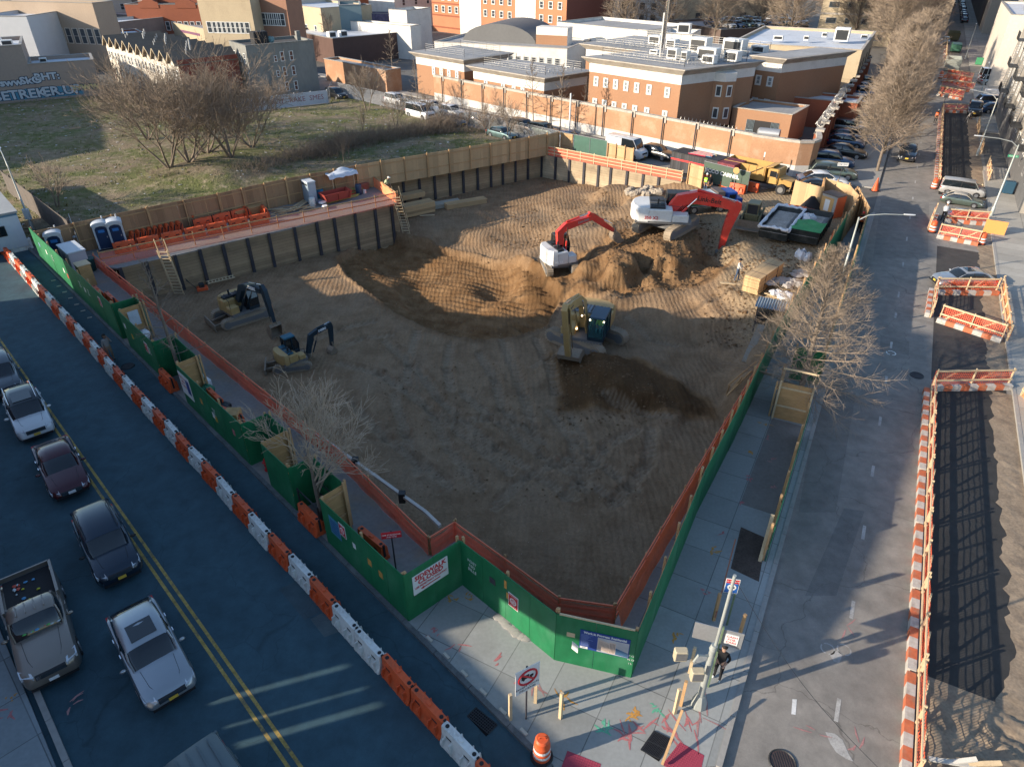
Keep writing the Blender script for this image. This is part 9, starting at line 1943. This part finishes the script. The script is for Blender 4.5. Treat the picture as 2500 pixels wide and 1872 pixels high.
# ---------------------------------------------------------------- trucks, containers and gate
p=(G('TM',1870,1060,0)+G('TM',2130,1125,0))/2; a=G('TM',1875,1085); b=G('TM',2150,1170);
CB=planks('container_black',(.045,.045,.05),.3,0,.35,rough=.6,groove=.35,dark=.3)
az_c=az_of(a,b)
r=thing('shipping_container','black corrugated container with a bright red stripe behind the back rail','container',T2(-12.4,1.3),rz_of(134.4))
q=MB(); q.box(0,5.4,0,2.2,0,2.1); q.build('body',CB,r); q=MB(); q.box(0,5.43,-.012,-.002,1.35,1.52); q.build('red_stripe',mat('stripe_red',(.65,.04,.04),.6),r); q=MB(); q.box(5.401,5.41,-.01,2.2,1.35,1.52); q.build('red_stripe',mat('stripe_red',(.65,.04,.04)),r)
q=MB(); q.box(-.03,5.43,-.03,2.23,2.101,2.16); q.build('top_frame',DARK,r)
for k in range(12): q=MB(); q.cyl((1.8+k*.03,.3+k*.15,2.22),(4.4-random.uniform(0,.8),.5+k*.13,2.22),.05,n=6); q.build('roof_bundle',[mat('bundle_red',(.50,.05,.08),.7),mat('bundle_blue',(.03,.12,.22),.7),TIMBERL][k%3],r)
r=thing('shipping_container','maroon container right of the black one','container',T2(-18.0,.9),rz_of(134.4)); q=MB(); q.box(0,1.9,0,2.4,0,2.2); q.build('body',planks('container_maroon',(.18,.035,.045),.2,0,.2,rough=.6,groove=.3,dark=.25),r)
YEL=mat('truck_yellow',(.42,.25,.08),.45,.05,.12,1,6); DGRN=mat('banner_green',(.07,.10,.075),.8,0,.1)
p=G('TR',270,1120,.3); r=thing('dump_truck','yellow ochre dump truck behind the dark green banner','dump truck',T2(-21.5,3.4,RZ),rz_of(131),None)
L0=-3.3
q=MB(); q.box(-3.4,3.4,-.45,.45,.6,.9); q.build('chassis',DARK,r)
q=MB(); o_=[(-3.5,-1.15),(.9,-1.15),(.9,1.15),(-3.5,1.15)]; i_=[(-3.42,-1.07),(.82,-1.07),(.82,1.07),(-3.42,1.07)]; q.loft([[(x,y,1.0) for x,y in o_],[(x,y,2.35) for x,y in o_],[(x,y,2.35) for x,y in i_],[(x,y,1.3) for x,y in i_]],0,closed=True); q.build('dump_body',YEL,r)
q=MB(); q.ext([(.9,2.35),(1.6,2.55),(1.6,2.48),(.9,2.25)],'y',-1.1,1.1); q.build('cab_guard',YEL,r)
for k in range(6): q=MB(); q.box(-3.3+k*.8,-3.2+k*.8,-1.2,-1.151,1.0,2.3); q.build('rib',YEL,r)
q=MB(); boxb(q,1.1,2.2,-1.0,1.0,.9,2.3,.1); q.build('cab',YEL,r,smooth=30); q=MB(); q.ext([(2.14,1.55),(2.205,1.5),(2.12,2.2),(2.06,2.2)],'y',-.85,.85); q.build('windshield',GLASS,r)
for sg in(-1,1): q=MB(); q.box(1.35,2.0,min(sg*1.0,sg*1.01),max(sg*1.0,sg*1.01),1.55,2.1); q.build('side_window',GLASS,r); q=MB(); q.tube([(2.1,sg*1.0,1.8),(2.2,sg*1.3,1.9)],.02,4); q.box(2.12,2.26,sg*1.3-.08,sg*1.3+.08,1.55,2.05); q.build('mirror',DARK,r)
q=MB(); q.loft([[(2.2,y,z) for y,z in ((-.8,.8),(-.8,1.5),(0,1.58),(.8,1.5),(.8,.8))],[(3.5,y,z) for y,z in ((-.62,.8),(-.62,1.28),(0,1.34),(.62,1.28),(.62,.8))]],0,closed=True); q.build('hood',YEL,r,smooth=30)
q=MB(); q.box(3.5,3.62,-1.1,1.1,.5,.8); q.build('bumper',CHROME,r); q=MB(); q.box(3.501,3.53,-.5,.5,.82,1.25); q.build('grille',DARK,r)
for x in(-2.7,-1.6,2.7):
 for sg in(-1,1): q=MB(); q.tube([(x,sg*.75,.5),(x,sg*1.12,.5)],.5,14); w_=q.build('wheel',BLACK,r,smooth=40); q=MB(); q.cyl((x,sg*1.12,.5),(x,sg*1.15,.5),.28,n=12); q.build('rim',GREYM,w_)
q=MB(); q.beam((-1.5,-1.22,1.05),(.6,-1.22,2.3),.06,.05); q.build('tarp_arm',DARK,r)
r=thing('banner_fence','dark green banner on a mesh gate with white block lettering','banner',G('TR',140,1165),rz_of(az_of(G('TR',140,1165),G('TR',425,1240))))
bl=(G('TR',140,1165)-G('TR',425,1240)).length
q=MB(); q.box(0,bl,-.01,.01,.1,2.0); q.build('panel',DGRN,r)
for k in range(5): q=MB(); q.cyl((k*bl/4,.04,0),(k*bl/4,.04,2.1),.035,n=6); q.build('post',STEEL,r)
for z in(.08,1.05,2.03): q=MB(); q.cyl((0,.04,z),(bl,.04,z),.022,n=5); q.build('rail',STEEL,r)
text_part('ECCO CARNEL','lettering',.5,SIGNW,r,frame((bl*.42,-.014,1.25),(1,0,0),(0,0,1)),ext=.002,sx=1.15,bold=.02)
p=G('Y3',1065,170); r=thing('stop_sign','ochre back of an octagonal stop sign before the green banner','sign',(p.x,p.y,0),rz_of(130)); q=MB(); q.cyl((0,0,0),(0,0,2.1),.025,n=6); q.build('pole',STEEL,r); q=MB(); q.ext([(.33*math.cos(math.pi/8+i*math.pi/4),2.1+.33*math.sin(math.pi/8+i*math.pi/4)) for i in range(8)],'y',-.04,-.02); q.build('octagon',mat('sign_back_ochre',(.50,.30,.12),.5,.2,.1),r)
p=G('Y3',790,310,.2); az_t=az_of(G('Y3',560,200,1.5),G('Y3',1050,215,.5));
r=thing('tipper_truck','long tipper truck with a green lettered side and a blue cab behind the red boom','truck',(p.x,p.y,0),rz_of(78)); r.scale=(.68,)*3
q=MB(); q.box(-4.4,3.0,-.4,.4,.7,1.0); q.build('chassis',DARK,r)
o_=[(-4.4,-1.2),(1.6,-1.2),(1.6,1.2),(-4.4,1.2)]; i_=[(-4.3,-1.1),(1.5,-1.1),(1.5,1.1),(-4.3,1.1)]; q=MB(); q.loft([[(x,y,1.05) for x,y in o_],[(x,y,2.55) for x,y in o_],[(x,y,2.55) for x,y in i_],[(x,y,1.9) for x,y in i_]],0,closed=True); q.build('tipper_body',mat('tipper_grey_white',(.27,.31,.35),.4,.2,.1),r)
q=MB(); q.box(-4.38,1.55,-1.225,-1.203,1.15,2.35); q.build('green_side',mat('tipper_green',(.02,.075,.04),.5,0,.15),r)
for k in range(3): text_part('LIMO','lettering',.42,mat('lime_letters',(.20,.55,.10),.5),r,frame((-3.5+k*1.9,-1.23,1.75),(1,0,0),(0,0,1)),ext=.002)
q=MB(); q.add([(-4.3+5.8*i/8,-1.1+2.2*j/3,2.50+.08*math.sin(i*2+j)) for i in range(9) for j in range(4)],[(i*4+j,(i+1)*4+j,(i+1)*4+j+1,i*4+j+1) for i in range(8) for j in range(3)]); q.build('load_cover',mat('cover_blue_grey',(.36,.42,.47),.6,0,.1),r,smooth=60)
BLT=mat('truck_blue',(.02,.07,.30),.35,.2,.08)
q=MB(); boxb(q,2.9,4.6,-1.1,1.1,.9,2.6,.12); q.build('cab',BLT,r,smooth=30); q=MB(); q.box(4.601,4.61,-.9,.9,1.7,2.4); q.build('windshield',GLASS,r)
for sg in(-1,1): q=MB(); q.box(3.4,4.3,min(sg*1.1,sg*1.11),max(sg*1.1,sg*1.11),1.7,2.3); q.build('side_window',GLASS,r)
q=MB(); boxb(q,4.6,5.6,-.9,.9,.8,1.6,.1); q.build('hood',BLT,r,smooth=30)
q=MB(); q.box(1.7,2.7,-1.15,1.15,.9,2.75); q.build('bulkhead',mat('bulkhead_brown',(.10,.08,.075),.7,0,.1),r)
for x in(-3.6,-2.5,-1.4,2.4,4.9):
 for sg in(-1,1): q=MB(); q.tube([(x,sg*.75,.52),(x,sg*1.18,.52)],.52,14); w_=q.build('wheel',BLACK,r,smooth=40); q=MB(); q.cyl((x,sg*1.18,.52),(x,sg*1.2,.52),.3,n=12); q.build('rim',GREYM,w_)
p=G('Y3',1225,400,.5); r=thing('skid_steer','olive and black skid-steer loader with a caged cab in the yard','skid steer',(p.x,p.y,0),rz_of(208)); OLV=mat('skid_olive',(.16,.14,.07),.6,.1,.25,2,8)
q=MB(); boxb(q,-1.1,.6,-.6,.6,.35,1.15,.08); q.build('body',OLV,r,smooth=30); q=MB(); q.box(-.55,.55,-.42,.42,1.15,1.95); q.build('cab_interior',DARK,r); q=MB(); boxb(q,-.65,.6,-.5,.5,1.95,2.07,.05); q.build('cab_roof',mat('skid_roof',(.22,.20,.12),.6),r)
for x in(-.6,.55):
 for y in(-.46,.46): q=MB(); q.beam((x,y,1.1),(x,y,1.96),.06,.06); q.build('cab_post',OLV,r)
for sg in(-1,1):
 q=MB(); q.ext([(-1.1,1.2),(-1.0,1.45),(.6,1.05),(1.2,.45),(1.1,.35),(.5,.85)],'y',sg*.72-.07,sg*.72+.07); q.build('lift_arm',OLV,r)
 for x in(-.7,.45): q=MB(); q.tube([(x,sg*.6,.42),(x,sg*.92,.42)],.42,14); q.build('wheel',BLACK,r,smooth=40)
q=MB(); q.ext([(1.1,.05),(1.75,.05),(1.75,.1),(1.2,.15),(1.15,.75),(1.05,.7)],'y',-.95,.95); q.build('bucket',BUCK,r)
block('orange and grey hoist cabinet inside the plywood enclosure','site_cabinet','cabinet',G('TR',965,1360,.3),150,[('cabinet',mat('cabinet_grey',(.33,.32,.30),.6,0,.1),-.8,.8,-.6,.6,0,1.9,.04),('door_frame',mat('cabinet_tan',(.50,.30,.12),.7),-.75,.5,-.63,-.602,.2,1.7,0),('pale_door',SIGNW,-.35,.15,-.64,-.631,.5,1.5,0),('orange_side',mat('cabinet_orange',(.60,.14,.06),.6,0,.1),.801,.83,-.6,.6,0,1.85,0),('roof_sheet',mat('roof_brown',(.14,.10,.08),.8),-.85,.87,-.65,.65,1.91,1.98,0)])
q=MB(); p=G('TR',835,1345,.3); q.loft([[(p.x+1.1*math.cos(t)*(1+.1*math.sin(3*t)),p.y+.6*math.sin(t),.35) for t in [2*math.pi*i/12 for i in range(12)]],[(p.x+.2*math.cos(t),p.y+.15*math.sin(t),1.5) for t in [2*math.pi*i/12 for i in range(12)]]],0,closed=True); tag(q.build('black_tarp',BLACK,smooth=50),'black tarpaulin draped in a peak inside the plywood enclosure','tarpaulin')
r=thing('site_trailer','white office trailer with a dark sliding window at the left edge','trailer',G('TL',195,1590),rz_of(228)); TRW=mat('trailer_white',(.50,.55,.60),.6,0,.06,.3,3)
q=MB(); q.box(0,6.0,-7.5,0,.2,2.9); q.build('cabin',TRW,r); q=MB(); q.box(-.1,6.1,-7.6,.1,2.901,3.05); q.build('roof',mat('trailer_roof',(.30,.31,.31),.8,0,.15),r)
o=MB(); o.box(1.1,2.5,.001,.05,1.3,2.1); w_=o.build('window',DARK,r); o=MB(); o.box(1.15,1.78,.05,.06,1.35,2.05); o.build('pane',GLASS,w_); o=MB(); o.box(1.83,2.45,.05,.055,1.35,2.05); o.build('pane',PANE,w_)
q=MB(); q.box(1.3,2.2,.001,.04,2.35,2.6); q.build('vent',GREYM,r); q=MB(); q.box(0,6,.001,.02,2.72,2.88); q.build('trim',mat('trailer_trim_blue',(.10,.20,.30),.6),r)
r=steelbox('grey open dump body standing in the street beyond the junction',G('TR',1745,430,.5),28,5.2,2.4,2.2,mat('dump_grey',(.25,.27,.25),.6,.1,.1),'dump_box',top=(GRND,.2),z=RZ)
r=steelbox('olive skip in the shaded street with orange barriers round it',G('TR',1755,240,.5),28,5.5,2.4,1.8,mat('skip_olive',(.16,.16,.08),.7),'dump_box',top=(GRND,.2),z=RZ)
block('green van-like compressor parked in the far street works','compressor','compressor',G('TR',1770,315,.5),28,[('body',mat('compressor_green',(.04,.12,.08),.5),-2.2,2.2,-1,1,.4,1.7,.15),('wheel_box',DARK,-1.5,1.5,-.9,.9,0,.4,0)],z=RZ)
for x_,y_,c_,l_ in [(1985,555,'TR','white paper sign with a black symbol on the far lamp pole'),]: pass
for i,(x_,y_,w_,h_,m_,l_) in enumerate([(2000,600,2.0,1.0,mat('awning_white',(.55,.55,.55),.6),'white shop box sign on the far right'),(1920,400,1.2,1.2,mat('sign_green_box',(.04,.20,.10),.6),'green box with yellow sign on the far sidewalk'),(2110,1210,.9,1.1,mat('mail_blue',(.02,.06,.10),.5),'dark blue street cabinet by the grey facade')]):
 p=G('TR',x_,y_,.5); q=MB(); boxb(q,-w_/2,w_/2,-.35,.35,.1,h_+.1,.06); o=q.build('street_cabinet',m_,loc=(p.x,p.y,0),rotz=rz_of(118)); tag(o,l_,'cabinet')
r=polesign('green street name sign on a thin pole by the dark blue cabinet',G('TR',2065,1190),3.0,.9,.22,118,m=mat('street_name_green',(.02,.22,.12),.5),pole=PILE); wtext(r,'Chester St',0,2.89,.16,SIGNW,y=-.053)
# ---------------------------------------------------------------- camera, sky, sun
cam=bpy.data.cameras.new('camera'); co=bpy.data.objects.new('camera',cam); COL.objects.link(co); scene.camera=co
co.location=(0,0,CH); co.rotation_euler=(math.pi/2-PITCH,0,0); cam.sensor_width=36; cam.lens=36*FPX/2500; cam.clip_end=3000; cam.clip_start=.1
SAZ=252.0; SEL=17.5
w=bpy.data.worlds.new('World'); scene.world=w; w.use_nodes=True; N=w.node_tree.nodes; L=w.node_tree.links
sk=N.new('ShaderNodeTexSky'); sk.sky_type='NISHITA'; sk.sun_disc=False; sk.sun_elevation=R_(SEL); sk.sun_rotation=R_(SAZ); sk.air_density=1.0; sk.dust_density=.6; sk.ozone_density=2.0
L.new(sk.outputs[0],N['Background'].inputs[0]); N['Background'].inputs[1].default_value=.135
sl=bpy.data.lights.new('sun','SUN'); sl.energy=4.6; sl.angle=R_(.5); sl.color=(1,.86,.68)
so=bpy.data.objects.new('sun',sl); COL.objects.link(so)
sd=Vector((math.sin(R_(SAZ))*math.cos(R_(SEL)),math.cos(R_(SAZ))*math.cos(R_(SEL)),math.sin(R_(SEL))))
so.rotation_euler=sd.to_track_quat('Z','Y').to_euler()
scene.view_settings.view_transform='Standard'; scene.view_settings.look='None'; scene.view_settings.exposure=1.0; scene.view_settings.gamma=1.0
scene.cycles.max_bounces=6; scene.cycles.transparent_max_bounces=16
